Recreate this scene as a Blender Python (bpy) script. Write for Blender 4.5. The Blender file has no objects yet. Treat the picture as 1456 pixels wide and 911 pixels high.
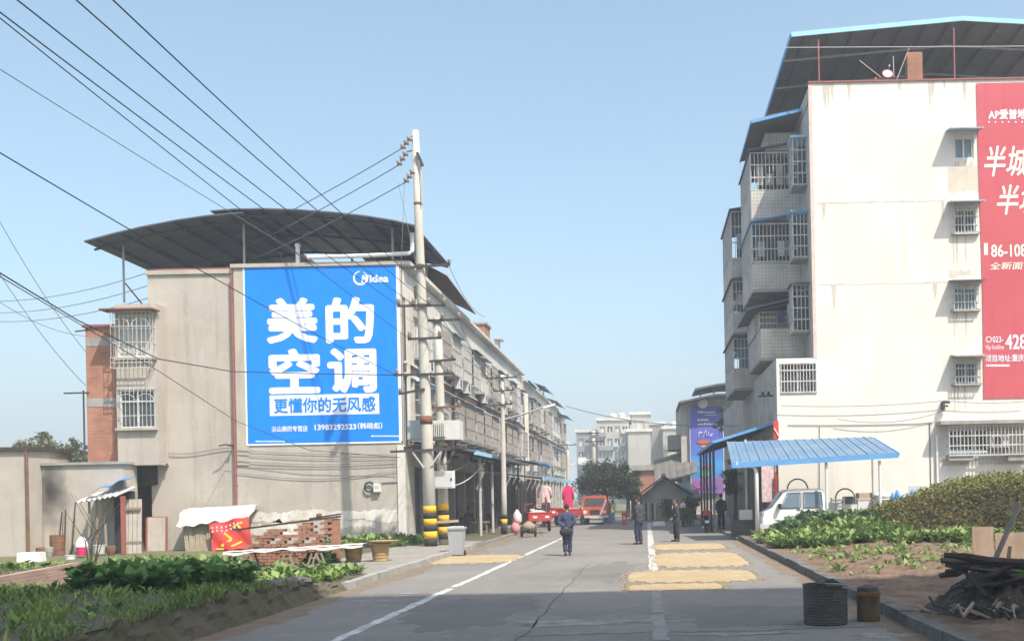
import bpy, math, random
import numpy as np
from mathutils import Vector, Matrix
random.seed(7); RNG = np.random.default_rng(7)
SC = bpy.context.scene
COL = SC.collection

# ------------------------------------------------------------------ camera, sky, sun, exposure
F_PX, OX, OY, ROLL, EYE = 1500.0, 920.0, 700.0, 0.020, 1.9      # photo is 1456 px wide
cam_d = bpy.data.cameras.new('camera'); cam = bpy.data.objects.new('camera', cam_d); COL.objects.link(cam)
cam_d.sensor_width = 36; cam_d.lens = F_PX / 1456 * 36
cam_d.shift_x = -(OX - 728) / 1456; cam_d.shift_y = (OY - 455.5) / 1456
cam_d.clip_start = 0.2; cam_d.clip_end = 6000
cam.matrix_world = Matrix.Translation((0, 0, EYE)) @ Matrix.Rotation(math.pi/2, 4, 'X') @ Matrix.Rotation(-ROLL, 4, 'Z')
SC.camera = cam

SUN_DIR = Vector((0.45, -0.52, 1.0)).normalized()               # towards the sun
world = bpy.data.worlds.new('World'); SC.world = world; world.use_nodes = True
nt = world.node_tree
bg = nt.nodes['Background']; bg.inputs['Strength'].default_value = 0.15
sky = nt.nodes.new('ShaderNodeTexSky'); sky.sky_type = 'NISHITA'; sky.sun_disc = False
sky.sun_elevation = math.asin(SUN_DIR.z); sky.sun_rotation = math.atan2(SUN_DIR.x, SUN_DIR.y)
sky.altitude = 200; sky.air_density = 1.0; sky.dust_density = 4.0; sky.ozone_density = 3.0
tone = nt.nodes.new('ShaderNodeHueSaturation'); tone.inputs['Hue'].default_value = 0.478; tone.inputs['Saturation'].default_value = 0.90
nt.links.new(sky.outputs[0], tone.inputs['Color']); nt.links.new(tone.outputs[0], bg.inputs[0])
sun_d = bpy.data.lights.new('sun', 'SUN'); sun_d.energy = 4.0; sun_d.angle = math.radians(0.6); sun_d.color = (1.0, 0.93, 0.82)
sun = bpy.data.objects.new('sun', sun_d); COL.objects.link(sun); sun.location = (30, -30, 60)
sun.rotation_euler = (-SUN_DIR).to_track_quat('-Z', 'Y').to_euler()
SC.view_settings.view_transform = 'Standard'; SC.view_settings.look = 'None'
SC.view_settings.exposure = 0.76; SC.view_settings.gamma = 1.0; SC.view_settings.use_curve_mapping = False
SC.cycles.max_bounces = 6; SC.cycles.diffuse_bounces = 3; SC.cycles.glossy_bounces = 2
SC.cycles.volume_bounces = 1; SC.cycles.use_denoising = True

# ------------------------------------------------------------------ where a thing of the photograph stands
_c, _s = math.cos(ROLL), math.sin(ROLL)
def at(px, py, Y):
    a, b = px - OX, OY - py
    return Vector(((a*_c + b*_s) / F_PX * Y, Y, EYE + (-a*_s + b*_c) / F_PX * Y))
def gp(px, py, z=0.0):
    a, b = px - OX, OY - py
    v = -a*_s + b*_c
    Y = (z - EYE) * F_PX / v
    return Vector(((a*_c + b*_s) / F_PX * Y, Y, z))
def V(*a): return Vector(a)

# ------------------------------------------------------------------ materials
MATS = {}
def rgb(c): return (c[0], c[1], c[2], 1)
def M(name, col, col2=None, scale=1.5, rough=0.85, bump=0.0, bscale=30.0, streak=None, metal=0.0, spec=0.3, amount=1.0, spots=None, detail=5, fine=None):
    """plain procedural surface: two tones mixed by noise, optional vertical streaks of a third tone, fine relief"""
    if name in MATS: return MATS[name]
    m = bpy.data.materials.new(name); m.use_nodes = True; t = m.node_tree; N = t.nodes; L = t.links
    b = N['Principled BSDF']; b.inputs['Roughness'].default_value = rough; b.inputs['Metallic'].default_value = metal
    b.inputs['Specular IOR Level'].default_value = spec
    b.inputs['Base Color'].default_value = rgb(col)
    geo = N.new('ShaderNodeNewGeometry')
    out = None
    if col2 is not None:
        no = N.new('ShaderNodeTexNoise'); no.inputs['Scale'].default_value = scale; no.inputs['Detail'].default_value = detail
        no.inputs['Roughness'].default_value = 0.65
        L.new(geo.outputs['Position'], no.inputs['Vector'])
        r = N.new('ShaderNodeValToRGB'); r.color_ramp.elements[0].position = 0.36; r.color_ramp.elements[1].position = 0.66
        r.color_ramp.elements[0].color = rgb(col); 
        c2 = [col[i] + (col2[i]-col[i])*amount for i in range(3)]
        r.color_ramp.elements[1].color = rgb(c2)
        L.new(no.outputs['Fac'], r.inputs['Fac']); out = r.outputs['Color']
    def layer(out, colx, mapscale, nscale, lo, hi):
        mp = N.new('ShaderNodeVectorMath'); mp.operation = 'MULTIPLY'; mp.inputs[1].default_value = mapscale
        L.new(geo.outputs['Position'], mp.inputs[0])
        n2 = N.new('ShaderNodeTexNoise'); n2.inputs['Scale'].default_value = nscale; n2.inputs['Detail'].default_value = 4
        L.new(mp.outputs[0], n2.inputs['Vector'])
        r2 = N.new('ShaderNodeMapRange'); r2.inputs['From Min'].default_value = lo; r2.inputs['From Max'].default_value = hi
        L.new(n2.outputs['Fac'], r2.inputs['Value'])
        mx = N.new('ShaderNodeMix'); mx.data_type = 'RGBA'
        L.new(r2.outputs[0], mx.inputs['Factor'])
        if out is None: mx.inputs['A'].default_value = rgb(col)
        else: L.new(out, mx.inputs['A'])
        mx.inputs['B'].default_value = rgb(colx)
        return mx.outputs['Result']
    if streak is not None: out = layer(out, streak, (3.0, 3.0, 0.22), 1.0, 0.55, 0.80)
    if spots is not None: out = layer(out, spots, (1, 1, 1), 2.6, 0.58, 0.70)
    if fine is not None: out = layer(out, fine, (1, 1, 1), 38.0, 0.48, 0.72)
    if out is not None: L.new(out, b.inputs['Base Color'])
    if bump > 0:
        nb = N.new('ShaderNodeTexNoise'); nb.inputs['Scale'].default_value = bscale; nb.inputs['Detail'].default_value = 6
        L.new(geo.outputs['Position'], nb.inputs['Vector'])
        bp = N.new('ShaderNodeBump'); bp.inputs['Strength'].default_value = min(1, bump); bp.inputs['Distance'].default_value = 0.03
        L.new(nb.outputs['Fac'], bp.inputs['Height']); L.new(bp.outputs[0], b.inputs['Normal'])
    MATS[name] = m; return m
def M_brick(name, c1, c2, mortar, bw=0.24, bh=0.07, mort=.008, off=.5):
    if name in MATS: return MATS[name]
    m = bpy.data.materials.new(name); m.use_nodes = True; t = m.node_tree; N = t.nodes; L = t.links
    b = N['Principled BSDF']; b.inputs['Roughness'].default_value = 0.9; b.inputs['Specular IOR Level'].default_value = 0.2
    geo = N.new('ShaderNodeNewGeometry'); sep = N.new('ShaderNodeSeparateXYZ'); L.new(geo.outputs['Position'], sep.inputs[0])
    add = N.new('ShaderNodeMath'); L.new(sep.outputs['X'], add.inputs[0]); L.new(sep.outputs['Y'], add.inputs[1])
    cmb = N.new('ShaderNodeCombineXYZ'); L.new(add.outputs[0], cmb.inputs['X']); L.new(sep.outputs['Z'], cmb.inputs['Y'])
    br = N.new('ShaderNodeTexBrick'); br.offset = off; br.inputs['Scale'].default_value = 1.0
    br.inputs['Brick Width'].default_value = bw; br.inputs['Row Height'].default_value = bh; br.inputs['Mortar Size'].default_value = mort
    br.inputs['Color1'].default_value = rgb(c1); br.inputs['Color2'].default_value = rgb(c2); br.inputs['Mortar'].default_value = rgb(mortar)
    L.new(cmb.outputs[0], br.inputs['Vector'])
    no = N.new('ShaderNodeTexNoise'); no.inputs['Scale'].default_value = 1.3; no.inputs['Detail'].default_value = 5
    L.new(geo.outputs['Position'], no.inputs['Vector'])
    mx = N.new('ShaderNodeMix'); mx.data_type = 'RGBA'; mx.blend_type = 'MULTIPLY'; mx.inputs['Factor'].default_value = 0.6
    rr = N.new('ShaderNodeValToRGB'); rr.color_ramp.elements[0].position = .3; rr.color_ramp.elements[1].position = .7
    rr.color_ramp.elements[0].color = (.55, .52, .5, 1); rr.color_ramp.elements[1].color = (1.15, 1.1, 1.05, 1)
    L.new(no.outputs['Fac'], rr.inputs['Fac'])
    L.new(br.outputs['Color'], mx.inputs['A']); L.new(rr.outputs['Color'], mx.inputs['B']); L.new(mx.outputs['Result'], b.inputs['Base Color'])
    bp = N.new('ShaderNodeBump'); bp.inputs['Strength'].default_value = .5; bp.inputs['Distance'].default_value = .01
    iv = N.new('ShaderNodeMath'); iv.operation = 'SUBTRACT'; iv.inputs[0].default_value = 1; L.new(br.outputs['Fac'], iv.inputs[1])
    L.new(iv.outputs[0], bp.inputs['Height']); L.new(bp.outputs[0], b.inputs['Normal'])
    MATS[name] = m; return m
def M_leaf(name, dark, mid, light, rough=0.55):
    """leaf colour picked per leaf from the face attribute 'tint'"""
    if name in MATS: return MATS[name]
    m = bpy.data.materials.new(name); m.use_nodes = True; t = m.node_tree; N = t.nodes; L = t.links
    b = N['Principled BSDF']; b.inputs['Roughness'].default_value = rough; b.inputs['Specular IOR Level'].default_value = 0.25
    at_ = N.new('ShaderNodeAttribute'); at_.attribute_name = 'tint'
    r = N.new('ShaderNodeValToRGB'); r.color_ramp.elements[0].color = rgb(dark); r.color_ramp.elements[1].color = rgb(light)
    e = r.color_ramp.elements.new(0.5); e.color = rgb(mid)
    e = r.color_ramp.elements.new(0.10); e.color = rgb(dark); r.color_ramp.elements[0].color = (.17,.12,.055,1)
    L.new(at_.outputs['Fac'], r.inputs['Fac']); L.new(r.outputs['Color'], b.inputs['Base Color'])
    tr = N.new('ShaderNodeBsdfTranslucent'); L.new(r.outputs['Color'], tr.inputs['Color'])
    ms = N.new('ShaderNodeMixShader'); ms.inputs[0].default_value = 0.25
    L.new(b.outputs[0], ms.inputs[1]); L.new(tr.outputs[0], ms.inputs[2]); L.new(ms.outputs[0], N['Material Output'].inputs['Surface'])
    MATS[name] = m; return m

# plaster and masonry
PLASTER   = M('plaster_beige', (.395,.355,.305), (.465,.425,.37), .9, .92, .35, 18, streak=(.32,.285,.245), spots=(.435,.395,.345), detail=8)
PLASTER2  = M('plaster_pale', (.46,.42,.35), (.40,.36,.30), 1.2, .92, .3, 20, streak=(.30,.265,.22))
FACADE    = M('facade_grey', (.50,.47,.415), (.38,.355,.315), .8, .92, .3, 20, streak=(.23,.215,.195), spots=(.55,.52,.465))
FACADE_W  = M('facade_white', (.66,.635,.57), (.54,.515,.46), .7, .9, .2, 20, streak=(.42,.40,.36))
CREAM     = M('wall_cream', (.735,.70,.635), (.675,.635,.56), .45, .9, .2, 14, streak=(.61,.565,.49), detail=8)
CREAM2    = M('wall_cream_patch', (.54,.485,.39), (.60,.55,.46), 2.2, .9, .1, 14)
TILE_G    = M_brick('small_grey_tiles', (.60,.585,.545), (.57,.555,.515), (.43,.42,.395), .16, .16, .014, 0.0)
CONCRETE  = M('concrete', (.36,.345,.315), (.27,.26,.235), 1.4, .9, .4, 22, streak=(.19,.18,.165))
CONC_D    = M('concrete_dark', (.17,.16,.145), (.10,.095,.085), 3.0, .95, .9, 14)
POLE_C    = M('pole_concrete', (.50,.48,.42), (.42,.40,.35), 2.0, .9, .15, 40, streak=(.36,.34,.30))
BAND      = M('brown_band', (.16,.085,.070), (.125,.07,.06), 1.5, .8, .1, 20)
BRICK     = M_brick('brick_orange', (.44,.19,.115), (.36,.145,.09), (.36,.30,.25))
BRICK_P   = M_brick('brick_pink', (.42,.27,.22), (.36,.23,.185), (.42,.36,.31))
BRICK_L   = M('loose_brick', (.36,.185,.115), (.27,.13,.085), 4.0, .95, .4, 30)
WHITEWASH = M('whitewash', (.72,.70,.66), (.52,.47,.40), 2.4, .95, .3, 20, spots=(.45,.40,.33))
PAINT_W   = M('paint_white', (.72,.72,.70), (.62,.62,.60), 2.0, .6, .05, 30)
PIPE_W    = M('pipe_white', (.80,.80,.78), None, 1, .45)
GREY_BOX  = M('box_grey', (.58,.58,.56), (.48,.48,.46), 2.0, .6)
DARKROOM  = M('interior_shade', (.045,.042,.04), (.075,.068,.06), 1.5, .95)  # near-black tone puts the shade inside rooms and openings into the colour
# metal, glass
IRON      = M('iron_grey', (.50,.50,.485), (.40,.39,.375), 3.0, .5, spec=.4)
IRON_D    = M('iron_dark', (.045,.045,.048), (.075,.07,.065), 3.0, .6)
IRON_R    = M('iron_red', (.30,.10,.085), (.24,.09,.075), 3.0, .6)
IRON_W    = M('iron_weathered', (.38,.355,.325), (.29,.26,.235), 3.0, .7)
STEEL     = M('steel_bars', (.60,.60,.58), (.44,.41,.38), 3.0, .45, spec=.5)
RUST      = M('rust', (.22,.105,.055), (.13,.075,.05), 3.0, .9, .4, 20)
SHEET_D   = M('sheet_dark', (.115,.125,.15), (.085,.09,.11), .8, .6, .15, 5)
SHEET_UND = M('sheet_underside', (.150,.142,.132), (.105,.10,.094), .7, .8, .2, 6)
SHEET_B   = M('sheet_blue', (.095,.18,.295), (.145,.215,.295), .9, .65, .1, 8, streak=(.21,.26,.31), spec=.3)
TRIM_B    = M('trim_blue', (.10,.30,.60), (.14,.35,.60), 2.0, .5)
TRIM_LB   = M('trim_light_blue', (.28,.55,.78), (.34,.58,.76), 2.0, .5)
HOOD      = M('hood_blue_grey', (.35,.46,.53), (.28,.34,.38), 2.0, .7)
GLASS     = M('glass', (.055,.065,.075), (.09,.10,.11), .8, .12, spec=.6)
GLASS_B   = M('glass_blue', (.20,.29,.36), (.14,.20,.25), .8, .12, spec=.6)
SHUTTER   = M('shutter', (.13,.13,.135), (.085,.085,.09), .8, .6, .1, 10)
CURTAIN   = M('curtain', (.50,.49,.46), (.38,.37,.35), 2.5, .9)
# ground
ASPHALT   = M('asphalt', (.235,.219,.198), (.170,.160,.147), .28, .92, .6, 45, spots=(.265,.247,.222), detail=9, fine=(.15,.14,.128))
MARK      = M('road_paint', (.56,.56,.545), (.30,.285,.265), 3.2, .85, .1, 40, detail=8)
MARK_W    = M('road_paint_worn', (.27,.257,.238), (.185,.174,.16), 2.6, .9, .1, 40, detail=9)
DIRT      = M('road_dirt', (.17,.125,.085), (.21,.17,.125), 1.6, .98, .6, 25)
TAR       = M('road_patch', (.145,.138,.128), (.175,.166,.152), .8, .95, .5, 40)
PAVE      = M('pavement', (.27,.25,.215), (.21,.195,.17), .8, .9, .3, 30)
SOIL      = M('soil', (.125,.082,.055), (.205,.142,.098), 1.9, .98, 1.0, 7, spots=(.10,.068,.045))
EARTH     = M('earth', (.115,.098,.070), (.085,.085,.045), 1.2, .98, 1.0, 12)
FIELD     = M('field', (.10,.12,.05), (.14,.13,.07), .2, .98, .3, 5)
GRAIN     = M('grain', (.37,.28,.16), (.46,.365,.225), 1.3, .97, .8, 55, detail=9, fine=(.30,.22,.12))
ASH       = M('ash', (.30,.285,.26), (.15,.14,.13), 3.0, .98, .6, 20)
# cloth, plastic, paint
BLUE_P    = M('poster_blue', (.003,.215,.82), (.005,.235,.85), .6, .5, .25, 1.4, streak=(.006,.20,.74), spec=.25)
WHITE_P   = M('poster_white', (.80,.83,.88), (.74,.78,.86), 3.0, .5)
RED_P     = M('poster_red', (.50,.075,.095), (.54,.095,.115), .35, .6, .25, 1.2, streak=(.45,.065,.085))
CREAM_T   = M('poster_cream', (.86,.80,.62), (.84,.84,.78), 2.0, .6)
RED_B     = M('banner_red', (.62,.055,.045), (.54,.05,.04), 2.0, .7, .2, 10)
YELLOW    = M('yellow_print', (.80,.58,.06), None, 1, .7)
TARP_W    = M('tarp_white', (.60,.58,.535), (.42,.39,.34), 2.2, .8, .7, 9, spots=(.50,.46,.40), detail=8)
TARP_B    = M('tarp_blue', (.04,.18,.50), (.06,.24,.56), 2.0, .6, .4, 8)
WOOD      = M('wood_grey', (.30,.24,.18), (.22,.175,.13), 3.0, .9, .3, 30)
WOOD_P    = M('wood_pale', (.46,.34,.23), (.38,.28,.19), 2.0, .9, .2, 20)
WOOD_B    = M('plywood', (.30,.215,.15), (.37,.275,.20), 2.5, .9, .2, 20, streak=(.22,.155,.11))
WOOD_D    = M('wood_dark', (.075,.055,.042), (.045,.036,.03), 3.0, .95, .6, 20)
CHAR      = M('wood_charred', (.062,.058,.053), (.105,.096,.086), 4.0, .95, .8, 20)
CHAR_E    = M('scorched_earth', (.055,.047,.040), (.10,.085,.07), 5.0, .98, 1.0, 12, spots=(.03,.027,.025))
BAMBOO    = M('bamboo', (.42,.29,.14), (.33,.22,.10), 4.0, .8, .4, 40)
BAMBOO_G  = M('bamboo_old', (.36,.30,.21), (.27,.23,.17), 4.0, .85, .3, 40)
DOOR_W    = M('door_whitish', (.52,.48,.42), (.42,.38,.33), 2.0, .85, .2, 20, streak=(.32,.29,.25))
DOOR_R    = M('door_edge_red', (.30,.10,.075), None, 1, .8)
CYAN_R    = M('red_paint', (.46,.045,.04), (.38,.04,.035), 2.0, .45, spec=.4)
RED_O     = M('orange_red_paint', (.58,.11,.05), (.50,.10,.05), 2.0, .5)
BLK       = M('black_rubber', (.025,.025,.027), (.04,.04,.042), 4.0, .8)
YEL       = M('yellow_band', (.78,.42,.02), (.70,.38,.03), 3.0, .7)
CABLE     = M('cable_black', (.03,.032,.04), None, 1, .6)
CABLE_G   = M('cable_grey', (.18,.19,.22), None, 1, .6)
CERAMIC   = M('ceramic_brown', (.16,.12,.10), (.42,.40,.36), 30, .35)
VAN_W     = M('van_white', (.86,.86,.84), (.82,.82,.80), 1.0, .3, spec=.5)
BIN_G     = M('bin_grey', (.36,.37,.39), (.31,.32,.34), 2.0, .55)
SKIN      = M('skin', (.40,.235,.155), (.36,.20,.13), 8.0, .6)
HAIR      = M('hair_black', (.018,.016,.015), None, 1, .6)
NAVY      = M('cloth_navy', (.050,.062,.115), (.038,.048,.09), 5.0, .9, .2, 30)
NAVY_T    = M('cloth_navy_trousers', (.038,.045,.075), (.03,.036,.06), 5.0, .9, .2, 30)
CHARC     = M('cloth_charcoal', (.048,.048,.055), (.036,.036,.042), 5.0, .9, .2, 30)
CHARC_T   = M('cloth_black', (.03,.03,.034), (.024,.024,.028), 5.0, .9, .2, 30)
SHIRT     = M('cloth_white', (.70,.70,.70), None, 1, .9)
SHOE      = M('shoe_brown', (.07,.04,.03), None, 1, .5)
RED_C     = M('cloth_red', (.58,.03,.045), (.50,.03,.04), 4.0, .9)
PINK_C    = M('cloth_magenta', (.72,.03,.16), (.62,.03,.14), 3.0, .85)
ROSE_C    = M('cloth_rose', (.62,.36,.38), (.74,.64,.63), 7.0, .9)
ORANGE_C  = M('cloth_orange', (.62,.13,.05), (.55,.11,.05), 3.0, .9)
PURPLE_P  = M('poster_violet', (.115,.13,.47), (.085,.10,.42), .5, .6)

# ------------------------------------------------------------------ mesh building
WL = {}            # world location of every empty / thing, so shapes are written in world metres
def loc_of(o): return WL.get(o.name, Vector((0,0,0))) if o is not None else Vector((0,0,0))
class MB:
    def __init__(s): s.v = []; s.f = []; s.mk = []
    def mark(s): s.mk.append((len(s.v), len(s.f)))
    def each(s, name, mat, parent, smooth=False):
        """every primitive added so far becomes a part of its own"""
        out = []; mk = s.mk + [(len(s.v), len(s.f))]
        for (v0,f0),(v1,f1) in zip(mk[:-1], mk[1:]):
            m = MB(); m.v = s.v[v0:v1]; m.f = [tuple(i-v0 for i in f) for f in s.f[f0:f1]]; out.append(m.build(name, mat, parent, smooth))
        return out
    def add(s, vs, fs):
        s.mark(); n = len(s.v); s.v += [tuple(p) for p in vs]; s.f += [tuple(i+n for i in f) for f in fs]; return s
    def box(s, x0, x1, y0, y1, z0, z1):
        return s.add([(x0,y0,z0),(x1,y0,z0),(x1,y1,z0),(x0,y1,z0),(x0,y0,z1),(x1,y0,z1),(x1,y1,z1),(x0,y1,z1)],
                     [(0,3,2,1),(4,5,6,7),(0,1,5,4),(1,2,6,5),(2,3,7,6),(3,0,4,7)])
    def hexa(s, p):   # 8 corners, bottom ring then top ring
        return s.add(p, [(0,3,2,1),(4,5,6,7),(0,1,5,4),(1,2,6,5),(2,3,7,6),(3,0,4,7)])
    def rbox(s, c, hx, hy, hz, rz=0.0, ry=0.0, rx=0.0, taper=1.0):
        R = Matrix.Rotation(rz,3,'Z') @ Matrix.Rotation(ry,3,'Y') @ Matrix.Rotation(rx,3,'X')
        p = []
        for sz in (-1,1):
            k = taper if sz > 0 else 1
            for sx, sy in ((-1,-1),(1,-1),(1,1),(-1,1)): p.append(Vector(c) + R @ Vector((sx*hx*k, sy*hy*k, sz*hz)))
        return s.hexa(p)
    def bar(s, a, b, w, h=None):
        """square bar from a to b"""
        a = Vector(a); b = Vector(b); h = h or w; d = (b-a).normalized()
        up = Vector((0,0,1)) if abs(d.z) < .95 else Vector((0,1,0))
        x = d.cross(up).normalized()*w/2; y = x.cross(d).normalized()*h/2
        return s.hexa([a-x-y, a+x-y, a+x+y, a-x+y, b-x-y, b+x-y, b+x+y, b-x+y])
    def tube(s, pts, r, n=6, cap=True):
        s.mark(); pts = [Vector(p) for p in pts]; rs = r if isinstance(r, (list,tuple)) else [r]*len(pts)
        base = len(s.v); x = None
        for i, p in enumerate(pts):
            d = (pts[min(i+1,len(pts)-1)] - pts[max(i-1,0)]).normalized()
            if x is None:
                up = Vector((0,0,1)) if abs(d.z) < .9 else Vector((0,1,0)); x = d.cross(up).normalized()
            else: x = (x - d*x.dot(d)).normalized()
            y = d.cross(x)
            for k in range(n):
                a = 2*math.pi*k/n; s.v.append(tuple(p + (x*math.cos(a)+y*math.sin(a))*rs[i]))
        for i in range(len(pts)-1):
            for k in range(n):
                a = base+i*n+k; b = base+i*n+(k+1)%n; s.f.append((a,b,b+n,a+n))
        if cap:
            s.f.append(tuple(base+k for k in range(n-1,-1,-1))); e = base+(len(pts)-1)*n
            s.f.append(tuple(e+k for k in range(n)))
        return s
    def lathe(s, prof, c=(0,0,0), n=16, axis='z', cap=True):
        s.mark(); base = len(s.v)
        for r, h in prof:
            for k in range(n):
                a = 2*math.pi*k/n; p = (r*math.cos(a), r*math.sin(a), h)
                if axis == 'y': p = (p[0], p[2], p[1])
                if axis == 'x': p = (p[2], p[0], p[1])
                s.v.append((c[0]+p[0], c[1]+p[1], c[2]+p[2]))
        for i in range(len(prof)-1):
            for k in range(n):
                a = base+i*n+k; b = base+i*n+(k+1)%n; s.f.append((a,b,b+n,a+n))
        if cap:
            s.f.append(tuple(base+k for k in range(n-1,-1,-1))); e = base+(len(prof)-1)*n; s.f.append(tuple(e+k for k in range(n)))
        return s
    def prism(s, poly, a0, a1, axis='y'):
        """poly in (x,z) for axis y, (y,z) for axis x, (x,y) for axis z"""
        def P(p, a): return (p[0],a,p[1]) if axis=='y' else ((a,p[0],p[1]) if axis=='x' else (p[0],p[1],a))
        s.mark(); n = len(poly); b = len(s.v)
        s.v += [P(p,a0) for p in poly] + [P(p,a1) for p in poly]
        s.f.append(tuple(b+i for i in range(n))); s.f.append(tuple(b+n+i for i in range(n-1,-1,-1)))
        for i in range(n): j = (i+1)%n; s.f.append((b+i,b+j,b+n+j,b+n+i))
        return s
    def quad(s, a, b, c, d): return s.add([a,b,c,d], [(0,1,2,3)])
    def grid(s, fn, nu, nv):
        b = len(s.v)
        for j in range(nv+1):
            for i in range(nu+1): s.v.append(tuple(fn(i/nu, j/nv)))
        for j in range(nv):
            for i in range(nu): a = b+j*(nu+1)+i; s.f.append((a,a+1,a+nu+2,a+nu+1))
        return s
    def sheet(s, fn, nu, nv, t):
        """a sheet of thickness t (downwards) with closed rim"""
        b = len(s.v); s.grid(fn, nu, nv); m = len(s.v)
        s.grid(lambda u,v: Vector(fn(u,v)) - Vector((0,0,t)), nu, nv)
        W = nu+1; ring = list(range(W)) + [j*W+nu for j in range(1,nv+1)] + [nv*W+i for i in range(nu-1,-1,-1)] + [j*W for j in range(nv-1,0,-1)]
        for k in range(len(ring)):
            p, q = ring[k], ring[(k+1)%len(ring)]; s.f.append((b+p,b+q,m+q,m+p))
        return s
    # facade frame: F = (origin, u, n): lbox in (along, outward, up)
    def lbox(s, F, u0, u1, n0, n1, z0, z1):
        O, U, Nn = F; P = lambda u,n,z: O + U*u + Nn*n + Vector((0,0,z))
        return s.hexa([P(u0,n0,z0),P(u1,n0,z0),P(u1,n1,z0),P(u0,n1,z0),P(u0,n0,z1),P(u1,n0,z1),P(u1,n1,z1),P(u0,n1,z1)])
    def wall(s, F, u0, u1, z0, z1, holes=(), depth=0.2, n=0.0):
        """wall face with real openings and reveals"""
        O, U, Nn = F; P = lambda u,nn,z: O + U*u + Nn*nn + Vector((0,0,z))
        us = sorted({u0,u1,*[h[0] for h in holes],*[h[1] for h in holes]}); zs = sorted({z0,z1,*[h[2] for h in holes],*[h[3] for h in holes]})
        for i in range(len(us)-1):
            for j in range(len(zs)-1):
                cu, cz = (us[i]+us[i+1])/2, (zs[j]+zs[j+1])/2
                if any(h[0] < cu < h[1] and h[2] < cz < h[3] for h in holes): continue
                s.quad(P(us[i],n,zs[j]), P(us[i+1],n,zs[j]), P(us[i+1],n,zs[j+1]), P(us[i],n,zs[j+1]))
        for a,b,c,d in holes:
            k = n-depth
            s.quad(P(a,n,c),P(b,n,c),P(b,k,c),P(a,k,c)); s.quad(P(a,n,d),P(b,n,d),P(b,k,d),P(a,k,d))
            s.quad(P(a,n,c),P(a,n,d),P(a,k,d),P(a,k,c)); s.quad(P(b,n,c),P(b,n,d),P(b,k,d),P(b,k,c))
        return s
    def mesh(s, name, mat, smooth=False, off=None):
        me = bpy.data.meshes.new(name)
        v = s.v if off is None else [(p[0]-off.x, p[1]-off.y, p[2]-off.z) for p in s.v]
        me.from_pydata(v, [], s.f); me.materials.append(mat)
        if smooth: me.polygons.foreach_set('use_smooth', [True]*len(me.polygons))
        me.update(); return me
    def build(s, name, mat, parent=None, smooth=False, at_=None):
        off = loc_of(parent) if parent is not None else (Vector(at_) if at_ is not None else Vector((0,0,0)))
        o = bpy.data.objects.new(name, s.mesh(name, mat, smooth, off)); COL.objects.link(o)
        if parent is not None: o.parent = parent; WL[o.name] = off
        else: o.location = off; WL[o.name] = off
        return o
def tag(o, label=None, cat=None, group=None, kind=None):
    if label: o['label'] = label
    if cat: o['category'] = cat
    if group: o['group'] = group
    if kind: o['kind'] = kind
    return o
def thing(name, label, cat, loc=(0,0,0), group=None):
    o = bpy.data.objects.new(name, None); COL.objects.link(o); o.location = loc; o.empty_display_size = .3
    WL[o.name] = Vector(loc); return tag(o, label, cat, group)
def put(name, me, parent, wloc, rz=0.0):
    """an object that shares mesh data, at a world position, under a parent"""
    o = bpy.data.objects.new(name, me); COL.objects.link(o); o.parent = parent
    o.location = Vector(wloc) - loc_of(parent); o.rotation_euler[2] = rz; WL[o.name] = Vector(wloc); return o
def copy_tree(o, parent=None):
    c = o.copy(); COL.objects.link(c); c.parent = parent
    for ch in o.children: copy_tree(ch, c)
    return c
def struct(name, mb, mat, **k): return tag(mb.build(name, mat, **k), kind='structure')
FX = lambda x, y: (Vector((x,y,0)), Vector((1,0,0)), Vector((0,-1,0)))      # wall facing the camera
def text_mb(body, F, u0, u1, z0, z1, n, bold=0.0, shear=0.0):
    """lettering as flat geometry fitted to a rectangle on a wall frame; bold strokes are thickened by offset copies"""
    cu = bpy.data.curves.new('lettering', 'FONT'); cu.body = body; cu.size = 1; cu.resolution_u = 3; cu.shear = shear
    ob = bpy.data.objects.new('lettering_tmp', cu); COL.objects.link(ob)
    dg = bpy.context.evaluated_depsgraph_get(); me = bpy.data.meshes.new_from_object(ob.evaluated_get(dg))
    bpy.data.objects.remove(ob); bpy.data.curves.remove(cu)
    co = np.array([v.co[:] for v in me.vertices]); mb = MB()
    if len(co) == 0: return mb
    lo, hi = co.min(0), co.max(0)
    su = (u1-u0)/(hi[0]-lo[0]+2*bold); sz = (z1-z0)/(hi[1]-lo[1]+2*bold)
    O, U, Nn = F; fs = [tuple(p.vertices) for p in me.polygons]
    offs = [(0,0)] if bold <= 0 else [(0,0)]+[(bold*k*math.cos(a),bold*k*math.sin(a)) for k in (1,) for a in [i*math.pi/4 for i in range(8)]]
    for i,(ox,oy) in enumerate(offs):
        vs = [O + U*(u0+(c[0]+ox-lo[0]+bold)*su) + Nn*(n+.0008*i) + Vector((0,0,z0+(c[1]+oy-lo[1]+bold)*sz)) for c in co]
        mb.add(vs, fs)
    bpy.data.meshes.remove(me); return mb
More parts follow.
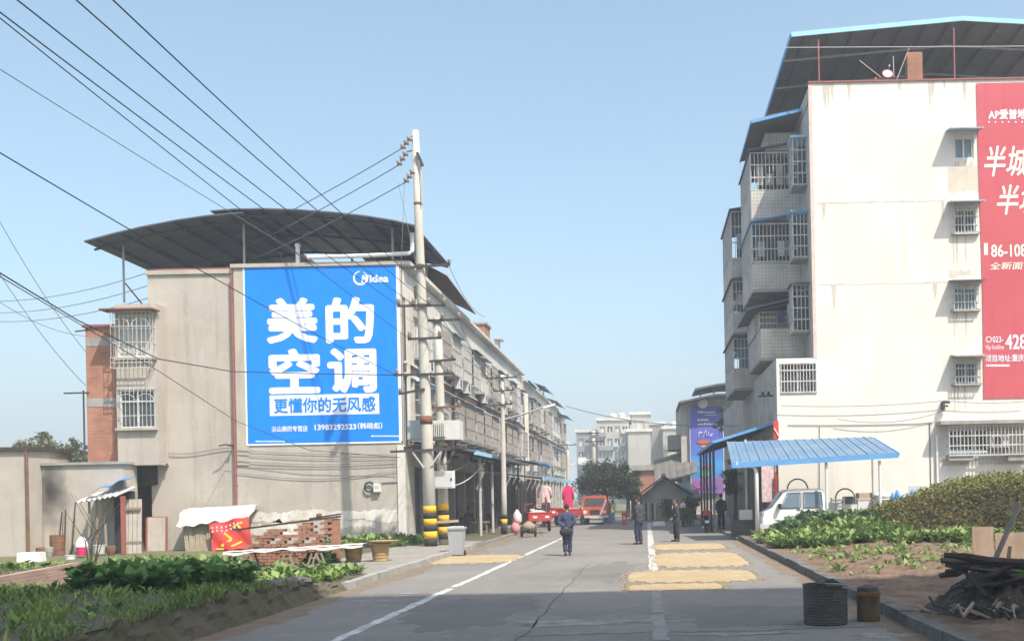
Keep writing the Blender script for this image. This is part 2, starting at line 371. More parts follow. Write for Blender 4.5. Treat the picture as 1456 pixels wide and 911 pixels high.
def leaves_mesh(name, mat, base, direc, size, width, tint, fold=0.25):
    """many leaf-shaped faces: base points, directions, lengths; four triangles each"""
    n = len(base); d = direc/np.linalg.norm(direc, axis=1, keepdims=True)
    up = np.tile(np.array([0.,0.,1.]), (n,1)) + RNG.normal(0,.25,(n,3))
    x = np.cross(d, up); x /= np.linalg.norm(x,axis=1,keepdims=True)+1e-9
    nn = np.cross(x, d)
    L = size[:,None]; W = width[:,None]
    p0 = base; p1 = base + d*L*.5 + x*W*.5 + nn*W*fold; p2 = base + d*L*.5 - x*W*.5 + nn*W*fold
    pm = base + d*L*.55; p3 = base + d*L - nn*L*.15
    v = np.stack([p0,p1,pm,p2,p3],1).reshape(-1,3)
    k = np.arange(n)[:,None]*5
    f = np.concatenate([k+np.array([[0,1,2]]), k+np.array([[0,2,3]]), k+np.array([[1,4,2]]), k+np.array([[2,4,3]])],1).reshape(-1,3)
    me = bpy.data.meshes.new(name); me.vertices.add(len(v)); me.vertices.foreach_set('co', v.ravel())
    me.loops.add(f.size); me.loops.foreach_set('vertex_index', f.ravel().astype(np.int32))
    me.polygons.add(len(f)); me.polygons.foreach_set('loop_start', np.arange(0,f.size,3,dtype=np.int32)); me.polygons.foreach_set('loop_total', np.full(len(f),3,np.int32))
    a = me.attributes.new('tint','FLOAT','FACE'); a.data.foreach_set('value', np.repeat(np.clip(tint,0,1),4))
    me.materials.append(mat); me.update(); me.validate(); return me
def link_mesh(name, me, parent=None, loc=None):
    o = bpy.data.objects.new(name, me); COL.objects.link(o)
    if parent is not None: o.parent = parent
    if loc is not None: o.location = loc
    WL[o.name] = Vector(loc or (0,0,0)); return o
# ------------------------------------------------------------------ ground, road, kerbs
def sstep(t): t = min(1,max(0,t)); return t*t*(3-2*t)
def hn(x, y): return math.sin(x*1.7+y*.6)*.5 + math.sin(x*.9-y*1.9+1.3)*.3 + math.sin(x*4.1+y*3.3)*.2
KL, KR = -6.25, 3.5
def zl(x, y):
    z = 0.13 + 0.30*(1-sstep((y-17.5)/5.0))
    z -= .25*sstep((-x-10.5)/3)*sstep((y-29)/7) + .05*sstep((-x-15)/4)
    return z + .03*hn(x, y)*(1-sstep((x+7.4)/1.0))*(1 if y < 34 else .3)
def zr(x, y): return 0.16 + 0.10*sstep((x-4)/3) + (.035*hn(x, y)+.03*math.sin(6.1*x+2*y)*math.sin(5.3*y-x)+.02*math.sin(13*x+9*y))*sstep((x-3.7)/.5) + .36*sstep((y-30)/7)*sstep((x-3.9)/2.5)
struct('ground', MB().grid(lambda u,v: (-900+1800*u, -120+2100*v, -.03), 4, 4), FIELD)
struct('road', MB().grid(lambda u,v: (KL-.05+(KR-KL+.1)*u, -40+112*v, 0.0), 4, 20), ASPHALT)
struct('forecourt', MB().box(-9.72, -6.3, 41.2, 140, -.02, .12), PAVE)
struct('forecourt', MB().box(-9.0, KL-.17, 24.5, 41.2, -.02, .15), PAVE)
struct('pavement', MB().box(3.4, 7.6, 40.6, 84, -.02, .10), PAVE)
struct('yard', MB().box(7.6, 30, 40.6, 45.2, -.02, .14), PAVE)
struct('crossroad', MB().grid(lambda u,v: (-60+120*u, 72.02+20*v, -.004), 4, 2), ASPHALT)
mb = MB().grid(lambda u,v: (lambda x,y: (x,y,zl(x,y)))(-45+(45+KL-.2)*u**.8, 4+54*v), 60, 90)
struct('left_verge', mb, EARTH)
mb = MB().grid(lambda u,v: (lambda x,y: (x,y,zr(x,y)))(KR+.2+(34)*u**1.4, 4+36.8*v), 130, 190)
struct('vegetable_bed', mb, SOIL)
# left bank of broken earth and concrete near the camera, kerb further on
def bank(u, v):
    y = 4+19.5*u; top = zl(KL-.2, y)
    r = .05*hn(3*y, 9*v)+.03*math.sin(13*y+5*v)
    return (KL - .22*v + r*(.4+v), y, -.02 + (top+.05)*v + .04*math.sin(7*y)*v)
struct('earth_bank', MB().grid(bank, 130, 5), EARTH)
mb = MB()
n = 26
for i in range(n):
    y0, y1 = 22.0+i*.62, 22.0+(i+1)*.62-.02
    j = random.uniform(-.012,.012)
    mb.box(KL-.17+j, KL+.01+j, y0, y1, -.02, .165+random.uniform(-.01,.01))
struct('left_kerb', mb, CONCRETE)
kerb_r = struct('right_kerb', MB().box(KR+.02, KR+.18, 3, 40.6, -.03, .15), CONC_D)
for i in range(34):
    y0 = 4.0+i*1.08; me = MB().box(-.11, .11, 0, 1.06, -.03, .175+random.uniform(-.015,.012)).mesh('kerb_stone', CONC_D)
    put('kerb_stone', me, kerb_r, (KR+.1+random.uniform(-.012,.012), y0, 0))
# painted lines
def strip(name, x0, x1, w, y0, y1, gaps=(), mat=None):
    mb = MB(); n = int((y1-y0)/.35)
    for i in range(n):
        ya, yb = y0+(y1-y0)*i/n, y0+(y1-y0)*(i+1)/n
        if random.random() < .05: continue
        xa, xb = x0+(x1-x0)*i/n, x0+(x1-x0)*(i+1)/n
        e = [random.uniform(-.022,.022) for _ in range(2)]
        mb.quad((xa-w/2+e[0],ya,.005),(xa+w/2+e[1],ya,.005),(xb+w/2+e[1],yb,.005),(xb-w/2+e[0],yb,.005))
    return struct(name, mb, mat or MARK)
strip('edge_line', -4.35, -3.7, .16, 6, 46)
strip('lane_line', .12, .08, .22, 25.6, 66)
strip('worn_lane_line', .14, .13, .20, 12.5, 20.6, mat=MARK_W)
CRACK = M('crack_tar', (.105,.10,.093), None, 1, .9)
def crack(pts, w):
    mb = MB()
    P_ = []
    for (a,b),(c,d) in zip(pts[:-1], pts[1:]):
        for k in range(8): P_.append((a+(c-a)*k/8+random.uniform(-.04,.04), b+(d-b)*k/8+random.uniform(-.05,.05)))
    for p,q in zip(P_[:-1],P_[1:]):
        dx,dy = q[0]-p[0], q[1]-p[1]; l = math.hypot(dx,dy) or 1; nx,ny = -dy/l*w/2, dx/l*w/2
        mb.quad((p[0]-nx,p[1]-ny,.004),(p[0]+nx,p[1]+ny,.004),(q[0]+nx,q[1]+ny,.004),(q[0]-nx,q[1]-ny,.004))
    struct('road_crack', mb, CRACK)
crack([(-1.75,11),(-1.72,15),(-1.68,20.2),(-1.62,30)], .03)
crack([(-1.8,14.2),(0,14.35),(1.5,14.3),(3.4,14.55)], .03)
crack([(-6,20.8),(-3,20.5)], .02)
crack([(-6.1,31.5),(-3,31.4),(.5,31.6),(3.4,31.5)], .018); crack([(-6.1,40.2),(-2,40.3),(3.4,40.1)], .02); crack([(.9,21),(1.6,24),(1.3,28)], .016); crack([(-5,23),(-3.2,27),(-3.0,33)], .016)
# pale ash marks on the road
def patch(name, mat, cx, cy, rx, ry, z, h=.0, n=40, edge=.12, kind='structure', label=None, cat=None, group=None, seed=1, sq=2.0):
    rnd = random.Random(seed); mb = MB(); ph = [rnd.uniform(0,6.28) for _ in range(6)]
    def R(a):
        base = (abs(math.cos(a))**sq + abs(math.sin(a))**sq)**(-1/sq)
        return base*(1 + edge*(.4*math.sin(3*a+ph[0])+.3*math.sin(7*a+ph[1])+.2*math.sin(13*a+ph[2])+.18*math.sin(23*a+ph[3])))
    mb.v.append((cx,cy,z+h)); rings = [.35,.7,.9,1.0]
    for q in rings:
        for k in range(n):
            a = 2*math.pi*k/n; r = R(a)*q
            zz = z + h*(1 if q < .95 else .1) + (h*.05*rnd.uniform(-1,1) if q < .95 else 0)
            mb.v.append((cx+rx*r*math.cos(a), cy+ry*r*math.sin(a), zz))
    for k in range(n): mb.f.append((0,1+k,1+(k+1)%n))
    for i in range(len(rings)-1):
        for k in range(n): a = 1+i*n+k; b = 1+i*n+(k+1)%n; mb.f.append((a,a+n,b+n,b))
    o = mb.build(name, mat, smooth=True)
    return tag(o, label, cat, group, kind)
patch('ash_mark', ASH, -.9, 15.6, 1.2, .35, .004, edge=.5, seed=3, n=60)
patch('ash_mark', ASH, 3.0, 13.6, .4, .22, .004, edge=.6, seed=4, n=60)
patch('ash_mark', ASH, -5.0, 19.6, .9, .16, .004, edge=.6, seed=8, n=60)
def edge_dirt(name, xk, sgn, y0, y1, w, seed, mat):
    r = random.Random(seed); mb = MB(); n = int((y1-y0)/.22); prev = None; ww = w
    for i in range(n+1):
        y = y0+(y1-y0)*i/n; ww = ww*.72+.28*w*r.uniform(.1,1.9); p = (xk,y,.003), (xk+sgn*ww,y,.003)
        if prev: mb.quad(prev[0],prev[1],p[1],p[0])
        prev = p
    struct(name, mb, mat)
edge_dirt('kerb_dirt', KR+.02, -1, 8, 40, .42, 5, DIRT); edge_dirt('kerb_dirt', KL-.02, 1, 8, 36, .45, 6, DIRT); edge_dirt('kerb_dirt', KL, 1, 36.2, 62, .7, 7, DIRT)
patch('road_patch', TAR, 1.6, 16.2, 1.1, 1.3, .0025, edge=.3, seed=21, sq=4, n=60); patch('road_patch', TAR, -3.0, 17.5, 1.0, 2.2, .0025, edge=.35, seed=22, sq=3, n=60); patch('road_patch', TAR, -1.0, 26, .7, 3.0, .0025, edge=.4, seed=24, n=60)
patch('ash_mark', ASH, 1.2, 14.0, .8, .12, .0045, edge=.7, seed=31, n=60); patch('ash_mark', ASH, -4.6, 20.9, .7, .10, .0045, edge=.6, seed=32, n=60)
# grain drying on the road
STRAY = []
def grain(px0, px1, py0, py1, label, seed, sq=6, edge=.03):
    a, c = gp(px0, py1), gp((px0+px1)/2, py0); cy, ry = (a.y+c.y)/2, (c.y-a.y)/2; m = gp((px0+px1)/2, (py0+py1)/2); w = (px1-px0)/2/F_PX*m.y
    r = random.Random(seed); ph = [r.uniform(0,6.28) for _ in range(5)]; mb = MB(); nu, nv = 64, 26
    def rim(t, k): return .08*math.sin(5*t+ph[0]+k)+.04*math.sin(11*t+ph[1]+2*k)+.035*math.sin(23*t+ph[2])+.03*math.sin(41*t+ph[3]+k)
    def fn(u, v):
        s_, t_ = 2*u-1, 2*v-1
        x = m.x+w*s_*(1-.10*abs(t_)**sq)*(1+.25*rim(3*t_,s_>0)*abs(s_)**3); y = cy+ry*t_*(1-.16*abs(s_)**sq)*(1+.9*rim(4*s_,2+(t_>0))*abs(t_)**3)
        e_ = min(1,(1-abs(s_))*9)*min(1,(1-abs(t_))*5)
        return (x, y, .006+e_*(.010+.004*math.sin(x*14+2*math.sin(y*3))+.003*math.sin(31*x+17*y)))
    tag(mb.grid(fn, nu, nv).build('grain_spread', GRAIN, smooth=True), label, 'grain', 'grain spread to dry on the road')
    for k in range(160):
        an = r.uniform(0,6.28); q = 1+abs(r.gauss(0,.07)); s_ = max(-1,min(1,1.3*math.cos(an)))*q; t_ = max(-1,min(1,1.3*math.sin(an)))*(1+abs(r.gauss(0,.10)))
        STRAY.append((m.x+w*s_, cy+ry*t_, r.uniform(.012,.035)))
grain(931, 1030, 772.5, 782, 'farthest thin patch of yellow grain drying on the right lane', 11)
grain(931, 1058, 785, 807, 'second patch of yellow grain from the far end, squarish, right lane', 12)
grain(893, 1074, 810, 829, 'widest yellow grain patch crossing the white lane line', 13, 4)
grain(893, 1028, 829.5, 840, 'nearest narrow strip of yellow grain at the shadow edge', 14, 2.4)
grain(607, 733, 789, 802, 'yellow grain patch drying beside the left kerb near the grey bin', 15, 3)
mb = MB()
for x,y,s_ in STRAY: mb.rbox((x,y,.008),s_,s_*.7,.006,x*9)
tag(mb.build('stray_grain', GRAIN), 'loose kernels scattered round the grain patches', 'grain', kind='stuff')

# ------------------------------------------------------------------ left row building with the blue advert
XL0, XL1, YW, YE = -19.95, -9.7, 42.5, 82.5
ZT = 11.25
row = thing('row_building', 'three storey beige row building with large blue advert on its end wall', 'building', (XL1, YW, 0))
Fg = (Vector((0,YW,0)), Vector((1,0,0)), Vector((0,-1,0)))                 # gable: u is world x
Fs = (Vector((XL1,0,0)), Vector((0,1,0)), Vector((1,0,0)))                 # street side: u is world y
xm = at(335, 550, YW).x
mb = MB(); mb.wall(Fg, XL0, xm, -.05, ZT-.2); mb.build('end_wall', PLASTER, row)
mb = MB(); mb.wall(Fg, xm, XL1, -.05, ZT, n=.10); mb.lbox(Fg, xm-.002, xm+.02, 0, .10, -.05, ZT); mb.build('end_wall', PLASTER, row)
mb = MB(); mb.wall((V(XL0,0,0),V(0,1,0),V(-1,0,0)), YW, YE, -.05, ZT-.2); mb.wall((V(0,YE,0),V(1,0,0),V(0,1,0)), XL0, XL1, -.05, ZT-.2)
mb.box(XL0+.05, XL1-.05, YW+.05, YE-.05, ZT-.55, ZT-.5); mb.build('rear_wall', FACADE, row)
# coping along the roof edge
mb = MB(); mb.box(XL0-.06, xm, YW-.08, YW+.22, ZT-.2, ZT-.03); mb.build('coping', PLASTER2, row)
mb = MB(); mb.box(xm-.05, XL1+.04, YW-.2, YW+.2, ZT-.01, ZT+.14); mb.build('coping', PLASTER2, row)
mb = MB(); mb.box(XL0, xm, YW-.04, YW+.04, ZT-.028, ZT+.04); mb.build('roof_edge', IRON_R, row)
# pale border strip, drain pipe, whitewash
pA, pB = at(357, 632, YW), at(563, 377, YW)
mb = MB(); mb.lbox(Fg, xm+.05, pA.x-.05, .10, .125, 3.3, ZT-.05); mb.build('pale_pilaster', PLASTER2, row)
mb = MB(); mb.tube([(xm-.02,YW-.16,.2),(xm-.02,YW-.16,ZT-.3)], .05, 8)
for z in (2.5,5,7.5,10): mb.box(xm-.1,xm+.06,YW-.13,YW,z,z+.05)
mb.build('drain_pipe', IRON_R, row)
mb = MB(); mb.tube([(xm-.1,YW-.1,4.1),(xm-.25,YW-.5,4.15),(xm-.5,YW-.55,4.1)], .03, 6); mb.lathe([(.05,-.05),(.07,0),(.05,.05)], (xm-.1,YW-.3,4.13), 8); mb.build('wire_bracket', IRON_D, row)
def ragged(F, u0, u1, z0, z1, n, seed, k=60, j=.10):
    r = random.Random(seed); mb = MB(); O,U,Nn = F; P = lambda u,z: O+U*u+Nn*n+Vector((0,0,z)); lo=[];hi=[]
    a = b = 0
    for i in range(k+1):
        a = a*.7+r.uniform(-j,j)*.5; b = b*.7+r.uniform(-j,j)*.5
        u = u0+(u1-u0)*i/k; lo.append(P(u,z0+a)); hi.append(P(u,z1+b))
    for i in range(k): mb.quad(lo[i],lo[i+1],hi[i+1],hi[i])
    return mb
ragged(Fg, at(342,745,YW).x, at(578,745,YW).x, 1.02, 1.42, .106, 2).build('whitewash_strip', WHITEWASH, row)
ragged(Fg, at(345,760,YW).x, at(430,760,YW).x, .45, .95, .106, 5, 30, .2).build('whitewash_strip', WHITEWASH, row)
ragged(Fg, at(480,752,YW).x, at(535,752,YW).x, .75, .98, .106, 6, 30, .16).build('whitewash_strip', WHITEWASH, row)
mb = MB(); mb.lbox(Fg, XL1-.30, XL1+.02, .105, .16, .1, 4.0); mb.build('corner_pilaster', FACADE_W, row)
# meter box and coil on the end wall
p = at(538,693,YW); mb = MB(); mb.box(p.x-.13,p.x+.13,YW-.28,YW-.1,p.z-.17,p.z+.17); mb.build('meter_box', PAINT_W, row)
mb = MB(); mb.box(p.x-.1,p.x+.1,YW-.285,YW-.28,p.z-.02,p.z+.1); mb.build('meter_cover', GREY_BOX, row)
mb = MB(); q = at(527,692,YW); ring = [(q.x+.19*math.cos(a),YW-.2,q.z+.19*math.sin(a)) for a in [i*math.pi/9 for i in range(19)]]
mb.tube(ring, .035, 6, False); mb.build('cable_coil', CABLE, row)
mb = MB(); e = at(577,690,YW); mb.tube([(p.x,YW-.14,p.z+.17),(p.x+.3,YW-.13,p.z+.2),(e.x-.3,YW-.13,p.z+.22),(e.x-.05,YW-.13,p.z+.5),(e.x-.05,YW-.13,8.5)], .018, 5); mb.build('wall_cable', CABLE_G, row)
# cables strung along the end wall
mb = MB()
for (ya,yb,s) in ((640,646,.05),(646,650,.1),(655,655,.12),(661,660,.08),(672,668,.25)):
    a, b = at(340,ya,YW), at(575,yb,YW)
    mb.tube([(a.x+(b.x-a.x)*t,YW-.15,a.z+(b.z-a.z)*t-s*math.sin(math.pi*t)*1.2) for t in [i/14 for i in range(15)]], .012, 4)
a,b = at(222,641,YW), at(335,640,YW); mb.tube([(a.x+(b.x-a.x)*t,YW-.08,a.z+(b.z-a.z)*t-.12*math.sin(math.pi*t*1.5)) for t in [i/10 for i in range(11)]], .016, 4)
mb.build('wall_cable', CABLE_G, row)

# bay with two caged windows at the back corner, brick stair wall beside it
bx0, bx1 = at(166,560,YW-.9).x, at(224,560,YW-.9).x
yb = YW-.9; z_lo, z_hi = at(195,661,yb).z, at(195,432,yb).z
Fb = (V(0,yb,0), V(1,0,0), V(0,-1,0))
w1 = (bx0+.06, bx1-.10, at(195,508,yb).z, at(195,447,yb).z); w2 = (bx0+.10, bx1-.12, at(195,608,yb).z, at(195,554,yb).z)
mb = MB(); mb.wall(Fb, bx0, bx1, z_lo, z_hi, (w1,w2), .18)
mb.wall((V(bx0,0,0),V(0,1,0),V(-1,0,0)), yb, YW+5, z_lo, z_hi); mb.wall((V(bx1,0,0),V(0,1,0),V(1,0,0)), yb, YW, z_lo, z_hi)
mb.quad((bx0,yb,z_lo),(bx1,yb,z_lo),(bx1,YW,z_lo),(bx0,YW,z_lo)); mb.quad((bx0,yb,z_hi),(bx1,yb,z_hi),(bx1,YW+5,z_hi),(bx0,YW+5,z_hi)); mb.build('bay', PLASTER, row)
def bars(F, u0, u1, n0, n1, z0, z1, step=.16, r=.016, rows=(0,.5,1), side=True, arcs=False):
    """iron window cage: vertical bars, rails, side bars"""
    mb = MB(); k = max(2, int((u1-u0)/step)); O,U,Nn = F
    for i in range(k+1): u = u0+(u1-u0)*i/k; mb.lbox(F, u-r/2, u+r/2, n1-r, n1, z0, z1)
    for t in rows:
        z = z0+(z1-z0)*t; mb.lbox(F, u0-r, u1+r, n1-r*1.3, n1+r*.3, z-r*.8, z+r*.8)
        if side:
            for u in (u0,u1): mb.lbox(F, u-r/2, u+r/2, n0, n1, z-r*.8, z+r*.8)
    if side:
        for u in (u0,u1):
            m = max(1,int((n1-n0)/step))
            for i in range(1,m): nn = n0+(n1-n0)*i/m; mb.lbox(F, u-r/2, u+r/2, nn-r/2, nn+r/2, z0, z1)
    if arcs:
        for c in (.25,.75):
            cu = u0+(u1-u0)*c; R = (u1-u0)*.22
            for i in range(8):
                a0, a1 = math.pi*i/8, math.pi*(i+1)/8; zb = z1-(z1-z0)*.30
                P = lambda a: O+U*(cu+R*math.cos(a))+Nn*(n1)+Vector((0,0,zb+R*.8*math.sin(a)))
                mb.bar(P(a0),P(a1),r*1.2)
    return mb
def window(parent, F, rect, depth=.12, npane=2, fw=.06, frame=PAINT_W, glass=GLASS, sill=None, transom=0.0, cage=None, hood=None, cagemat=STEEL, arcs=False):
    """window > pane, grille, sill, hood on a wall frame"""
    a,b,c,d = rect; mb = MB(); k = -depth
    mb.lbox(F,a,a+fw,k-.04,k+.04,c,d); mb.lbox(F,b-fw,b,k-.04,k+.04,c,d); mb.lbox(F,a+fw,b-fw,k-.04,k+.04,c,c+fw); mb.lbox(F,a+fw,b-fw,k-.04,k+.04,d-fw,d)
    for i in range(1,npane): u = a+(b-a)*i/npane; mb.lbox(F,u-fw/2,u+fw/2,k-.035,k+.035,c+fw,d-fw)
    zt = d-fw
    if transom: zt = c+(d-c)*transom; mb.lbox(F,a+fw,b-fw,k-.03,k+.03,zt-fw/2,zt+fw/2)
    w = mb.build('window', frame, parent)
    for i in range(npane):
        u0, u1 = a+(b-a)*i/npane, a+(b-a)*(i+1)/npane
        m2 = MB().lbox(F,u0+.01,u1-.01,k-.03-.006*i,k-.02-.006*i,c+.01,d-.01); m2.build('pane', glass, w)
    if sill is not None: MB().lbox(F,a-.12,b+.12,0.001,.16,c-.10,c).build('sill', sill, w)
    if cage: bars(F,a-.05,b+.05,.0,cage,c-.05,d+.05,arcs=arcs,rows=(0,.33,.68,1) if arcs else (0,.35,.7,1)).build('grille', cagemat, w)
    if hood: 
        O,U,Nn = F; P = lambda u,n,z: O+U*u+Nn*n+Vector((0,0,z)); t = .03
        MB().hexa([P(a-.25,0,d+.22),P(b+.25,0,d+.22),P(b+.25,hood,d+.1),P(a-.25,hood,d+.1),P(a-.25,0,d+.22+t),P(b+.25,0,d+.22+t),P(b+.25,hood,d+.1+t),P(a-.25,hood,d+.1+t)]).build('hood', HOOD, w)
    return w
window(row, Fb, w1, .1, 2, .06, transom=.68, cage=.42, sill=PLASTER2, arcs=True, glass=CURTAIN)
window(row, Fb, w2, .1, 2, .06, transom=.70, cage=.10, sill=PLASTER2, arcs=True, glass=GLASS)
mb = MB(); mb.lbox(Fb, bx0-.35, bx1+.12, -.1, .6, w1[3]+.1, w1[3]+.16); mb.build('bay_hood', RUST, row)
mb = MB(); mb.lbox(Fb, bx0+.02, bx1-.2, .0, .42, w1[2]-.42, w1[2]-.08); bars(Fb, bx0+.0, bx1-.1, 0, .45, w1[2]-.45, w1[2]-.05).build('flower_rack', STEEL, row)
# opening under the bay, its inner shade painted as a dark slab
p0, p1 = at(172,686,YW), at(222,662,YW)
mb = MB(); mb.lbox(Fg, p0.x-.1, p1.x+.05, .004, .03, p0.z, p1.z); mb.build('vent_shade_panel', DARKROOM, row)
mb = MB(); mb.lbox(Fg, p1.x, p1.x+.06, .0, .08, p0.z-.1, p1.z+.03); mb.lbox(Fg, p0.x-.1, p1.x, .0, .10, p0.z-.12, p0.z-.02); mb.tube([(p1.x-1.3,YW-.1,p0.z-.0),(p1.x-1.3,YW-.1,p1.z)], .05, 6); mb.bar((p1.x,YW-.05,p0.z+.7),(p1.x+.6,YW-.3,p0.z+.7),.05); mb.build('vent_frame', WOOD_D, row)
yk = YW-.45
k0, k1 = at(123,560,yk).x, at(172,560,yk).x; kz = at(145,465,yk).z
brickw = MB(); brickw.box(k0,k1+.2,yk,yk+4,-.05,kz); brickw.build('stair_wall', BRICK, row)
mb = MB(); mb.box(k0-.1,k1+.2,yk-.08,yk+4.1,kz,kz+.1); mb.build('stair_coping', IRON_R, row)
mb = MB(); mb.box(k0-.003,k1+.1,yk-.012,yk,kz-.75,kz-.42); mb.box(k0-.003,k1+.1,yk-.012,yk,at(145,578,yk).z,at(145,566,yk).z); mb.each('mortar_band', CONCRETE, row)
mb = MB(); mb.tube([(k0-.12,yk,.3),(k0-.12,yk,kz-2.5)], .04, 6); mb.build('rain_pipe', IRON_D, row)
mb = MB(); mb.bar((k0-.9,yk,kz-2.6),(k0+.1,yk,kz-2.6),.06); mb.bar((k0-.4,yk,kz-.15),(k0+.1,yk,kz-.1),.05); mb.each('wire_bracket', IRON_D, row)
mb = MB(); mb.box(XL0-.12,XL0+.25,YW+.4,YW+.8,ZT-1.7,ZT-.6); mb.build('chimney_stub', BRICK, row)

# blue advert
ad = thing('advert_board', 'large blue air conditioner advert with white Chinese characters on beige end wall', 'advert', (pA.x, YW-.11, pA.z))
ax0, ax1 = at(352,505,YW).x, at(566.5,505,YW).x; az0, az1 = at(460,629,YW).z, at(455,380,YW).z
AW, AH = ax1-ax0, az1-az0
MB().box(ax0,ax1,YW-.145,YW-.102,az0,az1).build('panel', BLUE_P, ad)
mb = MB(); t=.07
for a,b,c,d in ((ax0-t,ax1+t,az0-t,az0),(ax0-t,ax1+t,az1,az1+t),(ax0-t,ax0,az0,az1),(ax1,ax1+t+.05,az0,az1)): mb.box(a,b,YW-.14,YW-.101,c,d)
mb.build('border', WHITE_P, ad)
def au(px): return ax0+(px-352)/(566.5-352)*AW
Nf = .152
def adz(py, px=460): return at(px, py, YW).z
for ch,(x0,x1,y0,y1) in (('美',(383,456,489,424)),('的',(467,536,489,423)),('空',(385,458,560,496)),('调',(468,538,559,495))):
    text_mb(ch, Fg, au(x0-1.5), au(x1-1.5), adz(y0,x0+35), adz(y1,x0+35), Nf, .036).build('lettering', WHITE_P, ad)
MB().box(au(384),au(539),YW-.151,YW-.146,adz(590),adz(561)).build('slogan_plate', WHITE_P, ad)
text_mb('更懂你的无风感', Fg, au(390), au(534), adz(586.5), adz(565), .157, .022).build('lettering', BLUE_P, ad)
text_mb('尖山美的专营店', Fg, au(386), au(437), adz(613), adz(604.5), Nf, .02).build('lettering', WHITE_P, ad)
text_mb('13983292523', Fg, au(447), au(506), adz(611.5), adz(603.5), Nf, .03).build('lettering', WHITE_P, ad)
text_mb('（韩晓彪）', Fg, au(508), au(543), adz(611.5), adz(602), Nf, .02).build('lettering', WHITE_P, ad)
text_mb('idea', Fg, au(529), au(556), adz(402.5,540), adz(391.5,540), Nf, .035).build('lettering', WHITE_P, ad)
mb = MB(); cx, cz, R = au(516), adz(396,516), .26
for i in range(30):
    a0, a1 = math.radians(-20+i*330/30-250), math.radians(-20+(i+1)*330/30-250)
    w0 = .012+.03*math.sin(math.pi*i/30); w1_ = .012+.03*math.sin(math.pi*(i+1)/30)
    mb.add([(cx+(R-w0)*math.cos(a0),YW-.152,cz+(R-w0)*math.sin(a0)),(cx+(R+w0)*math.cos(a0),YW-.152,cz+(R+w0)*math.sin(a0)),(cx+(R+w1_)*math.cos(a1),YW-.152,cz+(R+w1_)*math.sin(a1)),(cx+(R-w1_)*math.cos(a1),YW-.152,cz+(R-w1_)*math.sin(a1))],[(0,1,2,3)])
mb.build('logo_ring', WHITE_P, ad)
text_mb('M', Fg, au(517), au(528), adz(402.5,520), adz(392,520), .153, .05, .25).build('lettering', WHITE_P, ad)
mb = MB()
for x0,x1,yy in ((363,405,627.5),(527,566,620)):
    x = x0
    while x < x1:
        w = random.choice((1.2,1.8,2.4)); mb.box(au(x),au(x+w),YW-.152,YW-.147,adz(yy+.9,x),adz(yy-.9,x)); x += w+.8
mb.build('fine_print', WHITE_P, ad)

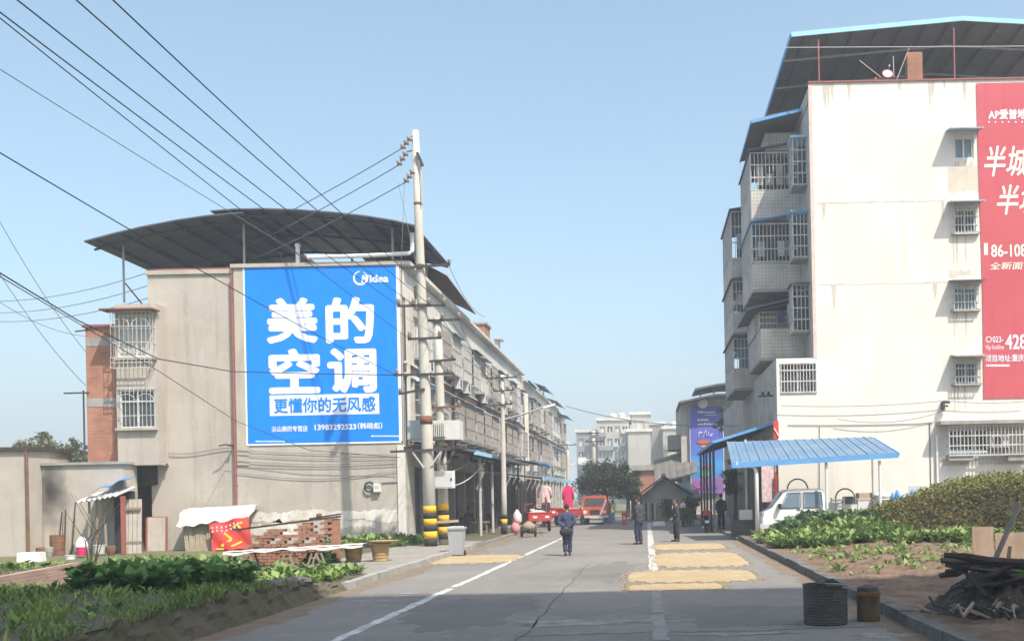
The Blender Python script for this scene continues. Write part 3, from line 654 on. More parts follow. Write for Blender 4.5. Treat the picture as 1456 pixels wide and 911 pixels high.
# street front: ground floor shops, two upper floors with caged windows, brown band, white parapet
def street_front(bld, F, y0, y1, zt, seed, pitch=3.1, zw3=(7.95,9.55), zw2=(4.95,6.5), shop_top=3.75, bandz=(6.95,7.3), parap=(9.95,None)):
    r = random.Random(seed); n = int((y1-y0-1.0)/pitch); off = (y1-y0-n*pitch)/2
    H3 = []; H2 = []; S = []
    for i in range(n):
        u = y0+off+i*pitch
        H3.append((u+.45,u+2.6,*zw3)); H2.append((u+.4,u+2.65,*zw2)); S.append((u+.2,u+pitch-.2,.13,3.2))
    mb = MB(); mb.wall(F, y0, y1, shop_top, parap[0], H3+H2, .22); mb.build('street_wall', FACADE, bld)
    mb = MB(); mb.wall(F, y0, y1, -.05, shop_top, S, .5); mb.build('shop_wall', FACADE, bld)
    mb = MB(); mb.lbox(F, y0-.02, y1, 0.002, .06, parap[0], zt); mb.lbox(F, y0-.05, y1+.05, 0.01, .35, zt, zt+.16); mb.build('parapet', FACADE_W, bld)
    mb = MB(); mb.lbox(F, y0-.02, y1, .002, .10, *bandz); mb.build('brown_band', BAND, bld)
    mb = MB(); mb.lbox(F, y0-.02, y1, .002, .16, bandz[0]-.16, bandz[0]-.01); mb.lbox(F, y0-.02, y1, .002, .16, bandz[1]+.01, bandz[1]+.10); mb.each('white_moulding', FACADE_W, bld)
    mb = MB()
    for i in range(n+1):
        u = y0+off+i*pitch-.0; mb.lbox(F, u-.13, u+.13, .003, .10, shop_top, bandz[0]-.16); mb.lbox(F, u-.13, u+.13, .003, .10, bandz[1]+.10, parap[0])
    mb.each('pier', FACADE, bld)
    O,U,Nn = F
    # shared meshes: frame, pane, cage kinds, ledge
    for lvl,(zz,Hs) in enumerate(((zw3,H3),(zw2,H2))):
        a,b,c,d = Hs[0]; w = b-a; h = d-c; F0 = (Vector((0,0,0)), U, Nn)
        f = MB(); fw=.06; k=-.14
        f.lbox(F0,0,fw,k-.04,k+.04,0,h); f.lbox(F0,w-fw,w,k-.04,k+.04,0,h); f.lbox(F0,fw,w-fw,k-.04,k+.04,0,fw); f.lbox(F0,fw,w-fw,k-.04,k+.04,h-fw,h)
        f.lbox(F0,w/3-fw/2,w/3+fw/2,k-.035,k+.035,fw,h-fw); f.lbox(F0,2*w/3-fw/2,2*w/3+fw/2,k-.035,k+.035,fw,h-fw)
        fm = f.mesh('window', PAINT_W); pm = [MB().lbox(F0,.02,w/3-.02,k-.03,k-.02,.02,h-.02).mesh('pane',g) for g in (GLASS_B,CURTAIN,CURTAIN)]
        cages = [bars(F0,-.1,w+.1,0,dp,-.15,h+.1,step=.22,r=.028,rows=(0,.3,.65,1)).mesh('grille', mt) for dp,mt in ((.55,IRON),(.35,STEEL),(.65,IRON_W))]
        led = MB().lbox(F0,-.18,w+.18,.002,.5,-.28,-.17).mesh('ledge', CONCRETE)
        pan = [MB().lbox(F0,-.16,w+.16,.42,.50,-.16,.42).mesh('balcony_panel', mt) for mt in (FACADE_W,FACADE,PLASTER2)]
        hd = []
        for hm in (HOOD,SHEET_D,TRIM_LB,CONCRETE):
            m_ = MB(); P = lambda u,nn,z: U*u+Nn*nn+Vector((0,0,z)); dp=.75
            m_.hexa([P(-.25,0,h+.28),P(w+.25,0,h+.28),P(w+.25,dp,h+.12),P(-.25,dp,h+.12),P(-.25,0,h+.32),P(w+.25,0,h+.32),P(w+.25,dp,h+.16),P(-.25,dp,h+.16)]); hd.append(m_.mesh('hood',hm))
        for i,(a,b,c,d) in enumerate(Hs):
            base = O+U*a+Vector((0,0,c)); o = put('window', fm, bld, base)
            for q in range(3): put('pane', r.choice(pm), o, base+U*(w/3*q))
            put('grille', r.choice(cages), o, base)
            if r.random() < .8: put('ledge', led, o, base)
            if r.random() < .6: put('balcony_panel', r.choice(pan), o, base)
            if r.random() < (.45 if lvl == 0 else .75): put('hood', hd[r.choice((0,1,1,3) if lvl == 0 else (0,2,3,1))], o, base)
            # laundry and bundles behind the bars
            if r.random() < .65:
                m_ = MB(); x = .15
                while x < w-.3:
                    ww = r.uniform(.25,.45); hh = r.uniform(.5,.95)
                    m_.lbox(F0, x, x+ww, .16, .21, h-hh, h-.05); x += ww+r.uniform(.05,.4)
                    if r.random() < .35: break
                put('laundry', m_.mesh('laundry', r.choice((ORANGE_C,SHIRT,CURTAIN,NAVY,CHARC,ROSE_C,CURTAIN))), o, base)
    # air conditioners between windows
    acm = MB(); acm.lbox((V(0,0,0),U,Nn),-.4,.4,.15,.45,0,.55); acs = acm.mesh('air_conditioner', GREY_BOX)
    fan = MB()
    for q in range(12):
        a0,a1 = q*math.pi/6,(q+1)*math.pi/6; P=lambda a,rr: Nn*.455+U*(-.1+rr*math.cos(a))+Vector((0,0,.28+rr*math.sin(a))); fan.quad(P(a0,.05),P(a0,.21),P(a1,.21),P(a1,.05))
    fanm = fan.mesh('fan_grille', IRON_D); brk = MB().lbox((V(0,0,0),U,Nn),-.35,.35,.0,.42,-.06,-.01).mesh('bracket', IRON_D)
    for i in range(n):
        for z in (zw3[0]-1.05+.45, zw2[0]-.95):
            if r.random() < .5:
                base = O+U*(y0+off+i*pitch+r.uniform(.6,2.6))+Vector((0,0,z-.12)) + Nn*(.02 if z<6 else .1)
                o = put('air_conditioner', acs, bld, base); put('fan_grille', fanm, o, base); put('bracket', brk, o, base)
    # shops: shutters, some open and dark
    for i,(a,b,c,d) in enumerate(S):
        if r.random() < .5:
            m_ = MB(); k_ = 18
            for q in range(k_): z = c+(d-c)*q/k_; m_.lbox(F, a, b, -.44, -.40+.02*(q%2), z, z+(d-c)/k_)
            m_.build('roller_shutter', SHUTTER, bld)
        else:
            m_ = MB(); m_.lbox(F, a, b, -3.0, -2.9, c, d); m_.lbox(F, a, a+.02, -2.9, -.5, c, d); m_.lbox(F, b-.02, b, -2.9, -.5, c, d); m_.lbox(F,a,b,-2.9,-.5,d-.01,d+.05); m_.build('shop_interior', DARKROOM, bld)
            m_ = MB(); m_.lbox(F, a, b, -.42, -.36, d-.35, d); m_.lbox(F, a, a+.9, -.44, -.38, c, d-.35); m_.build('folding_door', WOOD_D, bld)
    return n
street_front(row, Fs, YW, YE, ZT, 5)
# plain cream strip with white stripes at the near corner of the front
mb = MB(); mb.lbox(Fs, YW+.02, YW+.35, .11, .19, 4.0, 9.9); mb.build('corner_strip', FACADE_W, row)
mb = MB(); q = at(586,407,44.6); mb.lathe([(.02,-.03),(.27,-.03),(.27,.03),(.02,.03)], (XL1+.08, 44.6, 10.55), 18, 'x'); mb.build('roundel', BAND, row)

# arched sheet canopies on the roof
def canopy(parent, name, prof, y0, y1, mat, t=.05, purlins=7, n=14, rib=IRON_D):
    """prof: list of (x,z); swept along y"""
    xs = [p[0] for p in prof]; zs = [p[1] for p in prof]
    f = lambda u,v: (np.interp(u,np.linspace(0,1,len(xs)),xs), y0+(y1-y0)*v, np.interp(u,np.linspace(0,1,len(xs)),zs))
    o = MB().sheet(f, len(xs)-1, 3, t).build(name, mat, parent)
    mb = MB()
    for i in range(purlins):
        u = (i+.5)/purlins; a = f(u,0.01); b = f(u,.99); mb.bar((a[0],a[1],a[2]-t-.05),(b[0],b[1],b[2]-t-.05),.05,.08)
    mb.each('purlin', rib, o)
    mb = MB()
    for v in (.06,.5,.94):
        mb.tube([(lambda q: (q[0],q[1],q[2]-t-.13))(f(i/(len(xs)-1),v)) for i in range(len(xs))], .05, 4)
    mb.each('rafter', rib, o)
    return o
yc = 41.6
def prof(px): return [(at(x,y,yc).x, at(x,y,yc).z) for x,y in px]
can1 = thing('rooftop_canopy', 'dark arched sheet canopy over the left part of the flat roof', 'canopy', (XL0, YW, ZT))
canopy(can1, 'roof_sheet', prof([(119,342),(160,331),(203,321),(250,312),(295,305.5),(345,301)]), yc, 55, SHEET_D, purlins=6)
can2 = thing('rooftop_canopy', 'dark arched sheet canopy over the roof above the blue advert', 'canopy', (-14, YW, ZT))
canopy(can2, 'roof_sheet', prof([(299,299),(330,296.5),(370,295.5),(420,297),(470,300.5),(520,306),(560,312.5),(590,319.5)]), yc, 49.0, SHEET_D, purlins=9)
def posts(parent, lst, r=.05, mat=IRON):
    for (x,y,z0,z1) in lst: MB().tube([(x,y,z0),(x,y,z1)], r, 6).build('post', mat, parent)
p = at(176,400,43.2); posts(can1, [(p.x,43.2,at(176,430,43.2).z,12.5),(p.x,52.5,9,12.4),(-18,54,11,13.1),(-16.6,54,11,13.2)])
mb = MB(); mb.bar((p.x,43.2,at(176,400,43.2).z),(p.x+.55,43.6,at(190,430,43.2).z),.05); mb.build('brace', IRON_R, can1)
p = at(347,350,43.0); posts(can2, [(p.x,43,11.2,13.3),(at(558,345,43).x,43,11.3,12.9),(at(400,360,48).x,48,11,13.2),(at(500,350,48).x,48,11,13.0),(at(590,350,48.2).x+.5,48.2,11,12.6)])
mb = MB(); e = at(588,362,YW); f_ = at(588,333,YW); g_ = at(440,368,YW)
mb.tube([g_+V(0,-.25,0), at(520,365.5,YW)+V(0,-.25,0), e+V(-.1,-.25,0), e+V(0,-.25,.08), f_+V(0,-.25,0)], .085, 8); mb.build('gutter_pipe', PIPE_W, can2)
p = at(421,360,YW); mb = MB(); mb.tube([p+V(0,.2,-.5),p+V(0,.2,.32)], .09, 8); mb.lathe([(.09,0),(.12,.02),(.12,.1),(.05,.14)], p+V(0,.2,.3), 8); tag(mb.build('vent_pipe', PIPE_W), 'short white vent pipe on the roof edge above the blue advert', 'pipe')
# rusty shed and brick stub further along the roof
sh = thing('roof_shed', 'rusty brown lean-to sheet roof on the row building behind the utility pole', 'shed', (XL1,50,ZT))
mb = MB(); mb.sheet(lambda u,v: (XL1-3.2+3.9*u, 48.6+8*v, 13.0+.15*math.sin(3*u)-.95*u*u-.4*v), 6, 6, .05); mb.build('roof_sheet', RUST, sh)
mb = MB(); mb.box(XL1-3,XL1-.3,49.5,49.6,11,12.5); mb.box(XL1-.4,XL1-.3,49.5,55.8,11,11.9); mb.build('board_wall', BAND, sh)
st = thing('brick_stub', 'small orange brick rooftop hut on the row building', 'hut', (XL1-1.5,64,ZT))
MB().box(XL1-2.4,XL1-.15,65.5,67.5,ZT-.5,12.55).build('wall', BRICK, st); MB().box(XL1-2.5,XL1-.05,65.4,67.6,12.55,12.68).build('slab', CONCRETE, st)
mb = MB(); mb.box(XL1-.2,XL1+.02,70,71,ZT+.1,ZT+1.0); mb.box(XL1-.3,XL1+.3,69.8,71.2,ZT+1.0,ZT+1.06); tag(mb.build('roof_vent', GREY_BOX), 'small white framed dormer vent on the parapet beyond the brick hut', 'vent')
# street awning of the row building
aw = thing('street_awning', 'long grey sheet awning on slim posts along the left shop fronts', 'awning', (XL1,YW,0))
MB().sheet(lambda u,v: (XL1+.12+2.75*u, 42.3+19*v, 4.25-.55*u+.03*math.sin(40*v)), 4, 30, .05).build('roof_sheet', SHEET_D, aw)
mb = MB(); mb.box(XL1+2.80,XL1+2.90,42.3,46.5,3.56,3.72); mb.build('front_trim', TRIM_LB, aw)
mb = MB(); mb.box(XL1+2.80,XL1+2.88,46.5,61.3,3.58,3.70); mb.build('front_trim', SHEET_D, aw)
mb = MB()
for y in np.arange(43,61.2,2.0): mb.bar((XL1+.15,y,4.14),(XL1+2.8,y,3.6),.06)
mb.box(XL1+2.3,XL1+2.36,42.5,61.2,3.60,3.67); mb.each('rafter', IRON_D, aw)
posts(aw, [(-7.42,y,.12,3.66) for y in (46.9,50.6,54.4)], .065, IRON)
posts(aw, [(-7.42,60.9,.12,3.66)], .05, IRON_D)
# ------------------------------------------------------------------ right apartment block
YR, XR, ZR, YRE = 45.0, 7.25, 19.2, 76.0
XB = 5.62                                        # lower two storeys reach further out
apt = thing('apartment_block', 'tall cream apartment block with tiled balconies and a red poster on its end wall', 'building', (XR, YR, 0))
Fr = (V(0,YR,0), V(1,0,0), V(0,-1,0)); Fl = (V(XR,0,0), V(0,1,0), V(-1,0,0)); Fbl = (V(XB,0,0), V(0,1,0), V(-1,0,0))
def rr(x0,x1,y0,y1): a = at(x0,y1,YR); b = at(x1,y0,YR); return (a.x, b.x, a.z, b.z)
wins = [rr(1357,1384,195,226), rr(1357,1387,297,331), rr(1356,1388,408,440), rr(1357,1390,514,545)]
low = rr(1347,1470,608,644); gril = rr(1111,1160,516,558)
mb = MB(); mb.wall(Fr, XR, 24, 7.5, ZR, [w for w in wins if w[2] > 7.5], .2); mb.build('end_wall', CREAM, apt)
mb = MB(); mb.wall(Fr, XB, 24, -.05, 7.5, [low, gril]+[w for w in wins if w[2] <= 7.5], .2); mb.build('end_wall', CREAM, apt)
mb = MB(); mb.wall(Fl, YR, YRE, 7.5, ZR-.1); mb.build('street_wall', TILE_G, apt)
mb = MB(); mb.wall(Fbl, YR, YRE, 3.2, 7.5); mb.quad((XB,YR,7.5),(XR,YR,7.5),(XR,YRE,7.5),(XB,YRE,7.5)); mb.build('lower_street_wall', TILE_G, apt)
shops = [(YR+.8+i*4.0, YR+4.3+i*4.0, .1, 3.0) for i in range(7)]
mb = MB(); mb.wall(Fbl, YR, YRE, -.05, 3.2, shops, .4); mb.build('shop_wall', CONCRETE, apt)
for i,(a,b,c,d) in enumerate(shops):
    if i % 2: MB().lbox(Fbl,a,b,-.35,-.3,c,d).build('roller_shutter', SHUTTER, apt)
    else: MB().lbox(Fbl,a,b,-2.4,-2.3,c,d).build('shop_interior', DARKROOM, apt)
mb = MB(); mb.box(XR,24,YR+.3,YRE,ZR-.8,ZR-.7); mb.build('roof_slab', CONCRETE, apt)
mb = MB(); mb.box(XR-.05,24,YR-.06,YR+.2,ZR,ZR+.07); mb.build('roof_edge', IRON_R, apt)
mb = MB(); mb.box(XR-.03,XR+.12,YR-.014,YR,7.5,ZR-.02); mb.build('corner_trim', M('trim_pinkish',(.60,.44,.40),(.66,.55,.49),3,.9), apt)
ragged(Fr, at(1348,250,YR).x, at(1391,250,YR).x, at(1370,271,YR).z, at(1370,236,YR).z, .004, 31, 24, .16).build('plaster_patch', CREAM2, apt)
for (x,y,w,h,sd) in ((1365,389,30,9,3),(1090,0,0,0,0)):
    if w: ragged(Fr, at(x-w/2,y,YR).x, at(x+w/2,y,YR).x, at(x,y+h/2,YR).z, at(x,y-h/2,YR).z, .004, sd, 16, .12).build('plaster_patch', CREAM2, apt)
# faint floor joints on the end wall
JOINT = M('joint_line', (.48,.445,.385), (.62,.575,.50), 1.5, .9)
for i,py in enumerate((287,403)):
    ragged(Fr, at(1162,py,YR).x, at(1352,py,YR).x, at(1250,py+1.2,YR).z, at(1250,py-.6,YR).z, .004, 60+i, 70, .035).build('floor_joint', JOINT, apt)
STAIN = M('rain_stain', (.46,.41,.335), (.58,.53,.45), 3.0, .9)
rst = random.Random(77)
for i,w in enumerate(wins):
    for k in range(4):
        x_ = w[0]+(w[1]-w[0])*rst.uniform(-.1,1.1); L_ = rst.uniform(.5,1.6); O_,U_,N_f = Fr
        pts_ = [(x_-.03,w[2]-.10),(x_+.05,w[2]-.10),(x_+.03,w[2]-.1-L_*.6),(x_+.005,w[2]-.1-L_)]
        MB().add([V(p_[0],YR-.0035-.0004*k,p_[1]) for p_ in pts_],[(0,1,2,3)]).build('rain_stain', STAIN, apt)
for k in range(14):
    x_ = rst.uniform(XR+.3,14); L_ = rst.uniform(.3,1.3); z_ = ZR-.02 if k < 9 else rst.choice((at(1250,287,YR).z,at(1250,403,YR).z)); ww_ = rst.uniform(.03,.12)
    MB().add([V(x_-ww_,YR-.0038-.0002*k,z_),V(x_+ww_,YR-.0038-.0002*k,z_),V(x_+ww_*.5,YR-.0038-.0002*k,z_-L_*.6),V(x_,YR-.0038-.0002*k,z_-L_)],[(0,1,2,3)]).build('rain_stain', STAIN, apt)
ragged(Fr, XB+.02, 23, .1, .75, .0032, 41, 120, .25).build('base_grime', STAIN, apt)
for i,w in enumerate(wins):
    o = window(apt, Fr, w, .1, 2, .07, frame=PAINT_W, glass=GLASS_B if i in (0,2) else GLASS, sill=None if i == 0 else CONCRETE)
    a,b,c,d = w
    if i: bars(Fr, a-.02, b+.02, .0, .12+.06*i, c-.08, d+.05, step=.13, r=.024, rows=(0,.33,.66,1)).build('grille', STEEL if i != 3 else IRON, o)
    x0, x1 = at(1347,300,YR).x, at(1394,300,YR).x
    hz = d+.16; P = lambda x,n,z: V(x,YR-n,z)
    MB().hexa([P(x0,.0,hz+.10),P(x1,0,hz+.10),P(x1,.72,hz-.02),P(x0,.72,hz-.02),P(x0,0,hz+.15),P(x1,0,hz+.15),P(x1,.72,hz+.03),P(x0,.72,hz+.03)]).build('hood', (HOOD,HOOD,SHEET_D,CONCRETE)[i], o)
# street level caged window with an air conditioner
lw = window(apt, Fr, (low[0],low[0]+1.75,low[2]+.08,low[3]), .1, 3, .07, glass=GLASS, frame=PAINT_W)
bars(Fr, low[0]-.05, low[1]+.3, 0, .55, low[2]-.12, low[3]+.12, step=.155, r=.03, rows=(0,.33,.66,1)).build('grille', STEEL, lw)
MB().lbox(Fr, low[0]+1.78, low[1]+.3, -.19, -.1, low[2], low[3]).build('window_infill', CREAM2, lw)
MB().lbox(Fr, low[0]-.45, low[1]+.6, .002, .7, low[3]+.18, low[3]+.33).build('hood_slab', CONCRETE, lw)
a = at(1403,637,YR); b = at(1429,618,YR)
ac = MB().lbox(Fr, a.x, b.x, .1, .45, a.z, b.z).build('air_conditioner', GREY_BOX, apt)
MB().lathe([(.05,-.004),(.2,-.004),(.2,.004),(.05,.004)], ((a.x+b.x)/2-.08, YR-.456, (a.z+b.z)/2), 16, 'y').build('fan_grille', IRON_D, ac)
MB().lbox(Fr, a.x-.1, b.x+.1, .05, .5, a.z-.1, a.z-.02).build('bracket', IRON_D, ac)
for i,(x0,x1) in enumerate(((1345,1379),(1428,1456))):
    p = at(x0,655,YR); q = at(x1,646,YR); MB().lbox(Fr, p.x, q.x, .002, .5, p.z, q.z).build('ledge', CONCRETE, apt)
p = at(1340,662,YR); q = at(1470,648,YR); MB().lbox(Fr, p.x, q.x, .002, .006, p.z, q.z).build('tile_band', TILE_G, apt)
g = window(apt, Fr, gril, .18, 2, .05, glass=GLASS, frame=IRON)
bars(Fr, gril[0], gril[1], 0, .05, gril[2], gril[3], step=.135, r=.03, rows=(0,.38,.76,1)).build('grille', STEEL, g)
p = at(1332,660,YR); mb = MB(); mb.tube([(p.x,YR-.08,.2),(p.x,YR-.08,at(1332,620,YR).z)], .055, 8); mb.build('drain_pipe', PIPE_W, apt)
mb = MB(); p0 = at(1330,600,YR); mb.tube([(p0.x-.25,YR-.03,.2),(p0.x-.25,YR-.03,p0.z)], .02, 6); mb.build('thin_pipe', CABLE_G, apt)
mb = MB(); p = at(1341,575,YR); mb.box(p.x-.09,p.x-.02,YR-.35,YR,p.z-.25,p.z+.12); mb.box(p.x-.02,p.x+.2,YR-.35,YR-.25,p.z+.02,p.z+.12); mb.box(p.x-.02,p.x+.12,YR-.35,YR-.25,p.z-.12,p.z-.05); mb.build('wire_bracket', IRON_D, apt)
mb = MB()
for (x0,y0,x1,y1,s) in ((1110,577,1342,570,.12),(1342,570,1456,571,.08),(1120,604,1326,601,.04),(1190,596,1342,584,.3),(1165,606,1165,722,0)):
    a, b = at(x0,y0,YR), at(x1,y1,YR); mb.tube([(a.x+(b.x-a.x)*t,YR-.2 if y1<600 else YR-.03,a.z+(b.z-a.z)*t-s*4*t*(1-t)) for t in [i/12 for i in range(13)]], .014, 4)
mb.build('wall_cable', CABLE_G, apt)
# balconies on the shaded street side
def balcony(y0, y1, xo, z0, z1, parent=apt):
    b = MB(); b.box(xo, XR, y0, y1, z0-.12, z0); b.build('balcony_slab', CONCRETE, parent)
    b = MB(); b.box(xo, XR-.01, y0, y0+.12, z0+.002, z1); b.box(xo, xo+.12, y0+.12, y1-.12, z0+.002, z1); b.box(xo, XR-.01, y1-.12, y1, z0+.002, z1)
    return b.build('balcony', TILE_G, parent)
def cage(y0, y1, xo, z0, z1, parent, hood=SHEET_D, step=.16, ov=.35):
    F1 = (V(0,y0,0), V(1,0,0), V(0,-1,0)); F2 = (V(xo,0,0), V(0,1,0), V(-1,0,0))
    c = bars(F1, xo, XR-.02, 0, .01, z0, z1, step=step, r=.03, rows=(0,.34,.68,1), side=False).build('cage_front', STEEL, parent)
    bars(F2, y0, y1, 0, .01, z0, z1, step=step, r=.028, rows=(0,.34,.68,1), side=False).build('cage_side', STEEL, c)
    MB().hexa([(xo-ov,y0-.25,z1+.05),(XR,y0-.25,z1+.42),(XR,y1+.2,z1+.42),(xo-ov,y1+.2,z1+.05),(xo-ov,y0-.25,z1+.10),(XR,y0-.25,z1+.47),(XR,y1+.2,z1+.47),(xo-ov,y1+.2,z1+.10)]).build('cage_roof', hood, c)
    return c
XA = 5.0
A0, A1 = 48.0, 53.0
def zA(py, Y=A0): return at(1100, py, Y).z
b5 = balcony(A0,A1,XA,zA(309),zA(271)); cage(A0+.01,A1,XA+.01,zA(270),zA(217),apt, SHEET_D, ov=.1)
b4 = balcony(A0,A1,XA,zA(411),zA(374)); cage(A0+.01,A1,XA+.01,zA(372),zA(318),apt, TRIM_B, ov=.1)
b3 = balcony(A0+1.2,A1,XA+.2,zA(468),zA(440)); cage(A0+.3,A1,XA+.3,zA(466),zA(442),apt,SHEET_D,ov=.05)
MB().hexa([(XA-.3,A0-.2,zA(441)),(XR,A0-.2,zA(424)),(XR,A1+.2,zA(424)),(XA-.3,A1+.2,zA(441)),(XA-.3,A0-.2,zA(438)),(XR,A0-.2,zA(421)),(XR,A1+.2,zA(421)),(XA-.3,A1+.2,zA(438))]).build('cage_roof', SHEET_D, apt)
b2 = balcony(A0-.6,A1,XA+.25,zA(511),zA(470))
MB().box(XA+.7, XR, A0+.02, A1, zA(214), zA(189)).build('balcony', TILE_G, apt)
# lean-to roof over the top balcony
p1, p2 = at(1142,155,47), at(1068,173,47)
MB().sheet(lambda u,v: (p2.x+(p1.x-p2.x)*u, 47+5.6*v, p2.z+(p1.z-p2.z)*u), 2, 2, .05).build('balcony_roof', SHEET_UND, apt)
MB().box(p2.x-.03,p2.x+.02,47,52.6,p2.z-.10,p2.z+.02).build('roof_trim', TRIM_B, apt)
MB().bar(V(p2.x,46.98,p2.z-.02),V(p1.x,46.98,p1.z-.02),.06,.14).build('roof_trim', TRIM_B, apt)
# small cages beside the corner
for i,(ya,yb_) in enumerate(((197,262),(303,365),(405,470))):
    y0, y1 = 45.9, 47.1; xo = at(1127,ya,y0).x; z0, z1 = at(1140,yb_,y0).z, at(1140,ya,y0).z
    c = bars((V(0,y0,0),V(1,0,0),V(0,-1,0)), xo, XR-.02, 0, .01, z0, z1, step=.16, r=.03, rows=(0,.25,.5,.75,1), side=False).build('corner_cage', STEEL, apt)
    bars((V(xo,0,0),V(0,1,0),V(-1,0,0)), y0, y1, 0, .01, z0, z1, step=.16, r=.028, rows=(0,.25,.5,.75,1), side=False).build('cage_side', STEEL, c)
    MB().box(xo, XR-.01, y0+.02, y1, z0-.08, z0-.02).build('cage_floor', CONCRETE, c)
    MB().box(xo-.1, XR-.01, y0-.15, y1, z1+.02, z1+.10).build('cage_roof', (TRIM_LB,TRIM_B,SHEET_D)[i], c)
    MB().box(xo+.25, XR-.02, y0+.35, y0+.4, z0+.1, z1-.2).build('window_back', GLASS, c)
XC = 4.62
B0, B1 = 54.5, 60.5
for i,(z0,z1) in enumerate(((13.9,16.3),(11.1,12.7),(8.2,9.75))):
    balcony(B0,B1,XC,z0-1.0,z0-.02); cage(B0+.01,B1,XC+.01,z0,z1,apt,(SHEET_D,SHEET_UND,SHEET_D)[i], step=.18, ov=.12)
    MB().box(XC+.3, XR, B0+.35, B0+.40, z0, z1).build('window_back', GLASS_B if i == 2 else GLASS, apt)
for i,(z0,z1) in enumerate(((15.6,17.2),(12.5,14.0))): MB().box(XA+.4, XR, A0+.8, A0+.85, z0, z1).build('window_back', GLASS, apt)
rl = random.Random(8)
for i,(y_,x_,z0) in enumerate(((A0+.3,XA+.2,zA(268)),(A0+.3,XA+.2,zA(370)),(A0-.3,XA+.5,zA(468)),(B0+.3,XC+.2,14.2),(B0+.3,XC+.2,11.3))):
    for k in range(4):
        if rl.random() < .75: MB().box(x_+.1+.45*k,x_+.42+.45*k,y_,y_+.05,z0+.25,z0+.95+rl.uniform(-.2,.2)).build('laundry', rl.choice((SHIRT,CURTAIN,NAVY,HOOD,ROSE_C)), apt)
for i,(z0) in enumerate((13.2,10.0)):
    o = MB().box(XR-.5,XR-.02,53.3,54.2,z0,z0+.6).build('air_conditioner', GREY_BOX, apt); MB().box(XR-.55,XR-.02,53.3,54.2,z0-.08,z0-.02).build('bracket', IRON_D, o)
for y0 in (63, 69):
    for z0 in (8.0,11.2,14.4): balcony(y0,y0+4,6.1,z0,z0+1.0)
# roof canopy
rc = thing('rooftop_canopy', 'wide gabled sheet canopy with light blue edge on the apartment block roof', 'canopy', (XR,YR,ZR))
yv = 45.55; e1, e2 = at(1125,50,yv), at(1368,27,yv)
x3 = e2.x+(e2.x-e1.x); 
f = lambda u,v: (e1.x+(x3-e1.x)*u, yv+18*v, e1.z+(e2.z-e1.z)*(1-abs(2*u-1)))
MB().sheet(f, 2, 2, .06).build('roof_sheet', SHEET_UND, rc)
MB().bar(V(e1.x,yv-.03,e1.z-.0),V(e2.x,yv-.03,e2.z),.05,.20).build('edge_trim', TRIM_LB, rc)
MB().bar(V(e2.x,yv-.03,e2.z),V(x3,yv-.03,e1.z),.05,.20).build('edge_trim', TRIM_LB, rc)
MB().box(e1.x-.06,e1.x+.0,yv,yv+18,e1.z-.16,e1.z+.04).build('edge_trim', TRIM_B, rc)
mb = MB()
for i in range(14): u = (i+.5)/14; a = f(u,.01); b = f(u,.99); mb.bar((a[0],a[1],a[2]-.14),(b[0],b[1],b[2]-.14),.06,.12)
mb.each('rafter', IRON_D, rc)
mb = MB()
for v in (.12,.3,.5,.7,.9):
    for s_ in (0,1): a = f(s_*.5,v); b = f(.5+s_*.5,v); mb.bar((a[0],a[1],a[2]-.24),(b[0],b[1],b[2]-.24),.05,.08)
mb.each('purlin', IRON, rc)
posts(rc, [(at(1166,100,45.3).x,45.6,ZR-.1,21.3),(at(1360,100,45.3).x,45.6,ZR-.1,21.7),(at(1442,100,45.3).x+3,45.6,ZR-.1,21.4),(8.5,58,18.5,21.3),(14,58,18.5,21.6)], .04, IRON_R)
mb = MB(); a = at(1115,68,45.3); b = at(1456,68,45.3); mb.tube([a,b+V(4,0,0)], .018, 5); mb.build('rail', IRON, rc)
# satellite dish, brick pillar and hanging plant on the roof
dish = thing('satellite_dish', 'white satellite dish with red rim standing on the apartment roof edge', 'dish', at(1262,116,45.35))
p = at(1262,105,45.35); mb = MB()
R_ = Matrix.Rotation(math.radians(-25),3,'X') @ Matrix.Rotation(math.radians(-15),3,'Y')
def dsh(u,v): a = 2*math.pi*u; r = .22*v; return p + R_ @ Vector((r*math.cos(a), -.9*r*r*0-.02+.35*r*r, r*math.sin(a)))
mb.grid(dsh, 18, 4); mb.build('bowl', PAINT_W, dish, True)
mb = MB(); mb.tube([dsh(i/18,1) for i in range(19)], .022, 5, False); mb.build('rim', RED_P, dish)
mb = MB(); mb.tube([p+V(0,.05,0),p+V(0,.15,-.4)], .03, 6); mb.build('mast', IRON, dish)
mb = MB(); mb.tube([p+V(0,0,.0),p+V(.0,-.35,.2)], .012, 5); mb.lathe([(.035,-.04),(.035,.04)], p+V(0,-.35,.2), 8); mb.build('feed_arm', IRON, dish)
tv = thing('roof_aerial', 'thin metal aerial rods leaning above the apartment roof edge', 'aerial', at(1240,116,45.4))
mb = MB()
for (x0,y0,x1,y1) in ((1255,112,1222,86),(1274,116,1293,68),(1271,110,1270,80)): mb.tube([at(x0,y0,45.4),at(x1,y1,45.4)], .018, 5)
mb.each('rod', IRON, tv)
MB().lathe([(.05,0),(.06,.16),(.03,.2)], at(1245,117,45.4), 8).build('lamp_cap', ORANGE_C, tv)
bp_ = at(1300,84,46.1); tag(MB().box(bp_.x-.33,bp_.x+.33,46.0,46.4,ZR-.8,bp_.z+.26).build('roof_pillar', BRICK), 'short orange brick pillar under the apartment roof canopy', 'pillar')
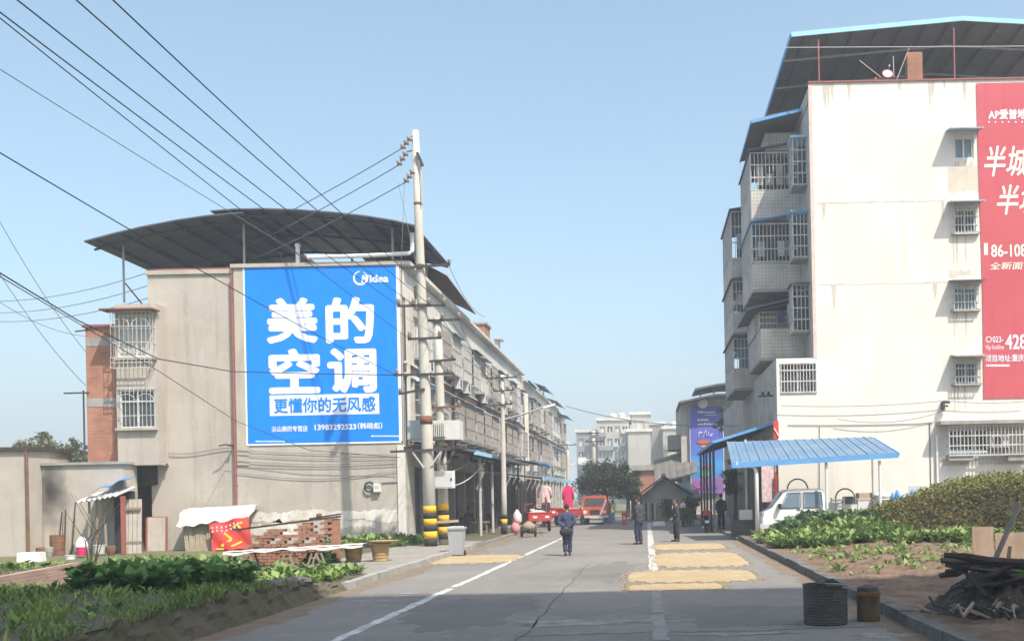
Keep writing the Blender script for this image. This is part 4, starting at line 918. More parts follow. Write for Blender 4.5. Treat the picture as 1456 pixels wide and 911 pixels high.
# red poster
rp = thing('wall_poster', 'tall red property poster hanging on the cream end wall at right', 'poster', (14.4,YR-.02,5.6))
px0 = 14.42; pz1 = at(1388,119,YR).z; pz0 = at(1400,567,YR).z
mb = MB(); mb.grid(lambda u,v: (px0+.10*math.sin(5*v)*.4*(1-u)+(21-px0)*u, YR-.03-.012*math.sin(9*u+7*v)*0-.0, pz0+(pz1-pz0)*v), 8, 14); mb.build('sheet', RED_P, rp)
FP = (V(0,YR-.03,0), V(1,0,0), V(0,-1,0))
def ru(px, py): return at(px,py,YR).x
def rtext(s_, x0, x1, y0, y1, bold, mat=CREAM_T, shear=0): 
    a, b = at(x0,y1,YR), at(x1,y0,YR); text_mb(s_, FP, a.x, b.x, a.z, b.z, .006, bold, shear).build('lettering', mat, rp)
rtext('AP爱普地产', 1405, 1471, 155, 171, .03, WHITE_P)
rtext('半城', 1399, 1465, 207, 252, .014, CREAM_T, .25)
rtext('半坡', 1417, 1484, 262, 306, .014, CREAM_T, .25)
rtext('86-108', 1409, 1459, 347, 366, .02)
rtext('全新面世', 1407, 1470, 372, 384, .01, CREAM_T, .15)
rtext('023-', 1411, 1426, 478, 487, .01, WHITE_P)
rtext('Vip hotline', 1401, 1427, 490, 499, .0, WHITE_P)
rtext('428', 1429, 1459, 475, 497, .02, WHITE_P)
rtext('项目地址:重庆·合川', 1401, 1475, 503, 515, .015, WHITE_P)
mb = MB(); c = at(1405.5,482.5,YR)
for i in range(16): a0,a1 = i*math.pi/8,(i+1)*math.pi/8; mb.quad(*[V(c.x+r*math.cos(a),YR-.036,c.z+r*math.sin(a)) for r,a in ((.10,a0),(.13,a0),(.13,a1),(.10,a1))])
mb.build('phone_ring', WHITE_P, rp)
mb = MB()
x = 1402
while x < 1434: w = random.choice((1.5,2.2)); a = at(x,521,YR); b = at(x+w,518,YR); mb.box(a.x,b.x,YR-.036,YR-.032,a.z,b.z); x += w+.7
for x in (1405,1414,1424,1433,1443,1452): a = at(x,174,YR); mb.box(a.x,a.x+.06,YR-.036,YR-.032,a.z-.03,a.z+.03)
mb.build('fine_print', WHITE_P, rp)
mb = MB(); a = at(1399,361,YR); mb.box(a.x,a.x+.16,YR-.036,YR-.032,a.z-.05,a.z+.45); mb.build('small_tag', CREAM_T, rp)

# blue awning over the shop pavement, dark posts
sa = thing('street_awning', 'dark sheet awning with blue front edge over the right shop pavement', 'awning', (XB,46,0))
q1, q2 = at(1107,600,46), at(1013,628,46)
MB().sheet(lambda u,v: (q2.x+(q1.x-.15-q2.x)*u, 46+13.5*v, q2.z+(q1.z-q2.z)*u), 3, 3, .05).build('roof_sheet', SHEET_D, sa)
MB().bar(V(q2.x,45.96,q2.z-.02),V(q1.x-.15,45.96,q1.z-.02),.06,.12).build('edge_trim', TRIM_B, sa)
MB().box(q2.x-.05,q2.x-.005,46,59.5,q2.z-.12,q2.z+.01).build('edge_trim', TRIM_B, sa)
mb = MB()
for y in (46.4,49.5,52.5,55.5,58.8): mb.bar((q2.x+.05,y,q2.z-.1),(q1.x-.2,y,q1.z-.12),.06,.09)
mb.each('rafter', IRON_D, sa)
posts(sa, [(q2.x+.12,y,.02,q2.z-.08) for y in (47.4,50.0,53.0,55.5,58.5)], .055, IRON_D)
mb = MB(); a = at(1088,563,46.4); mb.bar(a+V(-.3,0,0),a+V(1.2,0,.05),.07)
for k in range(3): mb.lathe([(.05,0),(.07,.06),(.04,.16)], a+V(-.1+.25*k,0,.05), 8)
tag(mb.build('insulator_rack', IRON_D), 'dark wire rack with insulators at the corner of the apartment block', 'rack')
p = at(1106,612,45.2); sg = thing('corner_banner', 'small red banner at the ground floor corner of the apartment block', 'banner', p)
MB().box(p.x-.22,p.x+.0,44.9,44.95,p.z-.35,p.z+.4).build('cloth', RED_B, sg); MB().bar(V(p.x-.2,44.88,p.z+.1),V(p.x-.01,44.88,p.z-.25),.04).build('stripe', SHIRT, sg)
mb = MB(); a = at(1110,700,45); mb.box(a.x-.22,a.x-.06,45.05,45.09,.3,2.6); tag(mb.build('door_curtain', CYAN_R), 'dark red strip hanging at the shop corner behind the carport', 'curtain')
a = at(1094,690,45.4); tag(MB().box(a.x-.35,a.x+.25,45.2,45.3,1.4,3.2).build('shop_poster', ROSE_C), 'faded pink poster at the shop front under the dark awning', 'poster')

# ------------------------------------------------------------------ blue carport
cp = thing('carport', 'blue sheet metal carport on white posts beside the apartment block', 'carport', (6.3,42,0))
c1, c2 = at(1040,659,39.6), at(1277,644,39.6); d1, d2 = at(1033,628,43.6), at(1239,621,43.6)
def croof(u, v): return (c1*(1-u)+c2*u)*(1-v) + (d1*(1-u)+d2*u)*v
npan = 17
for i in range(npan):
    u0, u1 = i/npan, (i+1)/npan; mb = MB()
    prof_ = [(0,.028),(.08,.028),(.14,0),(.5,0),(.56,.01),(.62,0),(.95,0),(1.0,.026)]
    def fn(u,v): 
        k = u*7; j = min(6,int(k)); t = k-j; uu = prof_[j][0]+(prof_[j+1][0]-prof_[j][0])*t; h = prof_[j][1]+(prof_[j+1][1]-prof_[j][1])*t
        return croof(u0+(u1-u0)*uu, v)+V(0,0,h+.02*math.sin(i*2.3+v*2)*.3)
    mb.sheet(fn, 7, 2, .012); mb.build('roof_panel', SHEET_B, cp)
MB().bar(c1+V(0,-.02,-.07),c2+V(0,-.02,-.07),.06,.2).build('front_trim', TRIM_B, cp)
MB().bar(c2+V(.03,0,-.03),d2+V(.03,0,-.03),.05,.12).build('side_trim', TRIM_B, cp)
mb = MB()
for v in (.08,.5,.92): mb.bar(croof(0.01,v)+V(0,0,-.09),croof(.99,v)+V(0,0,-.09),.06,.1)
mb.each('purlin', IRON, cp)
for px, y in ((1175,39.72),(1251,39.72)):
    p = at(px,680,y); MB().tube([(p.x,y,.15),(p.x,y,at(px,650,y).z-.12)], .055, 8).build('post', PAINT_W, cp)
p = at(1076,700,39.75); top = at(1046,662,39.75)
MB().tube([(p.x,39.75,.15),(p.x,39.75,at(1076,672,39.75).z),(p.x-.05,39.75,at(1076,664,39.75).z),(p.x-.2,39.7,at(1070,662,39.75).z),(top.x+.1,39.65,top.z),(top.x,39.6,top.z+.08)], .075, 8).build('downpipe', PIPE_W, cp, True)
for px in (1060,1240): p = at(px,660,43.4); MB().tube([(p.x,43.3,.15),(p.x,43.3,4.0)], .05, 8).build('post', IRON, cp)

# ------------------------------------------------------------------ white double-cab mini truck under the carport
vx = at(1082,720,40.1).x; vy = 40.1
van = thing('mini_truck', 'small white double cab mini truck parked under the blue carport', 'van', (vx, vy, .14))
def sec(poly, y0, y1, inset):   # body with rounded sides: middle section wider than edges
    mb = MB(); n = len(poly); cx = sum(p[0] for p in poly)/n; cz = sum(p[1] for p in poly)/n
    rings = []
    for y,k in ((y0,inset),(y0+.10,0),(y1-.10,0),(y1,inset)):
        b = len(mb.v); rings.append(b)
        for x,z in poly: mb.v.append((x+(cx-x)*k, y, z+(cz-z)*k))
    for a,b in zip(rings[:-1],rings[1:]):
        for i in range(n): j=(i+1)%n; mb.f.append((a+i,a+j,b+j,b+i))
    mb.f.append(tuple(rings[0]+i for i in range(n))); mb.f.append(tuple(rings[-1]+i for i in range(n-1,-1,-1)))
    return mb
X = lambda x: vx+x; Z = lambda z: .14+z
cab = [(X(.02),Z(.35)),(X(.0),Z(.62)),(X(.08),Z(.92)),(X(.30),Z(1.02)),(X(.42),Z(1.08)),(X(.86),Z(1.68)),(X(1.0),Z(1.76)),(X(1.4),Z(1.80)),(X(2.30),Z(1.79)),(X(2.42),Z(1.70)),(X(2.46),Z(1.0)),(X(2.46),Z(.35))]
sec(cab, vy, vy+1.5, .05).build('cab', VAN_W, van)
gp_ = lambda pts, nm: MB().prism([(X(a),Z(b)) for a,b in pts], vy-.012, vy+.02, 'y').build(nm, GLASS_B, van)
gp_([(.78,1.10),(1.02,1.58),(1.10,1.62),(1.46,1.62),(1.46,1.10)], 'side_window'); gp_([(1.66,1.10),(1.66,1.62),(2.24,1.62),(2.30,1.54),(2.30,1.14),(2.26,1.10)], 'side_window')
mb = MB(); 
for seg in ([(.74,1.07),(1.0,1.63),(1.5,1.65),(1.5,1.07)],[(1.62,1.07),(1.62,1.65),(2.30,1.65),(2.34,1.07)]):
    pts = [V(X(a),vy-.016,Z(b)) for a,b in seg]+[V(X(seg[0][0]),vy-.016,Z(seg[0][1]))]
    for p,q in zip(pts[:-1],pts[1:]): mb.bar(p,q,.02,.02)
mb.each('window_seal', BLK, van)
mb = MB(); mb.hexa([(X(.40),vy+.16,Z(1.10)),(X(.40),vy+1.34,Z(1.10)),(X(.43),vy+1.34,Z(1.10)),(X(.43),vy+.16,Z(1.10)),(X(.80),vy+.2,Z(1.66)),(X(.80),vy+1.3,Z(1.66)),(X(.83),vy+1.3,Z(1.66)),(X(.83),vy+.2,Z(1.66))]); mb.build('windscreen', GLASS, van)
MB().rbox((X(.70),vy-.12,Z(1.16)), .06,.10,.08).build('wing_mirror', BLK, van)
MB().lathe([(.02,-.02),(.13,-.02),(.12,.03)], (X(.06),vy+.25,Z(.80)), 12, 'x').build('headlight', GLASS_B, van)
MB().box(X(-.05),X(.3),vy-.01,vy+1.51,Z(.30),Z(.48)).build('bumper', GREY_BOX, van)
mb = MB(); mb.box(X(1.55),X(1.565),vy-.008,vy,Z(.42),Z(1.66)); mb.build('door_gap', BLK, van)
mb = MB(); mb.box(X(1.36),X(1.50),vy-.02,vy,Z(.98),Z(1.01)); mb.box(X(2.2),X(2.34),vy-.02,vy,Z(.98),Z(1.01)); mb.each('door_handle', BLK, van)
mb = MB(); mb.box(X(2.50),X(4.1),vy,vy+1.5,Z(.55),Z(.62)); mb.box(X(2.50),X(4.1),vy,vy+.04,Z(.62),Z(.90)); mb.box(X(2.50),X(4.1),vy+1.46,vy+1.5,Z(.62),Z(.90)); mb.box(X(4.06),X(4.1),vy+.04,vy+1.46,Z(.62),Z(.90)); mb.build('cargo_bed', VAN_W, van)
for x in (.75,3.3):
    for y in (vy+.02,vy+1.32):
        w = MB().lathe([(.12,0),(.27,0),(.28,.04),(.28,.12),(.27,.16),(.12,.16)], (X(x),y,Z(.28)), 18, 'y').build('wheel', BLK, van)
        MB().lathe([(.02,-.005),(.16,-.005),(.16,.165),(.02,.165)], (X(x),y,Z(.28)), 14, 'y').build('rim', IRON, w)
# odds and ends under the carport
def hoop(cx, y, z, R, label, cat='hoop'):
    mb = MB(); mb.tube([(cx+R*math.cos(a),y,z+R*math.sin(a)) for a in [math.pi*i/14 for i in range(15)]], .03, 6)
    o = thing('hoop_frame', label, cat, (cx,y,.14)); mb.build('arch', IRON_D, o)
    for s_ in (-1,1): MB().tube([(cx+s_*R,y,z),(cx+s_*R,y,.14)], .025, 6).build('leg', IRON_D, o)
q = at(1135,695,43.5); hoop(q.x, 43.7, q.z, .42, 'bent dark pipe hoop rising behind the white mini truck')
q = at(1203,708,44); hoop(q.x, 44.2, q.z, .40, 'round dark pipe hoop against the cream wall under the carport')
q = at(1190,716,43.2); ch = thing('plastic_chair', 'white slatted plastic chair standing beyond the mini truck', 'chair', (q.x,43.2,.14))
for i in range(7): MB().box(q.x-.24,q.x+.24,43.0,43.03,.62+i*.13,.62+i*.13+.07).build('slat', PAINT_W, ch)
mb = MB(); mb.box(q.x-.29,q.x-.24,43.0,43.05,.14,1.55); mb.box(q.x+.24,q.x+.29,43.0,43.05,.14,1.55); mb.each('back_post', PAINT_W, ch)
MB().box(q.x-.28,q.x+.28,42.55,43.0,.55,.60).build('seat', PAINT_W, ch)
for sx in (-.25,.22): MB().box(q.x+sx,q.x+sx+.04,42.57,42.61,.14,.55).build('leg', PAINT_W, ch)
q = at(1232,716,43.6); wm = thing('washing_machine', 'white washing machine topped with a brown carton under the carport', 'appliance', (q.x,43.6,.14))
MB().box(q.x-.40,q.x+.32,43.3,43.9,.14,1.42).build('body', PAINT_W, wm); MB().box(q.x-.42,q.x+.34,43.28,43.92,1.42,1.48).build('lid', GREY_BOX, wm)
tag(MB().rbox((q.x-.02,43.6,1.60),.36,.25,.11,.1).build('carton', WOOD_P), 'brown flat carton lying on the washing machine', 'carton')
q = at(1208,718,43.4); tag(MB().box(q.x-.28,q.x+.28,43.2,43.6,.14,1.25).build('cabinet', PAINT_W), 'low white cabinet between plastic chair and washing machine', 'cabinet')
q2_ = at(1206,706,43.4); tag(MB().rbox((q2_.x,43.4,1.42),.25,.18,.16,.3,taper=.7).build('tool_bundle', IRON_D), 'dark bundle of tools piled on the low white cabinet', 'bundle')
q = at(1254,712,43.2); tb = thing('plastic_tub', 'white round plastic tub with flared rim near the carport right post', 'tub', (q.x,43.2,.14))
MB().lathe([(.25,0),(.33,1.0),(.36,1.25),(.40,1.27),(.40,1.32),(.34,1.32),(.31,1.05)], (q.x,43.2,.14), 18).build('shell', PAINT_W, tb, True); MB().lathe([(.2,0),(.42,.03),(.30,.22),(.05,.26)], (q.x,43.2,1.48), 16).build('lid', SHIRT, tb, True)
q = at(1284,710,42.8); bb = thing('blue_sacks', 'heap of blue plastic sacks against the wall right of the carport', 'sacks', (q.x,42.8,.2))
for k in range(5):
    MB().lathe([(.03,0),(.13,.12),(.14,.45),(.10,.75),(.03,.95)], (q.x-.42+.2*k,42.8+.06*(k%2),.75+.12*math.sin(k*2)), 8).build('sack', TARP_B, bb, True)
MB().box(q.x-.55,q.x+.55,42.6,43.1,.14,.78).build('crate', WOOD, bb)
q = at(1304,700,44.2); tag(MB().rbox((q.x,44.3,1.05),.34,.02,.92,0,0,.06).build('leaning_board', GREY_BOX), 'pale grey board leaning on the cream wall right of the blue sacks', 'board')
# ------------------------------------------------------------------ utility poles
def insul(parent, p, s=1.0): MB().lathe([(.02*s,0),(.07*s,.02*s),(.04*s,.06*s),(.08*s,.08*s),(.04*s,.12*s),(.06*s,.14*s),(.03*s,.18*s)], p, 8).build('insulator', CERAMIC, parent, True)
def pole(label, base, top, r0, r1, bands=(), name='utility_pole'):
    t = thing(name, label, 'pole', base)
    b, tp = Vector(base), Vector(top)
    MB().tube([b+(tp-b)*k for k in (0,.25,.5,.75,1)], [r0+(r1-r0)*k for k in (0,.25,.5,.75,1)], 14).build('shaft', POLE_C, t, True)
    def pt(z): k = (z-b.z)/(tp.z-b.z); return b+(tp-b)*k, r0+(r1-r0)*k
    for z0,z1,m in bands:
        (a,ra),(c,rc_) = pt(z0),pt(z1); MB().tube([a,c],[ra+.006,rc_+.006],14).build('painted_band', m, t, True)
    return t, pt
Yp = 37.5
Yp = 37.6; base = V(at(613,776.5,Yp).x, Yp, .13)
p1, pt1 = pole('tall concrete utility pole with yellow and black bands beside the blue advert', base, at(590.5,186,Yp), .235, .125,
    [(at(613,b,Yp).z, at(613,a,Yp).z, m) for a,b,m in ((719,728.5,YEL),(728.5,737,BLK),(737,746,YEL),(746,755,BLK),(755,765,YEL),(765,776,BLK))])
def arm(t, x0,y0,x1,y1, Y, ins=(), w=.08, mat=IRON_D, s=1.0, rows=None):
    a, b = at(x0,y0,Y), at(x1,y1,Y); o = MB().bar(a,b,w,w).build('crossarm', mat, t)
    for k in ins: insul(t, a+(b-a)*k+V(0,0,w/2-.01), s)
    return a, b
ya = Yp-.2
arm(p1, 571,381,640,376, ya, (.02,.98))
arm(p1, 565,435,633,434, ya, (.02,.34,.66,.98), s=1.3)
arm(p1, 580,482,628,480, ya, (.05,.95), s=1.3)
arm(p1, 560,533,646,531, ya, (.05,.9))
arm(p1, 567,560,604,553, ya, (.05,))
arm(p1, 555,642,643,638, ya, ())
mb = MB(); mb.bar(at(585,640,ya),at(603,665,ya),.05); mb.bar(at(628,640,ya),at(613,662,ya),.05); mb.each('brace', IRON, p1)
(z1_,r1_) = pt1(at(603,560,Yp).z); 
q = at(606,597,Yp); pp,r_ = pt1(q.z); MB().tube([pp-V(0,0,.14),pp+V(0,0,.14)],[r_+.02,r_+.02],14).build('collar', RUST, p1, True)
for py in (290,378,434): q,r_ = pt1(at(597,py,Yp).z); MB().tube([q-V(0,0,.04),q+V(0,0,.04)],[r_+.012]*2,14).build('collar', RUST, p1)
MB().bar(at(593,217,Yp-.2),at(601,236,Yp-.2),.08,.1).build('bracket', IRON_D, p1)
MB().tube([at(597,228,Yp-.15),at(600,260,Yp-.17),at(600,290,Yp-.17)],.025,6).build('conduit', IRON, p1)
# strain insulators at the top
HV = []
for (x0,y0,x1,y1) in ((584,195,570,212),(578,216,565,236),(588,242,575,260)):
    a, b = at(x0,y0,Yp-.1), at(x1,y1,Yp-.1); d = (b-a); L_ = d.length; mb = MB()
    pts = []; rs = []
    for i in range(13): pts.append(a+d*(i/12)); rs.append((.035,.12,.12,.04)[i%4] if 0<i<12 else .03)
    mb.tube(pts, rs, 10); mb.build('strain_insulator', CERAMIC, p1); HV.append(b)
    MB().bar(a, a.lerp(V(pt1(a.z)[0].x,Yp,a.z+.1),.9), .04).build('link', IRON_D, p1)
Y2 = 38.5; base2 = V(at(632,776,Y2).x, Y2, .13)
p2_, pt2 = pole('shorter banded concrete pole carrying the transformer behind the tall pole', base2, at(622,452,Y2), .20, .15,
    [(at(632,b,Y2).z, at(632,a,Y2).z, m) for a,b,m in ((715,725,YEL),(725,732,BLK),(732,741,YEL),(741,748.5,BLK),(748.5,758,YEL),(758,766,BLK))])
y2a = Y2-.18
arm(p2_, 603,456,655,454, y2a, (.05,.5,.95), s=1.2); arm(p2_, 606,514,648,511, y2a, (.9,)); arm(p2_, 612,580,657,577, y2a, (.1,.9), mat=RUST)
# transformer on its platform
tr = thing('transformer', 'grey finned transformer on a platform between the two banded poles', 'transformer', at(625,635,Yp+.7))
a, b = at(607,626,Yp+.9), at(656,598,Yp+.9)
MB().box(a.x,b.x,Yp+.5,Yp+1.3,a.z,b.z).build('tank', GREY_BOX, tr)
mb = MB()
for i in range(11): x = a.x+.06+(b.x-a.x-.6)*i/10; mb.box(x,x+.03,Yp+.28,Yp+.5,a.z+.1,b.z-.08)
mb.each('fin', GREY_BOX, tr)
a2, b2 = at(583,625,Yp+.9), at(602,598,Yp+.9); MB().box(a2.x,b2.x,Yp+.5,Yp+1.1,a2.z,b2.z).build('switch_box', M('box_bluegrey',(.42,.47,.50),(.36,.40,.43),2,.6), tr)
for k in range(3): insul(tr, V(a.x+.3+.4*k,Yp+.9,b.z), 1.6)
a3, b3 = at(578,640,Yp+.8), at(660,633,Yp+.8); mb = MB(); mb.box(a3.x,b3.x,Yp+.35,Yp+.45,a3.z,a3.z+.12); mb.box(a3.x,b3.x,Yp+1.3,Yp+1.4,a3.z,a3.z+.12); mb.each('platform_beam', IRON_D, tr)
mb = MB(); 
for k in range(5): x = a3.x+.2+(b3.x-a3.x-.4)*k/4; mb.box(x,x+.08,Yp+.3,Yp+1.45,a3.z+.125,a3.z+.2)
mb.each('platform_slat', RUST, tr)
for dx in (0,.35,.7): MB().tube([(b.x-.2-dx,Yp+.9,a.z-.05),(b.x-.3-dx,Yp+.7,a.z-.5),(b.x-.5-dx*.5,Yp+.5,a.z-.9)],.05,6).build('cable_loop', IRON_D, tr)
a, b = at(616,694,Yp+.35), at(645,669,Yp+.35)
mbx = thing('meter_cabinet', 'white meter cabinet strapped between the two banded poles', 'cabinet', a)
MB().box(a.x,b.x,Yp+.25,Yp+.6,a.z,b.z).build('body', PAINT_W, mbx); MB().box(a.x+.03,b.x-.03,Yp+.235,Yp+.25,a.z+.04,b.z-.04).build('door', GREY_BOX, mbx); MB().box(b.x-.10,b.x-.05,Yp+.22,Yp+.235,(a.z+b.z)/2-.05,(a.z+b.z)/2+.05).build('handle', BLK, mbx)
MB().bar(at(620,742,Yp+.3),at(652,740,Yp+.3),.09).build('tie_board', WOOD_P, p2_)
# third pole with a street lamp arm
base3 = gp(717,759,.12)
p3, pt3 = pole('concrete pole with crossarms and a lamp arm in front of the awning', base3, at(714,533,base3.y), .15, .09, [(base3.z+.02,base3.z+.45,BLK),(base3.z+.45,base3.z+.7,YEL),(base3.z+.7,base3.z+.9,BLK)])
for (x0,y0,x1,y1) in ((691,538,735,536),(702,556,731,554),(702,576,728,574)): arm(p3,x0,y0,x1,y1,base3.y-.12,(.03,.35,.7,.97),.06)
mb = MB(); mb.tube([at(714,597,base3.y),at(740,590,base3.y-.2),at(776,578,base3.y-.4)],.045,6); mb.build('lamp_arm', IRON, p3)
MB().rbox(at(778,577,base3.y-.4)+V(.1,0,0),.28,.1,.05,0,-.25).build('lamp_head', PAINT_W, p3)
# far poles
p4, pt4 = pole('distant pale pole with lamp arms beside the dark tree', V(at(845,743,88).x,88,0), at(844,612,88), .22, .16)
arm(p4, 832,628,858,627, 87.7, (.1,.9), .1); arm(p4, 836,616,852,615, 87.7, (.2,.8), .1)
MB().tube([at(848,664,87.8),at(858,660,87.8),at(866,657,87.8)],.07,6).build('lamp_arm', PAINT_W, p4); MB().rbox(at(868,656,87.8),.35,.15,.08,0,-.3).build('lamp_head', PAINT_W, p4)
MB().tube([at(843,653,87.8),at(830,655,87.8),at(812,662,87.8)],.06,6).build('lamp_arm', PAINT_W, p4); MB().box(at(822,655,87.7).x,at(834,655,87.7).x,87.6,87.75,at(828,660,87.7).z,at(828,650,87.7).z).build('lamp_sign', PAINT_W, p4)
p5, pt5 = pole('slim distant pole rising in front of the far pale apartment house', V(at(808,735,112).x,112,0), at(807,628,112), .2, .14)
arm(p5, 795,633,820,632, 111.7, (.1,.5,.9), .1)

# ------------------------------------------------------------------ wires
def wire(a, b, sag, r=.016, label=None, n=24, mat=CABLE, name='overhead_wire', group=None):
    a, b = Vector(a), Vector(b)
    mb = MB().tube([a+(b-a)*t-V(0,0,4*sag*t*(1-t)) for t in [i/n for i in range(n+1)]], r, 5)
    return tag(mb.build(name, mat), label, 'wire', group)
def span(x0,y0,zz, x1,y1, Y1, label, sag=.15, r=.011, back=1.5, mat=CABLE):
    """wire from a pole point at depth Y1 back over the frame corner (x0,y0), where it is zz metres high, and on behind the camera"""
    a, b = x0-OX, OY-y0; u = a*_c+b*_s; v = -a*_s+b*_c; Y0 = (zz-EYE)*F_PX/v
    P0 = V(u/F_PX*Y0, Y0, zz); P1 = at(x1,y1,Y1); E = P1+(P0-P1)*back
    wire(P1, E, sag, r, label, 30, mat, group='overhead wires leaving the tall pole towards the camera')
span(175,0,8.6, 631,433, ya, 'rightmost of the long wires crossing the sky at upper left')
span(124,0,8.6, 611,433, ya, 'second long wire from the right crossing the sky at upper left')
span(42,0,8.6, 588,433, ya, 'third long wire from the right crossing the sky at upper left')
span(0,4,8.7, 566,434, ya, 'fourth long wire, upper of a close pair entering at the top left corner')
span(0,12,8.5, 581,481, ya, 'fifth long wire, lower of a close pair entering at the top left corner', r=.009)
span(0,86,8.4, 627,480, ya, 'sixth thin wire crossing the sky above the roof canopies', r=.008, mat=CABLE_G)
span(0,193,7.6, 562,532, ya, 'seventh wire meeting the left roof canopy at its tip', .3)
wl = [at(0,388,24), at(110,455,29), at(225,510,34), at(330,528,37.5), at(440,531,ya), at(561,533,ya)]
tag(MB().tube([wl[0]+(wl[0]-wl[1])*1.5]+wl, .017, 6).build('sagging_cable', CABLE), 'thick black cable sagging across the end wall to the advert edge', 'cable')
wl = [at(0,393,24), at(112,460,30), at(225,527,36), at(335,598,41.5), at(440,640,41.9), at(570,650,42)]
tag(MB().tube([wl[0]+(wl[0]-wl[1])*1.5]+wl, .012, 6).build('slanting_cable', CABLE), 'thin black cable slanting down the end wall below the advert', 'cable')
for i,(p,(x,y)) in enumerate(zip(HV, ((-30,428),(-30,444),(-30,456)))):
    wire(p, at(x,y,62), 1.5, .018, ('top','middle','lowest')[i]+' of three wires running left from the strain insulators behind the roof', mat=CABLE_G)
for i,(a_,b_) in enumerate((((0,262),(122,545)),((0,355),(122,550)),((0,440),(122,505)))):
    wire(at(a_[0]-40,a_[1]-20-10*i,38), at(122,(500,548,478)[i],45.3), .4, .012, 'thin grey wire at far left ending at the brick wall, '+('middle','lowest','highest')[i]+' of three', mat=CABLE_G)
q = at(805,577,83); wire(q, at(1052,605,64), .5, .03, 'dark cable strung across the far street between both rows of houses', mat=CABLE_G)
wire(at(638,377,ya), at(690,450,47), .4, .010, 'thin drop wire falling from the top crossarm to the left row front', mat=CABLE_G)
wire(at(566,260,Yp-.1), at(597,400,ya), .0, .008, 'thin jumper wire hanging from the strain insulators down the tall pole', mat=CABLE_G)
wire(at(575,260,Yp-.1), at(570,380,ya), .1, .008, 'thin jumper wire hanging left of the tall pole to the top crossarm', mat=CABLE_G)
wire(at(628,690,Yp+.3), at(690,655,46.5), .35, .02, 'white cable looping from the meter cabinet to the awning post', mat=GREY_BOX)
wire(at(600,665,Yp+.3), at(668,656,45.5), .3, .02, 'upper white cable looping from the tall pole to the awning edge', mat=GREY_BOX)
q0 = at(653,455,y2a)
for i,(x,y,Y) in enumerate(((700,548,base3.y-.1),(715,540,base3.y-.1),(728,556,base3.y-.1))): wire(q0+V(-.3*i,0,0), at(x,y,Y), .25, .012, 'wire from the shorter pole to the lamp arm pole, '+('left','middle','right')[i]+' strand', mat=CABLE_G)

# grey wheeled bin
bb_ = gp(650,790,.0); wb = thing('wheelie_bin', 'grey plastic wheelie bin standing on the road edge by the poles', 'bin', bb_)
h = .86; mb = MB(); mb.hexa([bb_+V(*p) for p in ((-.19,-.19,.05),(.19,-.19,.05),(.19,.19,.05),(-.19,.19,.05),(-.25,-.26,h),(.25,-.26,h),(.25,.26,h),(-.25,.26,h))]); mb.build('body', BIN_G, wb)
MB().rbox(bb_+V(0,.0,h+.03),.28,.29,.03).build('lid', BIN_G, wb); MB().rbox(bb_+V(0,-.01,h+.075),.22,.23,.02,taper=.85).build('lid_top', BIN_G, wb)
for sx in (-.23,.19): MB().lathe([(.02,0),(.09,0),(.09,.05),(.02,.05)], bb_+V(sx,.2,.09), 10, 'x').build('wheel', BLK, wb)
MB().tube([bb_+V(-.2,.29,h-.02),bb_+V(-.2,.34,h+.02),bb_+V(.2,.34,h+.02),bb_+V(.2,.29,h-.02)],.02,6).build('handle', BIN_G, wb)

# ------------------------------------------------------------------ low houses and yard at the left
YH = 40.0
h1 = thing('low_house', 'low beige plastered house with flat dark roof at the left edge', 'house', at(50,790,YH))
x0, x1 = at(-160,700,YH).x, at(40,700,YH).x; zt = at(50,640,YH).z
MB().box(x0,x1,YH,YH+2.8,-.4,zt).build('wall', PLASTER, h1)
MB().box(x0-.1,x1+.12,YH-.12,YH+2.9,zt,zt+.14).build('roof_edge', WOOD_D, h1)
p = at(40,700,YH); MB().tube([(p.x,YH-.06,-.2),(p.x,YH-.06,zt)],.06,8).build('drain_pipe', RUST, h1)
YJ = 40.9
h2 = thing('soot_house', 'beige annex wall with a large black soot stain beside the lean-to', 'house', at(120,790,YJ))
x2 = at(176,700,YJ).x; zt2 = at(140,660,YJ).z
SOOT = M('soot', (.05,.047,.043), (.10,.09,.08), 3, .95)
def M_soot():
    m = PLASTER.copy(); m.name = 'plaster_sooty'; N = m.node_tree.nodes; L = m.node_tree.links; b = N['Principled BSDF']; src = b.inputs['Base Color'].links[0].from_socket
    geo = N.new('ShaderNodeNewGeometry'); c = at(69,699,YJ)
    sub = N.new('ShaderNodeVectorMath'); sub.operation = 'SUBTRACT'; sub.inputs[1].default_value = c; L.new(geo.outputs['Position'], sub.inputs[0])
    mul = N.new('ShaderNodeVectorMath'); mul.operation = 'MULTIPLY'; mul.inputs[1].default_value = (.95,.2,.55); L.new(sub.outputs[0], mul.inputs[0])
    no = N.new('ShaderNodeTexNoise'); no.inputs['Scale'].default_value = 1.3; no.inputs['Detail'].default_value = 5; L.new(geo.outputs['Position'], no.inputs['Vector'])
    ln = N.new('ShaderNodeVectorMath'); ln.operation = 'LENGTH'; L.new(mul.outputs[0], ln.inputs[0])
    ad_ = N.new('ShaderNodeMath'); ad_.operation = 'MULTIPLY_ADD'; ad_.inputs[1].default_value = .9; L.new(no.outputs['Fac'], ad_.inputs[0]); L.new(ln.outputs['Value'], ad_.inputs[2])
    mr = N.new('ShaderNodeMapRange'); mr.inputs['From Min'].default_value = 1.35; mr.inputs['From Max'].default_value = .55; L.new(ad_.outputs[0], mr.inputs['Value'])
    mx = N.new('ShaderNodeMix'); mx.data_type = 'RGBA'; L.new(mr.outputs[0], mx.inputs['Factor']); L.new(src, mx.inputs['A']); mx.inputs['B'].default_value = (.05,.047,.045,1); L.new(mx.outputs['Result'], b.inputs['Base Color']); return m
MB().box(x1+.02,x2,YJ,YJ+1.1,-.4,zt2).build('wall', M_soot(), h2)
